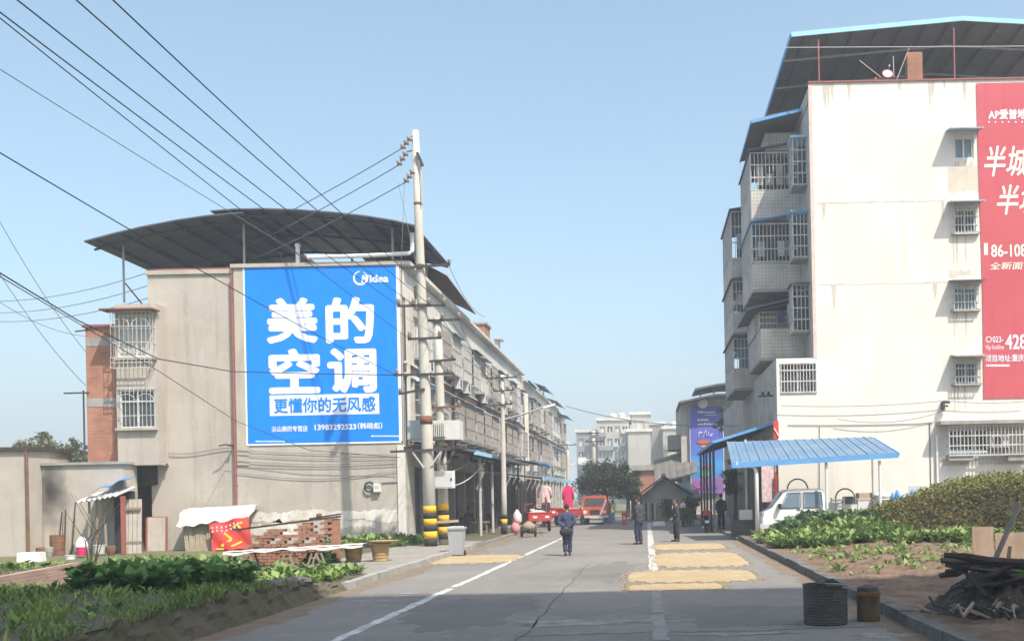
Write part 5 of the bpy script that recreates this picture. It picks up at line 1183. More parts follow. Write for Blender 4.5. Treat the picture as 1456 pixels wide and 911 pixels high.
MB().box(x1+.02,x2+.1,YJ-.1,YJ+1.1,zt2,zt2+.1).build('roof_edge', CONCRETE, h2)
# lean-to: open dark doorway, broken sheet roof, blue tarp
YK = 39.6
lt = thing('lean_to', 'small lean-to with broken corrugated roof, blue tarp and open dark doorway', 'shed', at(150,790,YK))
a, b = at(138,790,YK), at(172,705,YK)
MB().box(a.x-.4,b.x,YK+1.2,YK+1.3,0,b.z+.2).build('rear_wall', CONCRETE, lt)
MB().box(at(143,750,YK).x,at(171,750,YK).x,YK+1.05,YK+1.19,-.2,2.35).build('doorway', BLK, lt)  # black slab paints the darkness inside the open doorway
MB().box(b.x-.02,b.x+.12,YK-.02,YK+.1,0,b.z).build('door_post', DOOR_R, lt)
for k in range(3): MB().tube([(a.x-.3+.28*k,YK+.1*k,0),(a.x-.25+.22*k,YK+.1*k,2.1)],.05,6).build('prop', WOOD, lt)
c0, c1_ = at(113,714,YK), at(171,700,YK)
MB().sheet(lambda u,v: (c0.x+(c1_.x-c0.x)*u, YK-.3+1.6*v, c0.z+(c1_.z-c0.z)*u*.7+.04*math.sin(u*50)+.35*v), 40, 3, .02).build('roof_sheet', GREY_BOX, lt)
MB().sheet(lambda u,v: (c0.x+.5+(c1_.x-c0.x-.5)*u, YK+.2+1.2*v, c0.z+.45+.35*u+.05*math.sin(9*u+4*v)+.25*v), 12, 5, .02).build('tarp', TARP_B, lt)
MB().box(c0.x+.2,c0.x+1.0,YK-.1,YK+.3,c0.z+.2,c0.z+.26).build('loose_sheet', CONCRETE, lt)
rk = random.Random(31)
sb = thing('leaning_sticks', 'bundle of grey sticks leaning on the sooty annex wall', 'sticks', V(at(95,785,40.6).x,40.6,0))
for k in range(9): x_ = at(84+3.2*k,785,40.6).x; MB().tube([(x_,40.35,-.1),(x_+rk.uniform(-.25,.25),40.8,1.1+rk.uniform(-.3,.9))],.025,5).build('stick', (WOOD,WOOD_D,BAMBOO_G)[k%3], sb)
q = at(82,790,39.8); rb2 = thing('rusty_barrel', 'rusty barrel standing at the foot of the sooty annex wall', 'barrel', V(q.x,39.8,-.05))
MB().lathe([(.26,0),(.27,.02),(.26,.25),(.275,.27),(.26,.29),(.26,.52),(.275,.54),(.26,.56),(.26,.8),(.24,.8),(.23,.6)], (q.x,39.8,-.05), 16).build('shell', RUST, rb2)
for i_,(px_,r_,m_,lab_) in enumerate(((60,.2,RUST,'left brown clay pot by the low house wall'),(70,.15,CONCRETE,'small grey pot right of the brown clay pot'),(158,.17,RUST,'brown clay pot at the lean-to post'))):
    q = at(px_,792,39.0); tag(MB().lathe([(r_*.6,0),(r_,.22),(r_*1.05,.36),(r_*.85,.38),(r_*.8,.3)], (q.x,39.0,-.05), 14).build('clay_pot', m_), lab_, 'pot', 'pots in the left yard')
# doors leaning on the end wall
for (xa,xb,ya_,lab,mt) in ((173,202,701,'weathered plank door leaning beside the lean-to doorway',WOOD),(206,238,727,'pale panel door with red edge leaning on the end wall',DOOR_W)):
    yd = 40.35 if mt is WOOD else 41.9; a, b = at(xa,790,yd), at(xb,ya_,yd+.3); d = thing('leaning_door', lab, 'door', V((a.x+b.x)/2,yd,.1))
    w = (b.x-a.x); nb = 4 if mt is WOOD else 1; d.location.z = -.12; WL[d.name] = Vector((d.location.x,d.location.y,.1))
    for k in range(nb): MB().rbox((a.x+w*(k+.5)/nb,yd+.22,(.05+b.z)/2),w/nb/2-.012,.025,(b.z-.05)/2,0,0,-.06).build('plank' if nb>1 else 'panel', DOOR_W if mt is WOOD else mt, d)
    if nb == 1:
        for xx in (a.x,b.x): MB().rbox((xx,yd+.19,(.05+b.z)/2),.03,.03,(b.z-.05)/2,0,0,-.06).build('edge', DOOR_R, d)
        MB().rbox(((a.x+b.x)/2,yd+.28,b.z),w/2,.03,.03).build('edge', DOOR_R, d)
    else:
        for zz in (.6,1.9): MB().rbox(((a.x+b.x)/2,yd+.17,zz),w/2,.02,.05,0,0,-.06).build('cross_rail', WOOD, d)
# tarp, bamboo fence, red banner
a, b = at(252,745,41.3), at(352,722,41.3)
tp = thing('white_tarp', 'crumpled white tarp draped over the bamboo screen against the end wall', 'tarp', V(a.x,41.3,.1))
tz0, tz1 = at(300,747,41.0).z, at(300,719,41.9).z
def wr_(u,v): return .5*(.022*math.sin(23*u+9*v)+.016*math.sin(41*u-13*v)+.012*math.sin(67*u+31*v)+.02*math.sin(11*u)*math.sin(19*v))
def tarpf(u,v): x = a.x+(b.x+.1-a.x)*u; return (x+.05*math.sin(9*v+3*u), 42.3-1.15*v+wr_(u,v), tz1+.10*u-.10*v-(tz1-tz0-.1)*max(0,v-.25)**1.6*1.6*(1+.10*math.sin(9*u)+.06*math.sin(31*u))+wr_(v,u))
tz0, tz1 = at(300,746,41.0).z, at(300,722,41.9).z
MB().sheet(tarpf, 110, 30, .006).build('sheet', TARP_W, tp, True)
bf = thing('bamboo_screen', 'screen of upright bamboo sticks under the white tarp', 'screen', V(a.x+.3,41.2,.1))
s0, s1 = at(264,770,41.2).x, at(304,770,41.2).x; rb = random.Random(4)
for k in range(22): x = s0+(s1-s0)*k/21; MB().tube([(x,41.25,-.1),(x-.15+rb.uniform(-.05,.05),41.45,.98+rb.uniform(-.08,.06))],.032,6).build('stick', BAMBOO_G, bf)
bn = thing('red_banner', 'crumpled red banner with yellow and white print beside the bamboo screen', 'banner', V(s1,41.1,.1))
r0, r1 = at(298,780,41.0), at(352,740,41.0)
def banf(u,v): return V(r0.x+.15*(1-v)+(r1.x-r0.x)*u+.10*(1-v)*u, 40.85+.05*math.sin(9*u+5*v)+.2*v, -.05+1.05*v+.30*u*v+.12*u*(1-v)+.03*math.sin(12*u))
MB().sheet(banf, 24, 12, .012).build('cloth', RED_B, bn, True)
def stroke(pts, w, mt):
    mb = MB()
    for (u,v),(u2,v2) in zip(pts[:-1],pts[1:]):
        p = banf(u,v)+V(0,-.03,.01); q = banf(u2,v2)+V(0,-.03,.01); mb.bar(p,q,.012,w)
    mb.build('print', mt, bn)
stroke([(.35,.62),(.52,.35),(.25,.15)],.09,YELLOW); stroke([(.58,.72),(.85,.86)],.09,YELLOW); stroke([(.70,.80),(.80,.62)],.09,YELLOW); stroke([(.5,.12),(.75,.22)],.07,YELLOW); stroke([(.1,.05),(.3,.06)],.06,YELLOW)
mb = MB()
for r_ in range(2):
    for k in range(7):
        p = banf(.08+.11*k,.70+.13*r_)+V(0,-.035,.0)
        for dz in (-.03,.0,.03): mb.bar(p+V(-.035,0,dz),p+V(.035,0,dz),.008,.014)
        mb.bar(p+V(0,0,-.04),p+V(0,0,.04),.008,.014)
mb.build('small_print', WHITE_P, bn)
# loose brick stack with pigeon-holes, plank on top
bs = thing('brick_stack', 'long gappy stack of old red bricks with a plank on top by the end wall', 'bricks', V(at(420,800,29.5).x,29.5,.1))
xa, xb = at(352,790,29.6).x, at(478,790,29.6).x; rbk = random.Random(9); mb = MB()
nrow = 19; rh = .083
for j in range(nrow):
    x = xa+(.12 if j%2 else 0)
    while x < xb-.2:
        t = (x-xa)/(xb-xa); top = 10.5+4.5*t
        gap = (j in (7,8) and (x-xa)%.5 < .24) or (j > 9.2 and j < top and math.sin((x-xa)*7.2) > -.1 and t < .80)
        if j < top and not gap and rbk.random() > .02:
            mb.rbox((x+.115,29.6+rbk.uniform(-.02,.02),.10+rh*j+.037),.112,.13,.036,rbk.uniform(-.04,.04))
        x += .245
tag(mb.build('loose_bricks', BRICK_L, bs), kind='stuff')
pl0, pl1 = at(352,752.5,29.6), at(478,734,29.6)
MB().bar(pl0+V(-.35,-.0,.0),pl1+V(.1,-.0,.0),.28,.05).build('plank', WOOD_D, bs)
MB().bar(pl0+V(1.75,.05,.27),pl1+V(.12,.05,.07),.2,.04).build('plank', WOOD_D, bs)
pb = at(472,760,29.6); MB().box(pb.x,pb.x+.2,29.5,29.75,.05,at(476,737,29.6).z).build('end_pier', BRICK_L, bs)
q = at(453,738,29.6); tag(MB().lathe([(.05,0),(.08,.03),(.08,.11),(.05,.14)], q+V(0,.05,.03), 10).build('clay_jar', RUST), 'small brown clay jar standing on the brick stack plank', 'jar')
# trestle tables covered with white sheet
Yt = 28.2
tt = thing('trestle_table', 'long plank table under a white sheet on wooden trestles before the bricks', 'table', V(at(430,800,Yt).x,Yt,.1))
a, b = at(323,784,Yt), at(520,772.5,Yt+.8)
MB().bar(a+V(0,0,-.03),b+V(0,0,-.03),.55,.05).build('table_top', WOOD_D, tt)
def clf(u,v): q = a+(b-a)*u; return (q.x, q.y-.34+.68*v, q.z+.012+.008*math.sin(23*u+4*v)*math.sin(7*u)+.004*math.sin(61*u-7*v)-(.08+.05*math.sin(19*u)*math.sin(11*u))*(max(0,.14-v)/.14)-.08*(max(0,v-.9)/.1))
MB().sheet(clf, 160, 20, .006).build('cloth', TARP_W, tt, True)
for px_ in (355,412,450):
    q = at(px_,800,Yt)
    for sy in (-.2,.2): 
        MB().bar((q.x-.18,Yt+sy,.12),(q.x-.06,Yt+sy,at(px_,783,Yt).z-.06),.045).build('leg', WOOD, tt); MB().bar((q.x+.18,Yt+sy,.12),(q.x+.06,Yt+sy,at(px_,783,Yt).z-.06),.045).build('leg', WOOD, tt)
    MB().bar((q.x-.13,Yt-.2,.35),(q.x+.13,Yt-.2,.35),.04).build('rung', WOOD, tt)
# bamboo baskets with trays
for i,(px_,lab) in enumerate(((503,'left woven bamboo basket at the end of the white sheet table'),(541,'right woven bamboo basket with a round tray beside the kerb path'))):
    q = at(px_,797,29.3); bk = thing('bamboo_basket', lab, 'basket', V(q.x,29.3,.13), group='bamboo baskets by the table')
    prof_ = []; hh = .50
    for k in range(13): t = k/12; prof_.append((.19+.07*t+(.010 if k%2 else 0), hh*t))
    MB().lathe(prof_, (q.x,29.3,.13), 20).build('weave', BAMBOO, bk)
    MB().tube([(q.x+.27*math.cos(t),29.3+.27*math.sin(t),.13+hh) for t in [k*math.pi/9 for k in range(19)]],.03,6,False).build('rim', BAMBOO, bk)
    if i: 
        MB().lathe([(.05,.0),(.38,.02),(.41,.06),(.37,.05),(.05,.03)], (q.x+.10,29.3,.13+hh+.03), 24).build('tray', BAMBOO, bk)
# things by the low house
tag(MB().rbox(at(45,796,36)+V(0,0,.1),.38,.25,.17,.15,0,0,.95).build('foam_box', SHIRT), 'white foam box on the ground before the low house at far left', 'box')
q = at(112,782,38); sk = thing('sack_pair', 'white sack lying over a magenta bucket before the lean-to', 'sacks', V(q.x,38,.1))
MB().lathe([(.05,0),(.2,.1),(.22,.3),(.15,.5),(.05,.62)], (q.x,38.2,.1), 10).build('sack', SHIRT, sk, True); MB().lathe([(.12,0),(.17,.3),(.18,.3)], (q.x+.2,37.8,.05), 12).build('bucket', PINK_C, sk)
tag(MB().lathe([(.12,0),(.17,.32),(.19,.33),(.16,.33)], at(100,798,37)+V(0,0,-.1), 12).build('bucket', SHIRT), 'small white bucket left of the magenta bucket', 'bucket')
q = at(142,790,39); tag(MB().lathe([(.2,0),(.24,.3),(.26,.32),(.22,.3)], V(q.x,39,.05), 14).build('wash_basin', GREY_BOX), 'grey wash basin in front of the lean-to doorway', 'basin')
bw = thing('low_brick_wall', 'low pinkish brick wall running along the left yard edge', 'wall', gp(40,842,.1))
g0, g1 = gp(-60,862,.1), gp(100,832,.1)
mb = MB(); d_ = (g1-g0); mb.hexa([g0+V(0,0,-.2),g1+V(0,0,-.2),g1+V(.1,.25,-.2),g0+V(.1,.25,-.2),g0+V(0,0,.42),g1+V(0,0,.50),g1+V(.1,.25,.50),g0+V(.1,.25,.42)]); mb.build('brickwork', BRICK_P, bw)
# broken kerb blocks at the bank
for i,(px_,py_,sx,sy,sz,rz) in enumerate(((318,858,.28,.30,.20,.1),(352,848,.32,.34,.22,-.15),(392,843,.30,.30,.21,.2),(426,838,.32,.36,.22,.05))):
    q = gp(px_,py_+12,.0); mb = MB()
    rnd = random.Random(40+i)
    mb.grid(lambda u,v: (lambda th,ph: (q.x-.12+sx*math.copysign(abs(math.cos(th)*math.cos(ph))**.6,math.cos(th)*math.cos(ph))*(1+.08*math.sin(5*th+3*ph+i)), q.y+sy*math.copysign(abs(math.sin(th)*math.cos(ph))**.6,math.sin(th)*math.cos(ph)), .19+sz*math.copysign(abs(math.sin(ph))**.7,math.sin(ph))*(1+.08*math.sin(7*th+i))))(u*2*math.pi,(v-.5)*math.pi), 22, 12)
    tag(mb.build('broken_block', CONC_D), ('nearest','second nearest','second farthest','farthest')[i]+' broken concrete block on the left road edge', 'block', 'broken concrete blocks on the bank')

# ------------------------------------------------------------------ drum, rusty can, wood heap at the right
dq = gp(1174,886,0); dr = thing('burn_drum', 'wide dark scorched drum full of charred wood beside the right kerb', 'drum', dq)
pr = [(.30,0),(.31,.02)]
for k in range(12): pr += [(.306,.042*k+.03),(.311,.042*k+.05)]
pr += [(.315,.55),(.325,.56),(.30,.56),(.29,.46),(.02,.44)]
MB().lathe(pr, dq, 28).build('shell', CHAR, dr)
rq = random.Random(3)
for k in range(12): an = rq.uniform(0,6.28); r_ = rq.uniform(0,.2); MB().rbox(dq+V(r_*math.cos(an),r_*math.sin(an),.55+rq.uniform(-.03,.04)),rq.uniform(.05,.11),.04,.035,an,rq.uniform(-.5,.5)).build('charred_lump', CHAR, dr)
MB().rbox(dq+V(.10,-.16,.55),.17,.09,.03,.1,.06).build('ash_slab', ASH, dr)
cq = gp(1235,882,0); cn = thing('rusty_can', 'small rusty ochre can with a dark lid between drum and kerb', 'can', cq)
MB().lathe([(.16,0),(.165,.02),(.16,.2),(.165,.36),(.17,.38),(.15,.38),(.02,.37)], cq, 20).build('shell', M('rust_ochre',(.17,.105,.045),(.07,.055,.045),5,.9,.5,20,streak=(.05,.045,.04)), cn)
MB().lathe([(.178,.0),(.178,.045),(.165,.05)], cq+V(0,0,.37), 20).build('rim', M('rust_orange',(.25,.115,.035),(.13,.075,.04),6,.85), cn)
MB().lathe([(.165,.0),(.15,.07),(.04,.11)], cq+V(0,0,.415), 16).build('lid', CHAR, cn)
def tilted(a, b, w, h, name, mat, parent): return MB().bar(a,b,w,h).build(name, mat, parent)
wp = thing('wood_heap', 'heap of charred branches and poles by the right roadside', 'wood heap', gp(1420,880,.2))
hq = gp(1425,872,.2); rw = random.Random(12)
def hmound(u,v): an = 2*math.pi*u; r_ = v; hh = .55*(1-r_**1.3)*(1+.2*math.sin(5*an+4*r_)+.12*math.sin(11*an))+.05*math.sin(17*an+9*r_)*math.sin(21*r_+3*an)+.03*math.sin(37*an)*math.sin(40*r_); return (hq.x+.10+1.0*r_*math.cos(an)*(1+.1*math.sin(3*an)), hq.y+.6+.9*r_*math.sin(an), .12+hh)
MB().grid(hmound, 90, 26).build('ash_mound', CHAR_E, wp)
tops = [((1338,796),(1456,806),.09),((1342,790),(1470,800),.12),((1345,812),(1440,800),.07),((1352,786),(1402,845),.07),((1336,818),(1380,806),.09),((1362,800),(1470,830),.10),((1385,872),(1412,800),.06),((1345,803),(1452,812),.06),((1400,820),(1480,790),.08),((1372,836),(1470,818),.07),((1360,845),(1440,805),.06),((1343,850),(1376,826),.05),((1395,795),(1475,845),.07)]
for k,((xa_,ya_),(xb_,yb_),w) in enumerate(tops):
    Yk = hq.y+.05+.09*(k%7)-.2; a_, b_ = at(xa_,ya_,Yk), at(xb_,yb_,Yk+rw.uniform(-.3,.5))
    mid = (a_+b_)/2+V(rw.uniform(-.03,.03),0,rw.uniform(-.04,.05))
    MB().tube([a_,a_.lerp(mid,.5)+V(0,0,rw.uniform(-.02,.02)),mid,b_],[w*.42,w*.5,w*.46,w*.36],7).build('branch', (CHAR,WOOD_D,CHAR,CHAR)[k%4], wp)
for k in range(70):
    x = hq.x+rw.uniform(-1.0,.7); y = hq.y+rw.uniform(-1.1,.3); L_ = rw.uniform(.1,.35); an = rw.uniform(0,3.1)
    MB().bar((x,y,.26),(x+L_*math.cos(an),y+L_*math.sin(an),.29+rw.uniform(0,.12)),rw.choice((.015,.025,.035))).build('twig', (CHAR,WOOD_D,WOOD)[k%3], wp)
Yb = 22.3
for i,(xa_,xb_,ya_,yb_,lab,mt) in enumerate(((1383,1412,748,800,'upright pale plywood board behind the wood heap',WOOD_P),(1418,1475,756,802,'wide brown board right of the upright plywood',WOOD_P))):
    a_, b_ = at(xa_,yb_,Yb), at(xb_,ya_,Yb); tag(MB().rbox(((a_.x+b_.x)/2,Yb+.1*i,(a_.z+b_.z)/2),(b_.x-a_.x)/2,.015,(b_.z-a_.z)/2,0,.02*(1-2*i),-.08).build('plywood_board', WOOD_B), lab, 'board', 'boards behind the wood heap')
a_, b_ = at(1412,802,21.2), at(1450,715,21.6); tag(MB().bar(a_,b_,.10,.05).build('leaning_plank', IRON_D), 'dark plank leaning steeply against the boards at right', 'plank')
a_, b_ = at(1433,800,21.0), at(1436,777,21.2); tag(MB().bar(a_,b_,.07,.05).build('short_stake', WOOD_D), 'short dark stake standing before the wide brown board', 'stake')
# ------------------------------------------------------------------ second left row, far awning, hanging coats
row2 = thing('row_building', 'farther three storey grey row building with blue rooftop awnings', 'building', (XL1,83.2,0))
F2 = (V(XL1,0,0), V(0,1,0), V(1,0,0)); Y20, Y21, Z2 = 83.2, 126.0, 10.9
mb = MB(); mb.wall((V(0,Y20,0),V(1,0,0),V(0,-1,0)), -19, XL1, -.05, Z2); mb.box(-19,XL1-.1,Y20+.1,Y21,Z2-.5,Z2-.4); mb.wall((V(0,Y21,0),V(1,0,0),V(0,1,0)), -19, XL1, -.05, Z2); mb.build('end_wall', FACADE_W, row2)
street_front(row2, F2, Y20, Y21, Z2, 23, 3.55)
MB().lbox(F2, Y20+.02, Y20+.7, .18, .4, 3.8, Z2-1).build('corner_pier', CREAM, row2)
for i,(y0,w,z0,xo,m) in enumerate(((84.5,6,12.0,.6,SHEET_D),(95,7,12.6,.8,SHEET_D),(106,8,12.2,1.0,SHEET_D),(115,7,11.4,1.3,SHEET_B))):
    t = thing('roof_awning', ('nearest dark','second nearest dark','third nearest dark','farthest blue')[i]+' rooftop awning of the farther left row', 'awning', (XL1,y0,Z2), 'rooftop awnings of the farther left row')
    MB().sheet(lambda u,v: (XL1-4+(4+xo)*u, y0+w*v, z0-1.0*u*u), 6, 2, .06).build('roof_sheet', m, t)
    MB().box(XL1+xo-.05,XL1+xo+.05,y0,y0+w,z0-1.12,z0-.98).build('edge_trim', TRIM_LB, t)
    for yy in (y0+.2,y0+w-.2): MB().tube([(XL1-.1,yy,Z2),(XL1-.1,yy,z0-.75)],.05,6).build('post', IRON, t)
    if i == 1: MB().box(XL1-3,XL1-.2,y0+1,y0+w-1,Z2-.4,z0-.9).build('hut_wall', GLASS_B, t)
fa = thing('street_awning', 'farther left shop awning with pale blue edge and hanging coats', 'awning', (-9.6,62,0))
MB().sheet(lambda u,v: (XL1+.15+3.45*u, 61.8+30*v, 3.35-.42*u), 3, 6, .05).build('roof_sheet', SHEET_D, fa)
MB().box(-6.12,-6.04,61.8,91.8,2.78,2.98).build('front_trim', TRIM_LB, fa)
posts(fa, [(-6.2,y,.12,2.85) for y in (62.2,66.5,71,76,82,88)], .05, IRON)
MB().tube([(-6.4,62.2,2.62),(-6.4,80,2.62)],.02,6).build('clothes_rail', IRON, fa)
tag(MB().sheet(lambda u,v: (XL1+.15+3.0*u, 62.5+11*v, 4.35-.5*u-.05*math.sin(9*v)), 3, 5, .05).build('shop_canopy', SHEET_D), 'dark sheet canopy above the farther left shops', 'canopy')
tag(MB().box(-6.68,-6.60,66,72,3.66,3.98).build('shop_sign', TRIM_B), 'blue sign strip on the edge of the dark shop canopy', 'sign')
# second awning strip at the house between
def coat(label, px, py0, py1, Y, mat, wd):
    top, bot = at(px,py0,Y), at(px,py1,Y); h = top.z-bot.z; t = thing('hanging_coat', label, 'coat', bot)
    def f(u,v):
        a = 2*math.pi*u; w = wd*(.42 if v > .93 else (.75 if v > .82 else .8+.22*(1-v)))
        fl = 1+.07*math.sin(6*a+4*v)
        return (top.x+w*.5*math.cos(a)*fl, Y+.10*math.sin(a)*fl*(1.2-v*.6), bot.z+h*v)
    MB().grid(f, 28, 14).build('body', mat, t, True)
    for s_ in (-1,1): MB().tube([top+V(s_*wd*.34,0,-h*.08),top+V(s_*wd*.50,-.02,-h*.3),top+V(s_*wd*.54,-.03,-h*.62)],[.07,.075,.06],8).build('sleeve', mat, t, True)
    MB().tube([top+V(-.15,0,-.08),top+V(0,0,.06),top+V(.15,0,-.08)],.012,5).build('hanger', IRON, t)
coat('pale rose quilted coat hanging under the farther left awning', 774, 690, 718, 62.6, ROSE_C, .72)
coat('long bright magenta coat hanging under the farther left awning', 807.5, 690, 722, 68, PINK_C, .62)
# shop clutter under the near awning
rc_ = random.Random(21)
for i,(x,y,sx,sy,sz,m,lab,nm) in enumerate(((-8.9,47.2,.5,.4,.55,WOOD_D,'dark wooden crate nearest under the left awning','crate'),(-8.6,49.8,.45,.5,.75,IRON_D,'tall dark metal crate under the left awning','crate'),(-8.7,52.5,.6,.5,.4,WOOD,'low grey bench crate beyond the dark crates under the left awning','crate'),(-8.4,57,.5,.5,.8,WOOD_D,'tall dark crate far under the left awning','crate'))):
    t = thing('wooden_crate' if m is not IRON_D else 'metal_crate', lab, nm, (x,y,.12), 'crates under the left awning')
    MB().box(x-sx/2,x+sx/2,y-sy/2,y+sy/2,.12,.12+sz).build('box', m, t); MB().box(x-sx/2-.03,x+sx/2+.03,y-sy/2-.03,y+sy/2+.03,.12+sz,.16+sz).build('lid', m, t)
tb2 = thing('work_table', 'low wooden table standing under the left awning by the posts', 'table', (-8.0,50.6,.12))
MB().box(-8.5,-7.6,50.2,51,.62,.68).build('table_top', WOOD, tb2)
for sx in (-8.45,-7.7):
    for sy in (50.25,50.9): MB().box(sx,sx+.06,sy,sy+.06,.12,.62).build('leg', WOOD, tb2)
q = gp(733,757,.12); bg_ = thing('shopping_sack', 'pink and white sacks on the pavement beside the red tricycle', 'sacks', q)
MB().lathe([(.12,0),(.22,.1),(.22,.3),(.1,.5)], q, 10).build('lower_sack', M('cloth_pink',(.62,.26,.26),(.55,.22,.22),4,.9), bg_, True); MB().lathe([(.06,0),(.24,.2),(.20,.5),(.04,.75)], q+V(.08,.1,.35), 10).build('upper_sack', ROSE_C, bg_, True)

# ------------------------------------------------------------------ red cargo tricycles and truck
def tricycle(label, loc, rz, load=True):
    t = thing('cargo_tricycle', label, 'tricycle', (0,0,0), 'red cargo tricycles by the left shops')
    B = MB
    bed = B(); bed.box(-.55,.55,-1.5,.1,.55,.60); bed.build('bed_floor', CYAN_R, t)
    for nm,(a,b,c,d) in (('side_panel',(-.58,-.55,-1.5,.1)),('side_panel',(.55,.58,-1.5,.1)),('tail_panel',(-.58,.58,-1.53,-1.5)),('front_panel',(-.58,.58,.1,.13))):
        o = B().box(a,b,c,d,.55,.98).build(nm, CYAN_R, t)
        if nm == 'tail_panel':
            for x in (-.36,.24): B().box(x,x+.20,-1.545,-1.53,.70,.80).build('plate', SHIRT, o)
            B().box(-.58,.58,-1.55,-1.53,.94,.99).build('lip', CYAN_R, o)
            for x in (-.5,.42): B().box(x,x+.08,-1.548,-1.53,.60,.66).build('tail_lamp', RED_O, o)
    for x in (-.56,.56): B().tube([(x,.1,.98),(x,.1,1.35),(x*.2,.12,1.42)],.02,6).build('rack_bar', CYAN_R, t)
    for x in (-.52,.52):
        w = B().lathe([(.10,-.05),(.27,-.05),(.29,0),(.27,.05),(.10,.05)], (x*1.0,-.95,.29), 18, 'x').build('wheel', BLK, t); B().lathe([(.02,-.03),(.15,-.03),(.15,.03),(.02,.03)], (x,-.95,.29), 12, 'x').build('hub', IRON, w)
    w = B().lathe([(.10,-.04),(.26,-.04),(.28,0),(.26,.04),(.10,.04)], (0,1.35,.28), 18, 'x').build('wheel', BLK, t); B().lathe([(.02,-.03),(.14,-.03),(.14,.03),(.02,.03)], (0,1.35,.28), 12, 'x').build('hub', IRON, w)
    f = B(); f.tube([(0,.1,.5),(0,.7,.45),(0,1.0,.75),(0,1.12,.95)],.05,8); f.build('frame', CYAN_R, t)
    for x in (-.07,.07): B().tube([(x,1.35,.28),(x,1.12,.95)],.025,6).build('fork', IRON_D, t)
    B().tube([(-.38,.92,1.10),(-.2,1.1,1.08),(0,1.13,1.0),(.2,1.1,1.08),(.38,.92,1.10)],.02,6).build('handlebar', IRON_D, t)
    B().rbox((0,.45,.80),.20,.28,.06).build('seat', BLK, t); B().rbox((0,.45,.62),.14,.2,.12).build('engine_box', CYAN_R, t)
    B().rbox((0,1.22,1.02),.12,.06,.10).build('headlamp', PAINT_W, t)
    B().lathe([(.05,0),(.16,.02),(.02,.05)], (.0,1.35,.55), 8).build('mudguard', CYAN_R, t)
    if load: B().grid(lambda u,v: (-.50+1.0*u, -1.45+1.5*v, .92+.16*math.sin(math.pi*u)*math.sin(math.pi*v)+.02*math.sin(20*u+13*v)), 14, 14).build('load_sheet', TARP_W if load is True else load, t, True)
    t.location = loc; t.rotation_euler[2] = rz; WL[t.name] = Vector(loc); return t
q = gp(757,759,.0); tricycle('nearest red cargo tricycle with loaded bed by the left awning', V(q.x-.05,q.y+2.2,.06), .25)
q = gp(812,748,.0); tricycle('farther red cargo tricycle parked behind the walking man', V(q.x,q.y+1.0,.05), -.4, WOOD)
q = gp(790,750,.0); tricycle('middle red cargo tricycle standing under the rose coat', V(q.x-.9,q.y+3,.12), .6, False)
# wheel barrow parts in front of the tricycle
q = gp(752,763,.0); hb = thing('wheel_barrow', 'dark two wheel barrow piled with brown sacking before the red tricycle', 'barrow', q)
for x in (-.32,.30): MB().lathe([(.16,-.04),(.24,-.04),(.25,0),(.24,.04),(.16,.04)], q+V(x,0,.25), 16, 'x').build('wheel', BLK, hb)
MB().lathe([(.1,0),(.36,.08),(.30,.25),(.08,.42)], q+V(0,.0,.30), 12).build('sack', WOOD, hb, True); MB().bar(q+V(-.35,0,.25),q+V(.35,0,.25),.06).build('axle', IRON_D, hb)
for x in (-.25,.25): MB().bar(q+V(x,0,.28),q+V(x*1.3+.35,-.5,.10),.04).build('shaft_bar', WOOD, hb)
# red farm truck seen from the front
tq = gp(846,745.5,.0); tk = thing('farm_truck', 'orange red farm truck facing the camera below the far pole', 'truck', tq)
c = tq
MB().prism([(c.x-.80,.55),(c.x+.80,.55),(c.x+.80,1.15),(c.x+.70,1.70),(c.x+.60,1.78),(c.x-.60,1.78),(c.x-.70,1.70),(c.x-.80,1.15)], c.y, c.y+1.3,'y').build('cab', RED_O, tk)
MB().prism([(c.x-.66,1.16),(c.x+.66,1.16),(c.x+.58,1.62),(c.x-.58,1.62)], c.y-.02, c.y+.01,'y').build('windscreen', GLASS, tk)
MB().bar(V(c.x,c.y-.025,1.16),V(c.x,c.y-.025,1.62),.03).build('wiper_post', BLK, tk)
MB().prism([(c.x+.30,.62),(c.x+.42,.62),(c.x+.74,1.5),(c.x+.66,1.5)], c.y-.03, c.y-.012,'y').build('stripe', GREY_BOX, tk)
for x in (-.6,.6): MB().lathe([(.02,-.02),(.12,-.02),(.12,.02)], V(c.x+x,c.y-.01,.78), 12,'y').build('headlight', PAINT_W, tk)
MB().box(c.x-.84,c.x+.84,c.y-.10,c.y,.42,.56).build('bumper', GREY_BOX, tk); MB().box(c.x-.3,c.x+.3,c.y-.03,c.y-.01,.62,.92).build('front_grille', BLK, tk)
for x in (-.62,.62): MB().lathe([(.1,-.1),(.30,-.1),(.32,0),(.30,.1),(.1,.1)], V(c.x+x,c.y+.5,.32), 16,'x').build('wheel', BLK, tk)
for x in (-.62,.62): MB().lathe([(.1,-.1),(.30,-.1),(.32,0),(.30,.1),(.1,.1)], V(c.x+x,c.y+3.2,.32), 16,'x').build('wheel', BLK, tk)
MB().box(c.x-.85,c.x+.85,c.y+1.4,c.y+4.2,.6,1.25).build('cargo_bed', RED_O, tk)
for x in (-.92,.86): MB().box(c.x+x,c.x+x+.06,c.y+.1,c.y+.2,1.2,1.45).build('wing_mirror', BLK, tk)
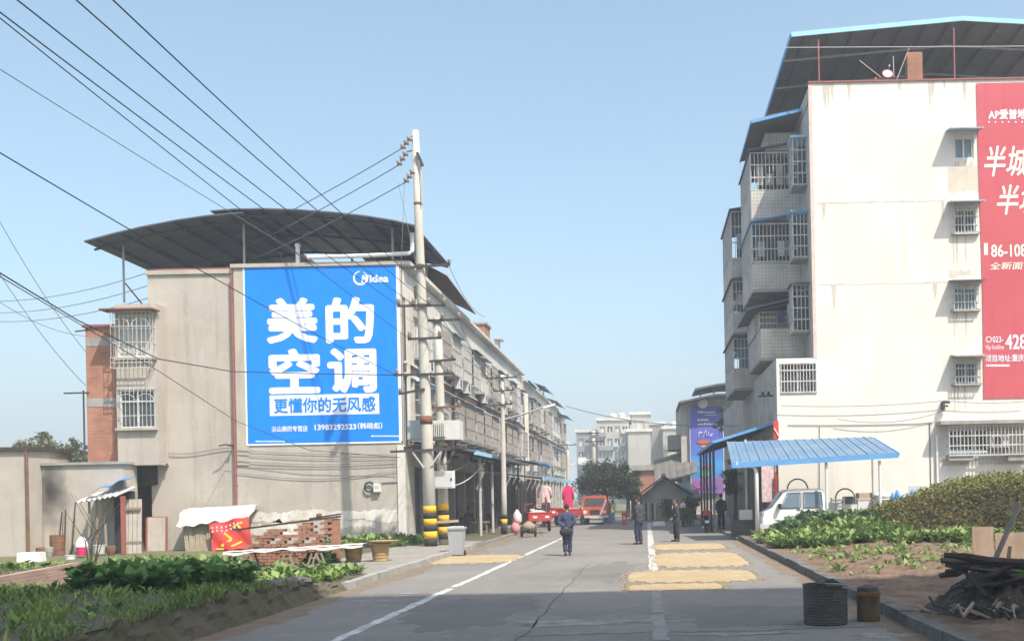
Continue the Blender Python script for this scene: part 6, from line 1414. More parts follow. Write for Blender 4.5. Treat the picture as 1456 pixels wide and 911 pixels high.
# motorcycle under the right awning, seen from behind
mq = gp(1005,757,.0); mc = thing('motorcycle', 'dark motorcycle with red seat parked at the right awning posts', 'motorcycle', mq)
for y in (0,1.25):
    w = MB().lathe([(.22,-.05),(.28,-.05),(.30,0),(.28,.05),(.22,.05)], mq+V(.02*y,y,.30), 18,'x').build('wheel', BLK, mc); MB().lathe([(.02,-.03),(.06,-.03),(.06,.03),(.02,.03)], mq+V(.02*y,y,.30), 8,'x').build('hub', IRON, w)
MB().tube([mq+V(0,0,.30),mq+V(0,.4,.6),mq+V(0,.9,.72),mq+V(0,1.05,.85)],[.05,.12,.13,.07],8).build('frame', IRON_D, mc, True)
MB().rbox(mq+V(0,.25,.80),.13,.36,.05).build('seat', BLK, mc); MB().rbox(mq+V(0,-.08,.92),.17,.15,.12).build('rear_box', CYAN_R, mc)
MB().rbox(mq+V(0,.55,.4),.16,.22,.16).build('engine', IRON_D, mc); MB().tube([mq+V(-.36,.95,1.02),mq+V(0,1.05,.98),mq+V(.36,.95,1.02)],.02,6).build('handlebar', IRON, mc)
for x in (-.42,.42): MB().rbox(mq+V(x,.95,1.12),.06,.01,.04).build('mirror', GLASS_B, mc)
MB().box(mq.x-.09,mq.x+.09,mq.y-.33,mq.y-.31,.46,.58).build('number_plate', SHIRT, mc); MB().tube([mq+V(-.15,.5,.25),mq+V(-.18,-.2,.28)],[.03,.05],8).build('exhaust', IRON, mc)
# crates and box near the van corner
q = at(1058,742,41.5); tag(MB().box(q.x-.5,q.x+.35,41.2,41.7,.1,.75).build('dark_chest', IRON_D), 'dark chest standing by the carport downpipe', 'chest')
q = at(1058,722,41.5); tag(MB().box(q.x-.2,q.x+.3,41.3,41.6,.76,1.15).build('white_carton', GREY_BOX), 'whitish carton on the dark chest by the carport', 'carton')

# ------------------------------------------------------------------ people
def ell(mb, c, rx, ry, rz, n=14, m=9):
    return mb.grid(lambda u,v: (c[0]+rx*math.cos(2*math.pi*u)*math.sin(math.pi*v), c[1]+ry*math.sin(2*math.pi*u)*math.sin(math.pi*v), c[2]-rz*math.cos(math.pi*v)), n, m)
def loft(mb, rings, n=14):
    b = len(mb.v); mb.mark()
    for (cx,cy,z,rx,ry) in rings:
        for k in range(n): a = 2*math.pi*k/n; mb.v.append((cx+rx*math.cos(a), cy+ry*math.sin(a), z))
    for i in range(len(rings)-1):
        for k in range(n): a = b+i*n+k; c = b+i*n+(k+1)%n; mb.f.append((a,c,c+n,a+n))
    mb.f.append(tuple(b+k for k in range(n-1,-1,-1))); e = b+(len(rings)-1)*n; mb.f.append(tuple(e+k for k in range(n))); return mb
FOLD = bpy.data.textures.new('cloth_folds','CLOUDS'); FOLD.noise_scale = .13; FOLD.noise_depth = 2
def fuse(o, vox, it=3, folds=0):
    r = o.modifiers.new('fuse','REMESH'); r.mode = 'VOXEL'; r.voxel_size = vox; r.use_smooth_shade = True
    s_ = o.modifiers.new('soften','SMOOTH'); s_.factor = .5; s_.iterations = it
    if folds: k_ = o.modifiers.new('folds','DISPLACE'); k_.texture = FOLD; k_.strength = folds; k_.mid_level = .5
def person(label, loc, rz, H=1.70, jacket=NAVY, trousers=NAVY_T, arms=None, legs=None, shirt=None, lean=0.0, vox=.016, bulk=1.0, hat=None, shoes=SHOE):
    """faces -y before turning; arms: (elbow, wrist) per side, legs: (knee, ankle) per side"""
    t = thing('person', label, 'person', (0,0,0)); k = H/1.70
    arms = arms or {-1:((-.25,.02,1.13),(-.25,-.05,.88)), 1:((.25,.02,1.13),(.25,-.05,.88))}
    legs = legs or {-1:((-.10,-.01,.49),(-.10,.02,.09)), 1:((.10,-.01,.49),(.10,.02,.09))}
    ln = lambda z: -lean*max(0,z-.95)
    body = MB()
    loft(body, [(0,ln(z),z,rx,ry) for z,rx,ry in ((.84,.13,.09),(.95,.145,.095),(1.1,.13,.085),(1.25,.15,.095),(1.36,.155,.085),(1.41,.09,.065),(1.45,.052,.055),(1.52,.05,.055))])
    hc = (0,ln(1.58)-.012,1.585); ell(body, hc, .076,.095,.118)
    body.tube([(0,hc[1]-.085,1.60),(0,hc[1]-.115,1.565)],[.010,.018],6); ell(body,(0,hc[1]-.06,1.51),.05,.045,.035,8,6)
    for s_ in (-1,1): ell(body,(s_*.078,hc[1]+.01,1.58),.014,.026,.033,8,6)
    jk = MB(); tr_ = MB()
    loft(jk, [(0,ln(z)+dy,z,rx*bulk,ry*bulk) for z,rx,ry,dy in ((.76,.188,.142,0),(.86,.195,.15,0),(1.0,.19,.148,0),(1.12,.192,.148,0),(1.25,.202,.146,.005),(1.34,.203,.128,.01),(1.39,.15,.098,.012),(1.425,.085,.075,.01),(1.445,.07,.068,.008))])
    loft(tr_, [(0,0,.74,.165,.11),(0,0,.84,.17,.115),(0,0,.98,.16,.105)])
    sh = MB()
    for s_ in (-1,1):
        S = V(s_*.175,ln(1.35)+.01,1.36); E = V(*arms[s_][0]); W = V(*arms[s_][1]); d = (W-E).normalized()
        body.tube([S,E,W],[.048,.040,.028],8)
        jk.tube([S+V(-s_*.03,0,.0),S+V(s_*.015,0,-.05),S.lerp(E,.6),E,E.lerp(W,.6),E.lerp(W,.95)],[.075*bulk,.078*bulk,.066*bulk,.060*bulk,.055*bulk,.052],10)
        side = d.cross(V(0,1,0)); side = side.normalized() if side.length > .1 else V(1,0,0); nn = d.cross(side)
        body.tube([W,W+d*.05,W+d*.09],[.026,.040,.036],8)
        for j in range(4):
            b0 = W+d*.085+side*(.027-.018*j); L_ = (.062,.072,.068,.052)[j]
            body.tube([b0,b0+d*L_*.5+nn*.008,b0+d*L_+nn*.028],[.0095,.009,.007],6)
        body.tube([W+d*.035+side*.032,W+d*.065+side*.055,W+d*.095+side*.058+nn*.015],[.011,.010,.008],6)
        K = V(*legs[s_][0]); A = V(*legs[s_][1]); Hh = V(s_*.085,0,.86)
        body.tube([Hh,K,A,A+V(0,0,-.03)],[.075,.05,.034,.034],8)
        tr_.tube([Hh+V(0,0,.06),Hh.lerp(K,.4),K,K.lerp(A,.5),A+V(0,0,.03)],[.112,.100,.080,.074,.070],10)
        fd = (V(0,-1,0) if legs[s_][1][1] <= .05 else V(0,-1,-.25)).normalized()
        sh.tube([A+V(0,.055,-.045),A+V(0,.03,-.045),A+fd*.06+V(0,0,-.055),A+fd*.14+V(0,0,-.062),A+fd*.185+V(0,0,-.068)],[.030,.042,.042,.036,.020],10)
        sh.tube([A+V(0,0,-.05),A+V(0,.005,.02)],[.042,.042],8)
    o = body.build('body', SKIN, t); fuse(o, .011, 2)
    o = jk.build('jacket', jacket, t); fuse(o, vox, 3, .055); o = tr_.build('trousers', trousers, t); fuse(o, vox, 3, .05)
    o = sh.build('shoes', shoes, t); fuse(o, .012, 2)
    hm = MB(); hy = hc[1]
    hm.grid(lambda u,v: (lambda a,p: (.083*math.cos(a)*math.sin(p), hy+.012+.100*math.sin(a)*math.sin(p)*(1 if math.sin(a)>0 else .86), 1.595+.120*math.cos(p) if math.sin(a) > -.35 or p < 1.0 else 1.595+.120*math.cos(min(p,1.05))))(2*math.pi*u, math.pi*.62*v), 20, 8)
    hm.build('hair', HAIR, t, True)
    for s_ in (-1,1): ell(MB(),(s_*.03,hy-.083,1.59),.011,.008,.008,6,5).build('eye', HAIR, t)
    MB().rbox((0,hy-.088,1.535),.022,.006,.004).build('mouth', M('lips',(.28,.10,.08),None,1,.6), t)
    if shirt is not None: MB().prism([(-.05,1.42),(.05,1.42),(0,1.12)], -.145+ln(1.3), -.125+ln(1.3), 'y').build('shirt_front', shirt, t)
    t.location = loc; t.rotation_euler[2] = rz; t.scale = (k,k,k); WL[t.name] = Vector(loc); return t
PI = math.pi
m1 = gp(807,789.5,0)
person('man in navy suit walking away with hands behind his back holding a bag', m1, PI-.05, 1.60, NAVY, NAVY_T,
    arms={-1:((-.27,.10,1.12),(-.05,.17,.93)), 1:((.27,.10,1.12),(.06,.19,.90))}, legs={-1:((-.08,-.05,.50),(-.07,-.02,.09)), 1:((.07,.02,.49),(.05,.15,.12))}, lean=.06, bulk=1.08)
# bag held behind the back
bgq = m1+V(-.02,-.24,.80); bag = thing('hand_bag', 'small dark bag held behind the back of the walking man', 'bag', bgq)
MB().grid(lambda u,v: (lambda a,p: (bgq.x+.19*math.copysign(abs(math.cos(a)*math.sin(p))**.7,math.cos(a)), bgq.y+.075*math.sin(a)*math.sin(p), bgq.z-.06-.12*math.copysign(abs(math.cos(p))**.7,math.cos(p))))(2*PI*u,PI*v), 18, 10).build('pouch', BLK, bag, True)
MB().tube([bgq+V(-.12,0,.03),bgq+V(-.05,.02,.12),bgq+V(.05,.02,.12),bgq+V(.12,0,.03)],.012,6).build('strap', BLK, bag)
m2 = gp(909,773.5,0)
person('tall man in dark jacket standing on the road left of the lane line', m2, -PI/2-.45, 1.76, M('cloth_slate',(.050,.052,.072),(.04,.042,.058),5,.9,.2,30), NAVY_T,
    arms={-1:((-.27,.05,1.12),(-.20,-.10,.90)), 1:((.27,.06,1.12),(.22,-.08,.88))}, legs={-1:((-.10,-.02,.49),(-.10,.03,.09)), 1:((.09,-.06,.49),(.08,-.04,.09))}, bulk=1.06)
m3 = gp(962,769.5,0)
person('man in charcoal suit with white collar standing right of the lane line', m3, -PI/2-.1+PI*0, 1.66, CHARC, CHARC_T,
    arms={-1:((-.24,.05,1.12),(-.18,-.15,.95)), 1:((.24,.07,1.12),(.21,-.12,.93))}, legs={-1:((-.09,-.05,.49),(-.09,-.05,.09)), 1:((.09,.03,.49),(.08,.08,.09))}, shirt=SHIRT)
q = gp(980,747,0); person('person in red jacket standing near the far right awning posts', q, .4, 1.55, RED_C, CHARC_T, vox=.02)
q = gp(971,749,0); person('person in pale top half hidden behind the charcoal suited man', q+V(.1,1.2,0), 1.0, 1.55, SHIRT, NAVY_T, vox=.02)
q = gp(1026,752,.1); person('person in black standing in the shade under the right awning', q, 2.6, 1.68, CHARC_T, CHARC_T, vox=.02)
q = gp(760,753,.1); person('person in dark coat standing behind the nearest red tricycle', V(q.x,q.y+6.5,.1), .6, 1.66, CHARC, CHARC_T, vox=.02)
q = gp(682,756,.12); person('person in dark clothes sitting under the left awning', V(q.x-.6,q.y+.6,-.28), .9, 1.65, CHARC_T, CHARC_T, vox=.02,
    legs={-1:((-.11,-.42,.86),(-.11,-.42,.46)), 1:((.11,-.42,.86),(.11,-.40,.46))})
stq = V(q.x-.6,q.y+.6,.12); st_ = thing('low_stool', 'low wooden stool under the person sitting below the left awning', 'stool', stq)
MB().box(stq.x-.18,stq.x+.18,stq.y-.15,stq.y+.2,.36,.40).build('seat', WOOD, st_)
for sx in (-.15,.12):
    for sy in (-.12,.14): MB().box(stq.x+sx,stq.x+sx+.03,stq.y+sy,stq.y+sy+.03,.12,.36).build('leg', WOOD, st_)

# ------------------------------------------------------------------ far houses
def flat_block(name, label, x0,x1,y0,y1, Y, dep, mat, wins=(), roof=None):
    a, b = at(x0,y1,Y), at(x1,y0,Y); t = thing(name, label, 'building', V(a.x,Y,0)); F = FX(0,Y)
    hs = []
    for (c,d,e,f_) in wins: p, q = at(c,f_,Y), at(d,e,Y); hs.append((p.x,q.x,p.z,q.z))
    mb = MB(); mb.wall(F, a.x, b.x, -.5, b.z, hs, .3); mb.box(a.x,a.x+.02,Y,Y+dep,-.5,b.z); mb.box(b.x-.02,b.x,Y,Y+dep,-.5,b.z); mb.box(a.x,b.x,Y+.01,Y+dep,b.z-.4,b.z-.3); mb.build('wall', mat, t)
    rf_ = random.Random(len(hs)*7+int(x0))
    for h in hs:
        w = MB().lbox(F,h[0],h[1],-.30,-.24,h[2],h[3]).build('window', rf_.choice((GLASS,GLASS_B,CURTAIN,GLASS)), t)
        if rf_.random() < .4: MB().lbox(F,h[0]-.2,h[1]+.2,.0,.7,h[2]-.9,h[2]-.1).build('balcony', FARG, w)
        if rf_.random() < .3: MB().lbox(F,h[1]+.2,h[1]+1.0,.0,.4,h[2]-.3,h[2]+.4).build('air_conditioner', GREY_BOX, w)
        MB().lbox(F,(h[0]+h[1])/2-.08,(h[0]+h[1])/2+.08,-.24,-.18,h[2],h[3]).build('mullion', PAINT_W, w)
    MB().box(a.x-.3,b.x+.3,Y-.3,Y+dep,b.z,b.z+.5).build('cornice', roof or FACADE_W, t); return t
FARW = M('far_wall', (.43,.40,.345), (.36,.335,.295), .25, .9, streak=(.28,.265,.24)); FARG = M('far_wall_grey', (.27,.265,.25), (.22,.215,.205), .25, .9, streak=(.17,.165,.155))
w4 = lambda x0,x1,n,rows: [(x0+(x1-x0)*i/n+(x1-x0)/n*.18, x0+(x1-x0)*(i+1)/n-(x1-x0)/n*.18, a, b) for i in range(n) for a,b in rows]
rows_ = ((606,614),(623,633),(641,651),(659,667))
flat_block('far_house', 'pale far apartment house with rows of windows at the end of the street', 851,894,597,690, 190, 12, FARW, w4(851,894,4,rows_))
flat_block('far_house', 'blank pale end wall of the far apartment house', 894,925,613,690, 186, 14, FARW)
flat_block('far_house', 'rooftop block on the far apartment house with dark terrace', 898,923,589,612, 192, 10, FARW, [(900,916,598,609)])
flat_block('far_house', 'lower pale far wing left of the far apartment house', 821,851,614,690, 195, 12, FARG, w4(821,851,3,((624,634),(642,652))))
flat_block('far_house', 'grey narrow far block with dark gap right of the blank wall', 925,944,603,690, 200, 12, FARG, [(940,943,612,640)])
flat_block('far_house', 'pale far block at right just left of the violet billboard', 944,978,609,690, 196, 12, FARW, [(946,950,620,632)])
for i,(px_,py_,Y_,lab) in enumerate(((872,593,192,'left water tank on the far apartment house roof'),(884,592,194,'right water tank on the far apartment house roof'),(958,604,200,'water tank on the pale far block at right'))):
    p_ = at(px_,py_+4,Y_); tag(MB().lathe([(.7,-.5),(.75,.9),(.3,1.2)], p_, 12).build('water_tank', GREY_BOX), lab, 'tank', 'far rooftop water tanks')
FARB = M_brick('far_brick', (.40,.19,.12), (.34,.15,.10), (.36,.28,.22))
flat_block('brick_cottage', 'small orange brick house below the far apartment house', 903,934,668,745, 104, 8, FARB, (), CONCRETE)
# tiled low houses across the road end
def tiled(label, x0,x1, ye, yr, Y, dep, wallm=CONC_D, slope=0.0, name='tiled_house'):
    a, b = at(x0,ye,Y), at(x1,ye,Y); zr_ = at((x0+x1)/2,yr,Y+dep).z; t = thing(name, label, 'house', V(a.x,Y,0))
    MB().box(a.x,b.x,Y+.25,Y+2*dep-.25,-.1,a.z-.02).build('wall', wallm, t)
    n = max(10,int((b.x-a.x)/.22))
    roof = MB().sheet(lambda u,v: (a.x-.3+(b.x-a.x+.6)*u, Y-.2+(dep+.2)*v, a.z-.05+(zr_-a.z)*v+.045*abs(math.sin(u*n*PI/2))+slope*u), n*3, 4, .08).build('roof_slope', TILE_D, t)
    MB().sheet(lambda u,v: (a.x-.3+(b.x-a.x+.6)*u, Y+dep*(1+v), zr_-(zr_-a.z)*v+slope*u), 4, 2, .08).build('roof_slope', TILE_D, t)
    MB().bar((a.x-.3,Y+dep,zr_+.04),(b.x+.3,Y+dep,zr_+.04+slope),.2,.16).build('ridge', CONCRETE, t); return t
TILE_D = M('roof_tile_grey', (.175,.16,.145), (.12,.11,.10), 1.2, .9, .5, 10, spots=(.20,.19,.175))
th = thing('tiled_house', 'low gabled grey tiled house closing the end of the road', 'house', V(at(905,740,71).x,71,0))
ga_, gb_, gc_ = at(903,706,71), at(944,676,71), at(986,702,71)
MB().prism([(ga_.x+.25,-.1),(gc_.x-.25,-.1),(gc_.x-.25,gc_.z-.05),(gb_.x,gb_.z-.12),(ga_.x+.25,ga_.z-.05)], 71.25, 78, 'y').build('wall', CONCRETE, th)
for p_,q_ in ((ga_,gb_),(gc_,gb_)):
    MB().sheet(lambda u,v: (p_.x+(q_.x-p_.x)*u, 70.8+7.5*v, p_.z+(q_.z-p_.z)*u+.04*abs(math.sin(u*10*PI))), 60, 3, .09).build('roof_slope', TILE_D, th)
MB().bar(V(gb_.x,70.75,gb_.z+.05),V(gb_.x,78.3,gb_.z+.05),.22,.16).build('ridge', CONCRETE, th)
c = at(925,720,71); MB().box(c.x-.5,c.x+.5,71.1,71.22,.05,1.2).build('gate', CONCRETE, th); MB().box(c.x-1.3,c.x-.6,71.12,71.2,0,1.6).build('doorway', DARKROOM, th); MB().box(c.x+.75,c.x+1.5,71.12,71.2,.5,1.45).build('window', GLASS, th)  # doorway is a slab coloured with the shade of the inside
for k in range(7): MB().box(c.x-.5+.145*k,c.x-.5+.145*k+.12,71.04,71.09,.05,1.15+.05*(k%3)).build('board', (WOOD,WOOD_D,DOOR_W)[k%3], th)
for k in range(5): MB().tube([(c.x+.7+.12*k,70.8,0),(c.x+.75+.13*k,71.05,1.3+.2*(k%2))],.04,6).build('leaning_pole', WOOD, th)
tiled('taller grey tiled house behind the low one, left of the violet billboard', 936,986, 688, 655, 84, 3.5, PLASTER2, .9)
tiled('dark lean-to house right of the charcoal suited man', 948,990, 712, 698, 73, 2.2, WOOD_D)
wb_ = at(975,700,83); tag(MB().box(wb_.x-.3,wb_.x+.3,82.6,82.7,wb_.z-.9,wb_.z+.9).build('blue_shutter', GLASS_B), 'small blue shutter on the taller tiled house', 'shutter')
# red hydrant-like post and clutter by the truck
q = gp(888,745,0); fp = thing('red_post', 'short red post with white mark at the far end of the road', 'post', q)
MB().lathe([(.16,0),(.18,.1),(.14,.15),(.14,.55),(.18,.6),(.16,.7),(.04,.78)], q, 12).build('column', RED_O, fp, True); MB().box(q.x-.06,q.x+.06,q.y-.16,q.y-.14,.3,.5).build('mark', SHIRT, fp)
q = gp(866,745,0); tag(MB().rbox(q+V(0,.3,.35),.35,.3,.35).build('blue_barrel_crate', SHEET_B), 'blue box standing right of the orange truck', 'box')
q = gp(952,748,0); tag(MB().rbox(q+V(-.6,.6,.15),.3,.3,.12,.4,taper=.8).build('white_bundle', SHIRT), 'white bundle on the ground before the dark lean-to house', 'bundle')

# right far building with violet billboard
YF = 86.0
fb = thing('corner_building', 'far right building carrying a tall violet billboard', 'building', (at(970,700,YF).x,YF,0))
a, b = at(970,700,YF), at(1075,566,YF)
wr = [(at(1030,640,YF).x,at(1043,640,YF).x,at(1036,660,YF).z,at(1036,640,YF).z)]
mb = MB(); mb.wall(FX(0,YF), a.x, b.x, -.1, b.z, wr, .3); mb.wall((V(a.x,0,0),V(0,1,0),V(-1,0,0)), YF, YF+14, -.1, b.z); mb.build('wall', FACADE, fb)
for i,(z0,z1) in enumerate(((2.8,4.0),(5.4,6.6))): MB().box(a.x-1.0,a.x,YF+1,YF+6,z0,z1).build('balcony', CONCRETE, fb)
for k,(x0,x1,y0,y1,dep) in enumerate(((965,1056,556,571,9),(990,1056,540,548,6))):
    p, q = at(x0,y1,YF-1.5), at(x1,y0,YF-1.5)
    t = thing('rooftop_canopy', ('broad dark','small upper dark')[k]+' canopy on the roof of the violet billboard building', 'canopy', (p.x,YF,9.5))
    MB().sheet(lambda u,v: (p.x+(q.x+1-p.x)*u, YF-1.5+dep*v+k*2, p.z+(q.z-p.z)*min(1,u*2.2)*(.8 if k==0 else 1)), 8, 2, .16).build('roof_sheet', SHEET_D, t)
    for xx in (.15,.45,.75): x_ = p.x+(q.x-p.x)*xx; MB().tube([(x_,YF+1+k*2,8.6),(x_,YF+1+k*2,p.z+.3)],.06,6).build('post', IRON, t)
bd = thing('billboard', 'tall violet billboard with white lettering on the far right building', 'billboard', (at(983,700,YF).x,YF-.3,2))
p, q = at(983,702,YF-.2), at(1027,577,YF-.2)
bm = bpy.data.materials.new('billboard_print'); bm.use_nodes = True; N_ = bm.node_tree.nodes; L_ = bm.node_tree.links
g_ = N_.new('ShaderNodeNewGeometry'); sx_ = N_.new('ShaderNodeSeparateXYZ'); L_.new(g_.outputs['Position'], sx_.inputs[0])
mr = N_.new('ShaderNodeMapRange'); mr.inputs['From Min'].default_value = p.z; mr.inputs['From Max'].default_value = q.z; L_.new(sx_.outputs['Z'], mr.inputs['Value'])
no = N_.new('ShaderNodeTexNoise'); no.inputs['Scale'].default_value = 2.0; L_.new(g_.outputs['Position'], no.inputs['Vector'])
ad2 = N_.new('ShaderNodeMath'); ad2.operation = 'MULTIPLY_ADD'; ad2.inputs[1].default_value = .16; L_.new(no.outputs['Fac'], ad2.inputs[0]); L_.new(mr.outputs[0], ad2.inputs[2])
cr = N_.new('ShaderNodeValToRGB'); els = cr.color_ramp.elements
els[0].position = .10; els[0].color = (.22,.10,.36,1); els[1].position = 1.0; els[1].color = (.14,.13,.46,1)
for ps,cl in ((.22,(.30,.12,.34,1)),(.30,(.05,.25,.62,1)),(.42,(.06,.34,.70,1)),(.54,(.07,.20,.60,1)),(.68,(.10,.12,.50,1))): e_ = els.new(ps); e_.color = cl
L_.new(ad2.outputs[0], cr.inputs['Fac']); L_.new(cr.outputs['Color'], N_['Principled BSDF'].inputs['Base Color']); N_['Principled BSDF'].inputs['Roughness'].default_value = .7
MB().box(p.x,q.x,YF-.25,YF-.18,p.z,q.z).build('panel', bm, bd)
mb = MB()
for t_ in (p.x-.04,q.x): mb.box(t_,t_+.04,YF-.27,YF-.16,p.z,q.z)
mb.each('frame_strip', PAINT_W, bd)
def marks(rows, mat, nm):
    mb = MB()
    for (x0,x1,y,hh) in rows:
        x = x0
        while x < x1:
            w = random.choice((1.4,1.9,2.3)); a_ = at(x,y+hh,YF-.3); b_ = at(x+w,y,YF-.3)
            mb.box(a_.x,b_.x,YF-.30,YF-.262,a_.z,b_.z-(b_.z-a_.z)*random.choice((0,.2,.35))); x += w+.8
    mb.build(nm, mat, bd)
marks(((992,1014,584,3),(1003,1017,589,1.3),(992,1008,595,3),(992,1018,601,3.2)), WHITE_P, 'lettering')
mb = MB()
for (x0,y0,x1,y1) in ((993,622,995,612),(993,616,999,614),(1000,621,1003,611),(1003,611,1005,620),(1008,620,1007,613),(1010,620,1013,616)):
    mb.bar(at(x0,y0,YF-.3),at(x1,y1,YF-.3),.03,.07)
mb.build('script_lettering', WHITE_P, bd)
for (x,y,rx,ry,m) in ((1000,628,9,3,ORANGE_C),(1003,634,7,2,WOOD_P),(1004,663,10,2.2,ORANGE_C),(1004,674,9,3.5,M('print_green',(.12,.42,.16),(.30,.50,.10),3,.7)),(996,690,9,4,M('print_magenta',(.50,.08,.26),(.22,.10,.36),3,.7)),(1013,692,8,3,PURPLE_P)):
    cc = at(x,y,YF-.3); MB().add([cc+V(rx/F_PX*YF*math.cos(t_)*(1+.15*math.sin(5*t_)),.0,ry/F_PX*YF*math.sin(t_)) for t_ in [k*PI/12 for k in range(24)]],[tuple(range(24))]).build('picture', m, bd)
dsh2 = at(999,573,YF-.5); tag(MB().lathe([(.05,0),(.3,.03),(.42,.12),(.40,.12),(.05,.04)], dsh2, 14,'y').build('roof_dish', PAINT_W), 'small white dish above the violet billboard', 'dish')

# ------------------------------------------------------------------ unseen block added behind the camera to throw shade on the near road
tw = thing('shade_block', 'unseen tall grey block added behind the viewpoint to shade the near road', 'building', (7,-.3,0))
MB().box(7,30,-20,-.3,0,40).build('wall', FACADE_W, tw)
for j in range(12):
    o = MB().box(6.9,30.1,-20.1,-.24,3.2*j+3.0,3.2*j+3.15).build('floor_band', CONCRETE, tw)
    for k in range(6): MB().box(8.2+3.6*k,10.2+3.6*k,-.3,-.27,3.2*j+.9,3.2*j+2.4).build('window', GLASS, tw)

# ------------------------------------------------------------------ trees and plants
def rand_dirs(n, up=.3):
    d = RNG.normal(0,1,(n,3)); d[:,2] = d[:,2]*.6+up; return d/np.linalg.norm(d,axis=1,keepdims=True)
LEAF_T = M_leaf('leaf_tree', (.035,.050,.024), (.065,.088,.040), (.11,.135,.062))
LEAF_Y = M_leaf('leaf_olive', (.07,.075,.025), (.14,.14,.045), (.23,.21,.075))
LEAF_H = M_leaf('leaf_hedge', (.065,.045,.018), (.135,.12,.035), (.19,.23,.06))
LEAF_V = M_leaf('leaf_vegetable', (.075,.125,.035), (.155,.235,.065), (.27,.35,.12))
LEAF_B = M_leaf('leaf_cabbage', (.055,.105,.050), (.11,.18,.085), (.20,.28,.14))
LEAF_D = M_leaf('leaf_dark', (.045,.105,.028), (.095,.20,.050), (.19,.30,.080))
GRASS  = M_leaf('grass_blade', (.085,.14,.030), (.16,.24,.055), (.28,.30,.10))
BARK = M('bark', (.10,.08,.06), (.06,.05,.04), 4, .95, .6, 20)
def tree(label, base, h, rx, rz, n, mat=LEAF_T, size=.28, trunk=.35, name='street_tree', clumps=40, group=None):
    base = Vector(base); t = thing(name, label, 'tree', base, group); mb = MB()
    mb.tube([base,base+V(.05,0,h*.3),base+V(-.05,.05,h*.6),base+V(0,0,h*.88)],[trunk*.5,trunk*.38,trunk*.22,trunk*.06],8)
    cz = h-rz; cs = []
    for k in range(clumps):
        d = Vector(rand_dirs(1,.1)[0]); r = RNG.uniform(.35,.95); c = base+V(d.x*rx*r, d.y*rx*r, cz+d.z*rz*r); cs.append(c)
        if k < 12: mb.tube([base+V(0,0,h*(.25+.04*k)), base.lerp(c,.55)+V(0,0,h*.22), c],[trunk*.14,trunk*.08,trunk*.03],5)
    mb.build('trunk', BARK, t)
    pts = []; tn = []
    per = n//clumps
    for c in cs:
        cr_ = rx*RNG.uniform(.18,.36); p = RNG.normal(0,1,(per,3)); p /= np.linalg.norm(p,axis=1,keepdims=True); p *= (RNG.uniform(.3,1,(per,1)))**.5*cr_; p[:,2] *= .75
        pts.append(p+np.array(c-base)); tn.append(np.full(per,RNG.uniform(.25,.7))+RNG.normal(0,.14,per))
    pts = np.concatenate(pts); tn = np.concatenate(tn); N = len(pts); sz = RNG.uniform(.6,1.3,N)*size
    link_mesh('crown', leaves_mesh('crown', mat, pts, rand_dirs(N,.1), sz, sz*.55, tn), t); return t
tree('broad dark tree behind the orange truck at the far end', at(862,745,77)-V(0,0,at(862,745,77).z), 4.7, 2.1, 1.9, 9000, size=.22, clumps=70)
tree('smaller dark tree right of the broad one near the tall standing man', V(at(893,740,82).x,82,0), 4.0, 1.2, 1.5, 4500, size=.22, clumps=40)
tree('low leafy bush before the tiled house at the road end', V(at(948,740,69).x,69,0), 1.5, .8, .7, 1600, LEAF_T, .14, .1, clumps=22, name='roadside_bush')
tree('dark shrub growing beyond the right awning posts', V(at(1046,730,66).x,66,0), 4.2, .9, 1.7, 3500, size=.18, clumps=34)
tree('dusty bare-looking tree beside the violet billboard', V(at(1036,730,80).x,80,0), 8.6, 1.0, 1.6, 1500, LEAF_Y, .16, .3, clumps=24)
tree('bushy yellowish tree above the low house at far left', V(at(62,640,62).x,62,0), at(62,611,62).z, 1.6, 1.5, 3500, LEAF_Y, .2, clumps=34)
tree('dim green tree between low house and brick wall', V(at(112,650,75).x,75,0), at(112,625,75).z, 2.0, 2.0, 3500, LEAF_T, .25, clumps=34)
tree('slender dark conifer behind the low house', V(at(110,640,80).x,80,0), at(110,610,80).z, .7, 2.2, 2000, LEAF_T, .2, clumps=26, name='conifer_tree')
# bare sapling in the left yard
sp = thing('bare_sapling', 'thin leafless sapling in the yard before the lean-to', 'sapling', gp(130,822,.1)); b0 = gp(130,822,.1); rs = random.Random(2)
for k in range(9): MB().tube([b0+V(rs.uniform(-.08,.08),0,0),b0+V(rs.uniform(-.2,.25),rs.uniform(-.1,.1),.9),b0+V(rs.uniform(-.7,.7),rs.uniform(-.3,.3),rs.uniform(1.5,2.3))],[.018,.012,.004],5).build('branch', BARK, sp)

def plants(name, mat, label, pts, leaves, size, hgt, spread=.5, tint=(.2,.8), cat='plants', wr=.5):
    """rosettes of leaves at ground points (N,3)"""
    n = len(pts); m = leaves; P = np.repeat(pts, m, 0); N = n*m
    an = RNG.uniform(0,2*np.pi,N); el = RNG.uniform(.15,1.25,N)
    d = np.stack([np.cos(an)*np.cos(el), np.sin(an)*np.cos(el), np.sin(el)],1)
    P = P + np.stack([np.cos(an)*RNG.uniform(0,spread,N)*size*.6, np.sin(an)*RNG.uniform(0,spread,N)*size*.6, RNG.uniform(0,1,N)*hgt],1)
    pf = np.repeat(RNG.uniform(.5,1.5,n), m); sz = RNG.uniform(.55,1.25,N)*size*pf; tn = np.repeat(RNG.uniform(tint[0],tint[1],n), m)+RNG.normal(0,.15,N)+.15*(el-.7)
    o = link_mesh(name, leaves_mesh(name, mat, P, d, sz, sz*wr*RNG.uniform(.7,1.3,N), tn)); return tag(o, label, cat, kind='stuff')
def scatter(n, x0,x1,y0,y1, zf, keep=lambda x,y: True):
    out = []
    while len(out) < n:
        x, y = RNG.uniform(x0,x1), RNG.uniform(y0,y1)
        if keep(x,y): out.append((x,y,zf(x,y)))
    return np.array(out)
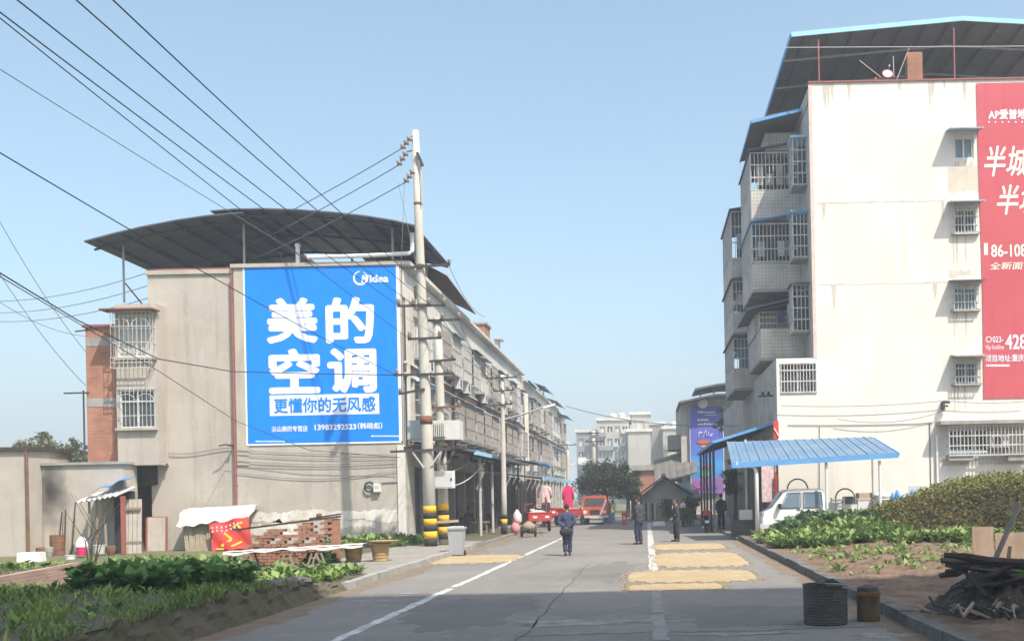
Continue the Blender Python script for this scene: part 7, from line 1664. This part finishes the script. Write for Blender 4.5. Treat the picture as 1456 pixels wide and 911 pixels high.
# right bed: lettuce rows, cabbages behind, weeds on bare soil, brownish bean hedge
front = lambda x: 30.6+.5*math.sin(1.3*x)+.3*math.sin(3.1*x+1)
plants('lettuce_bed', LEAF_V, 'bright green lettuce plants filling the right vegetable bed', scatter(1500,3.75,13,28.5,37.2,zr,lambda x,y: y > front(x)+max(0,(4.6-x))*1.2 and (hn(1.7*x,1.5*y) > -.45)), 15, .22, .16, tint=(.15,.95))
plants('cabbage_row', LEAF_B, 'bluish green cabbages in front of the white mini truck and carport', scatter(260,4.6,8.6,36.4,39.4,zr), 18, .28, .22, tint=(.2,.7), wr=.7)
plants('soil_weeds', LEAF_V, 'pale weeds scattered over the bare brown soil', scatter(560,3.9,12,20.5,30.5,zr,lambda x,y: RNG.uniform() < .25+.6*(hn(x*.8,y*.8)>.1)), 5, .13, .02, tint=(.5,1.0))
def hz(x,y):
    top = .35+1.45*sstep((x-6.6)/5.5)*min(1,.8+.02*(x-6))
    e = sstep((y-31.3-.4*math.sin(2*x))/2.2)*sstep((x-7.0-.25*math.sin(3*y))/1.3)*sstep((41-y)/2)
    return zr(x,y)-.05+ (top-.1)*e*(1+.06*hn(2*x,2*y))
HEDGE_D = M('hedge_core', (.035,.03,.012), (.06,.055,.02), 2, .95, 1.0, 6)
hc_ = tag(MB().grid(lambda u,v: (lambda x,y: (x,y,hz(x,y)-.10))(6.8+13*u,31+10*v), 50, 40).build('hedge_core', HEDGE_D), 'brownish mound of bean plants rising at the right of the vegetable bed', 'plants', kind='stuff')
hp = scatter(15000,6.9,17.5,31.2,40.5,hz,lambda x,y: hz(x,y)-zr(x,y) > .12)
N = len(hp); sz = RNG.uniform(.07,.16,N); back = np.clip((hp[:,1]-33)/5,0,1)*.25+np.clip((hp[:,2]-1.2)/.8,0,1)*.3
hp[:,2] += RNG.uniform(-.12,.12,N)
dd = rand_dirs(N,.35); tn = RNG.uniform(.1,.6,N)+back
tag(link_mesh('bean_hedge', leaves_mesh('bean_hedge', LEAF_H, hp, dd, sz, sz*.7, tn)), 'olive brown bean leaves covering the mound at right', 'plants', kind='stuff')
plants('weed_clump', LEAF_D, 'dark green weed clump at the lower right corner', scatter(26,5.2,6.0,14.4,16.2,lambda x,y: zr(x,y)), 14, .22, .35, tint=(.3,.9))
# left: broad leaves, lighter greens, grass
plants('broad_leaf_patch', LEAF_D, 'dark green broad leaved vegetables at the lower left', scatter(120,-9.9,-7.1,17.0,20.2,zl,lambda x,y: (x+8.5)**2/2.2+(y-18.6)**2/2.6 < 1), 30, .19, .30, tint=(.25,.85), wr=.75)
plants('bank_weeds', LEAF_V, 'small pale weeds dotted along the left bank', scatter(120,-13,KL-.1,12,20.5,zl), 7, .14, .06, tint=(.2,.9))
plants('mixed_greens', LEAF_V, 'light green vegetables along the left kerb before the brick stack', scatter(130,-8.9,-6.7,20.4,25.2,zl,lambda x,y: x < -6.7-.0*(y) and hn(x,y) > -.4), 12, .20, .10, tint=(.3,1.0))
plants('yard_greens', LEAF_V, 'yellowish greens growing in the left yard behind the broad leaves', scatter(300,-19,-10.2,24,35.5,zl,lambda x,y: hn(x*.6,y*.5) > -.05), 10, .20, .08, tint=(.35,1.0))
plants('pole_greens', LEAF_V, 'bright greens at the foot of the end wall beside the banded poles', scatter(180,-11.6,-8.2,37.6,41.6,lambda x,y: .13,lambda x,y: (x+8.2)**2+(y-37.5)**2 > .3), 12, .26, .16, tint=(.25,.9))
plants('table_greens', LEAF_D, 'dark greens growing under the white sheet table', scatter(40,-9.3,-8.6,28.6,29.2,lambda x,y: .10), 14, .18, .2, tint=(.4,1.0))
gpt = scatter(15000,-14.5,KL-.08,10.5,18.8,lambda x,y: zl(x,y)-.01, lambda x,y: RNG.uniform() < .12+.88*(hn(x*1.3,y*1.1)+.4*math.sin(5*x+3*y) > -.25))
N = len(gpt); gd = RNG.normal(0,.5,(N,3)); gd[:,2] = 1; sz = RNG.uniform(.05,.2,N)*(1+.5*np.array([hn(2*p[0]+3,2*p[1]) for p in gpt]))
tag(link_mesh('grass', leaves_mesh('grass', GRASS, gpt, gd, sz, sz*.16, RNG.uniform(0,1,N)*.5+.3*np.array([hn(p[0],p[1]) for p in gpt])+.2)), 'rough grass on the left bank in the foreground', 'grass', kind='stuff')
gpt = scatter(5000,-30,-9,18,41,lambda x,y: zl(x,y)-.01, lambda x,y: hn(x*.5,y*.6) > -.2)
N = len(gpt); gd = RNG.normal(0,.5,(N,3)); gd[:,2] = 1; sz = RNG.uniform(.06,.16,N)
tag(link_mesh('yard_grass', leaves_mesh('yard_grass', GRASS, gpt, gd, sz, sz*.25, RNG.uniform(.2,.9,N))), 'thin grass over the left yard', 'grass', kind='stuff')
# potted plants by the far right awning
for i,px_ in enumerate((975,984,990)):
    q = gp(px_,750,0); tree(('left','middle','right')[i]+' of the leafy shrubs by the motorcycle at the far right', q+V(0,2+i,0), 1.3+.3*i, .5, .6, 900, LEAF_T if i else LEAF_V, .13, .08, 'roadside_shrub', 14, 'shrubs by the motorcycle')

# ------------------------------------------------------------------ haze
hv = bpy.data.materials.new('haze_air'); hv.use_nodes = True; N_ = hv.node_tree.nodes; L_ = hv.node_tree.links
N_.remove(N_['Principled BSDF']); pv = N_.new('ShaderNodeVolumePrincipled'); pv.inputs['Color'].default_value = (.86,.92,1.0,1); pv.inputs['Density'].default_value = .0019; pv.inputs['Anisotropy'].default_value = .3
L_.new(pv.outputs[0], N_['Material Output'].inputs['Volume'])
hv.cycles.homogeneous_volume = True if hasattr(hv.cycles,'homogeneous_volume') else False
HAZE = True
if HAZE: tag(MB().box(-950,950,-130,2000,-1.2,42).build('haze', hv), kind='stuff')
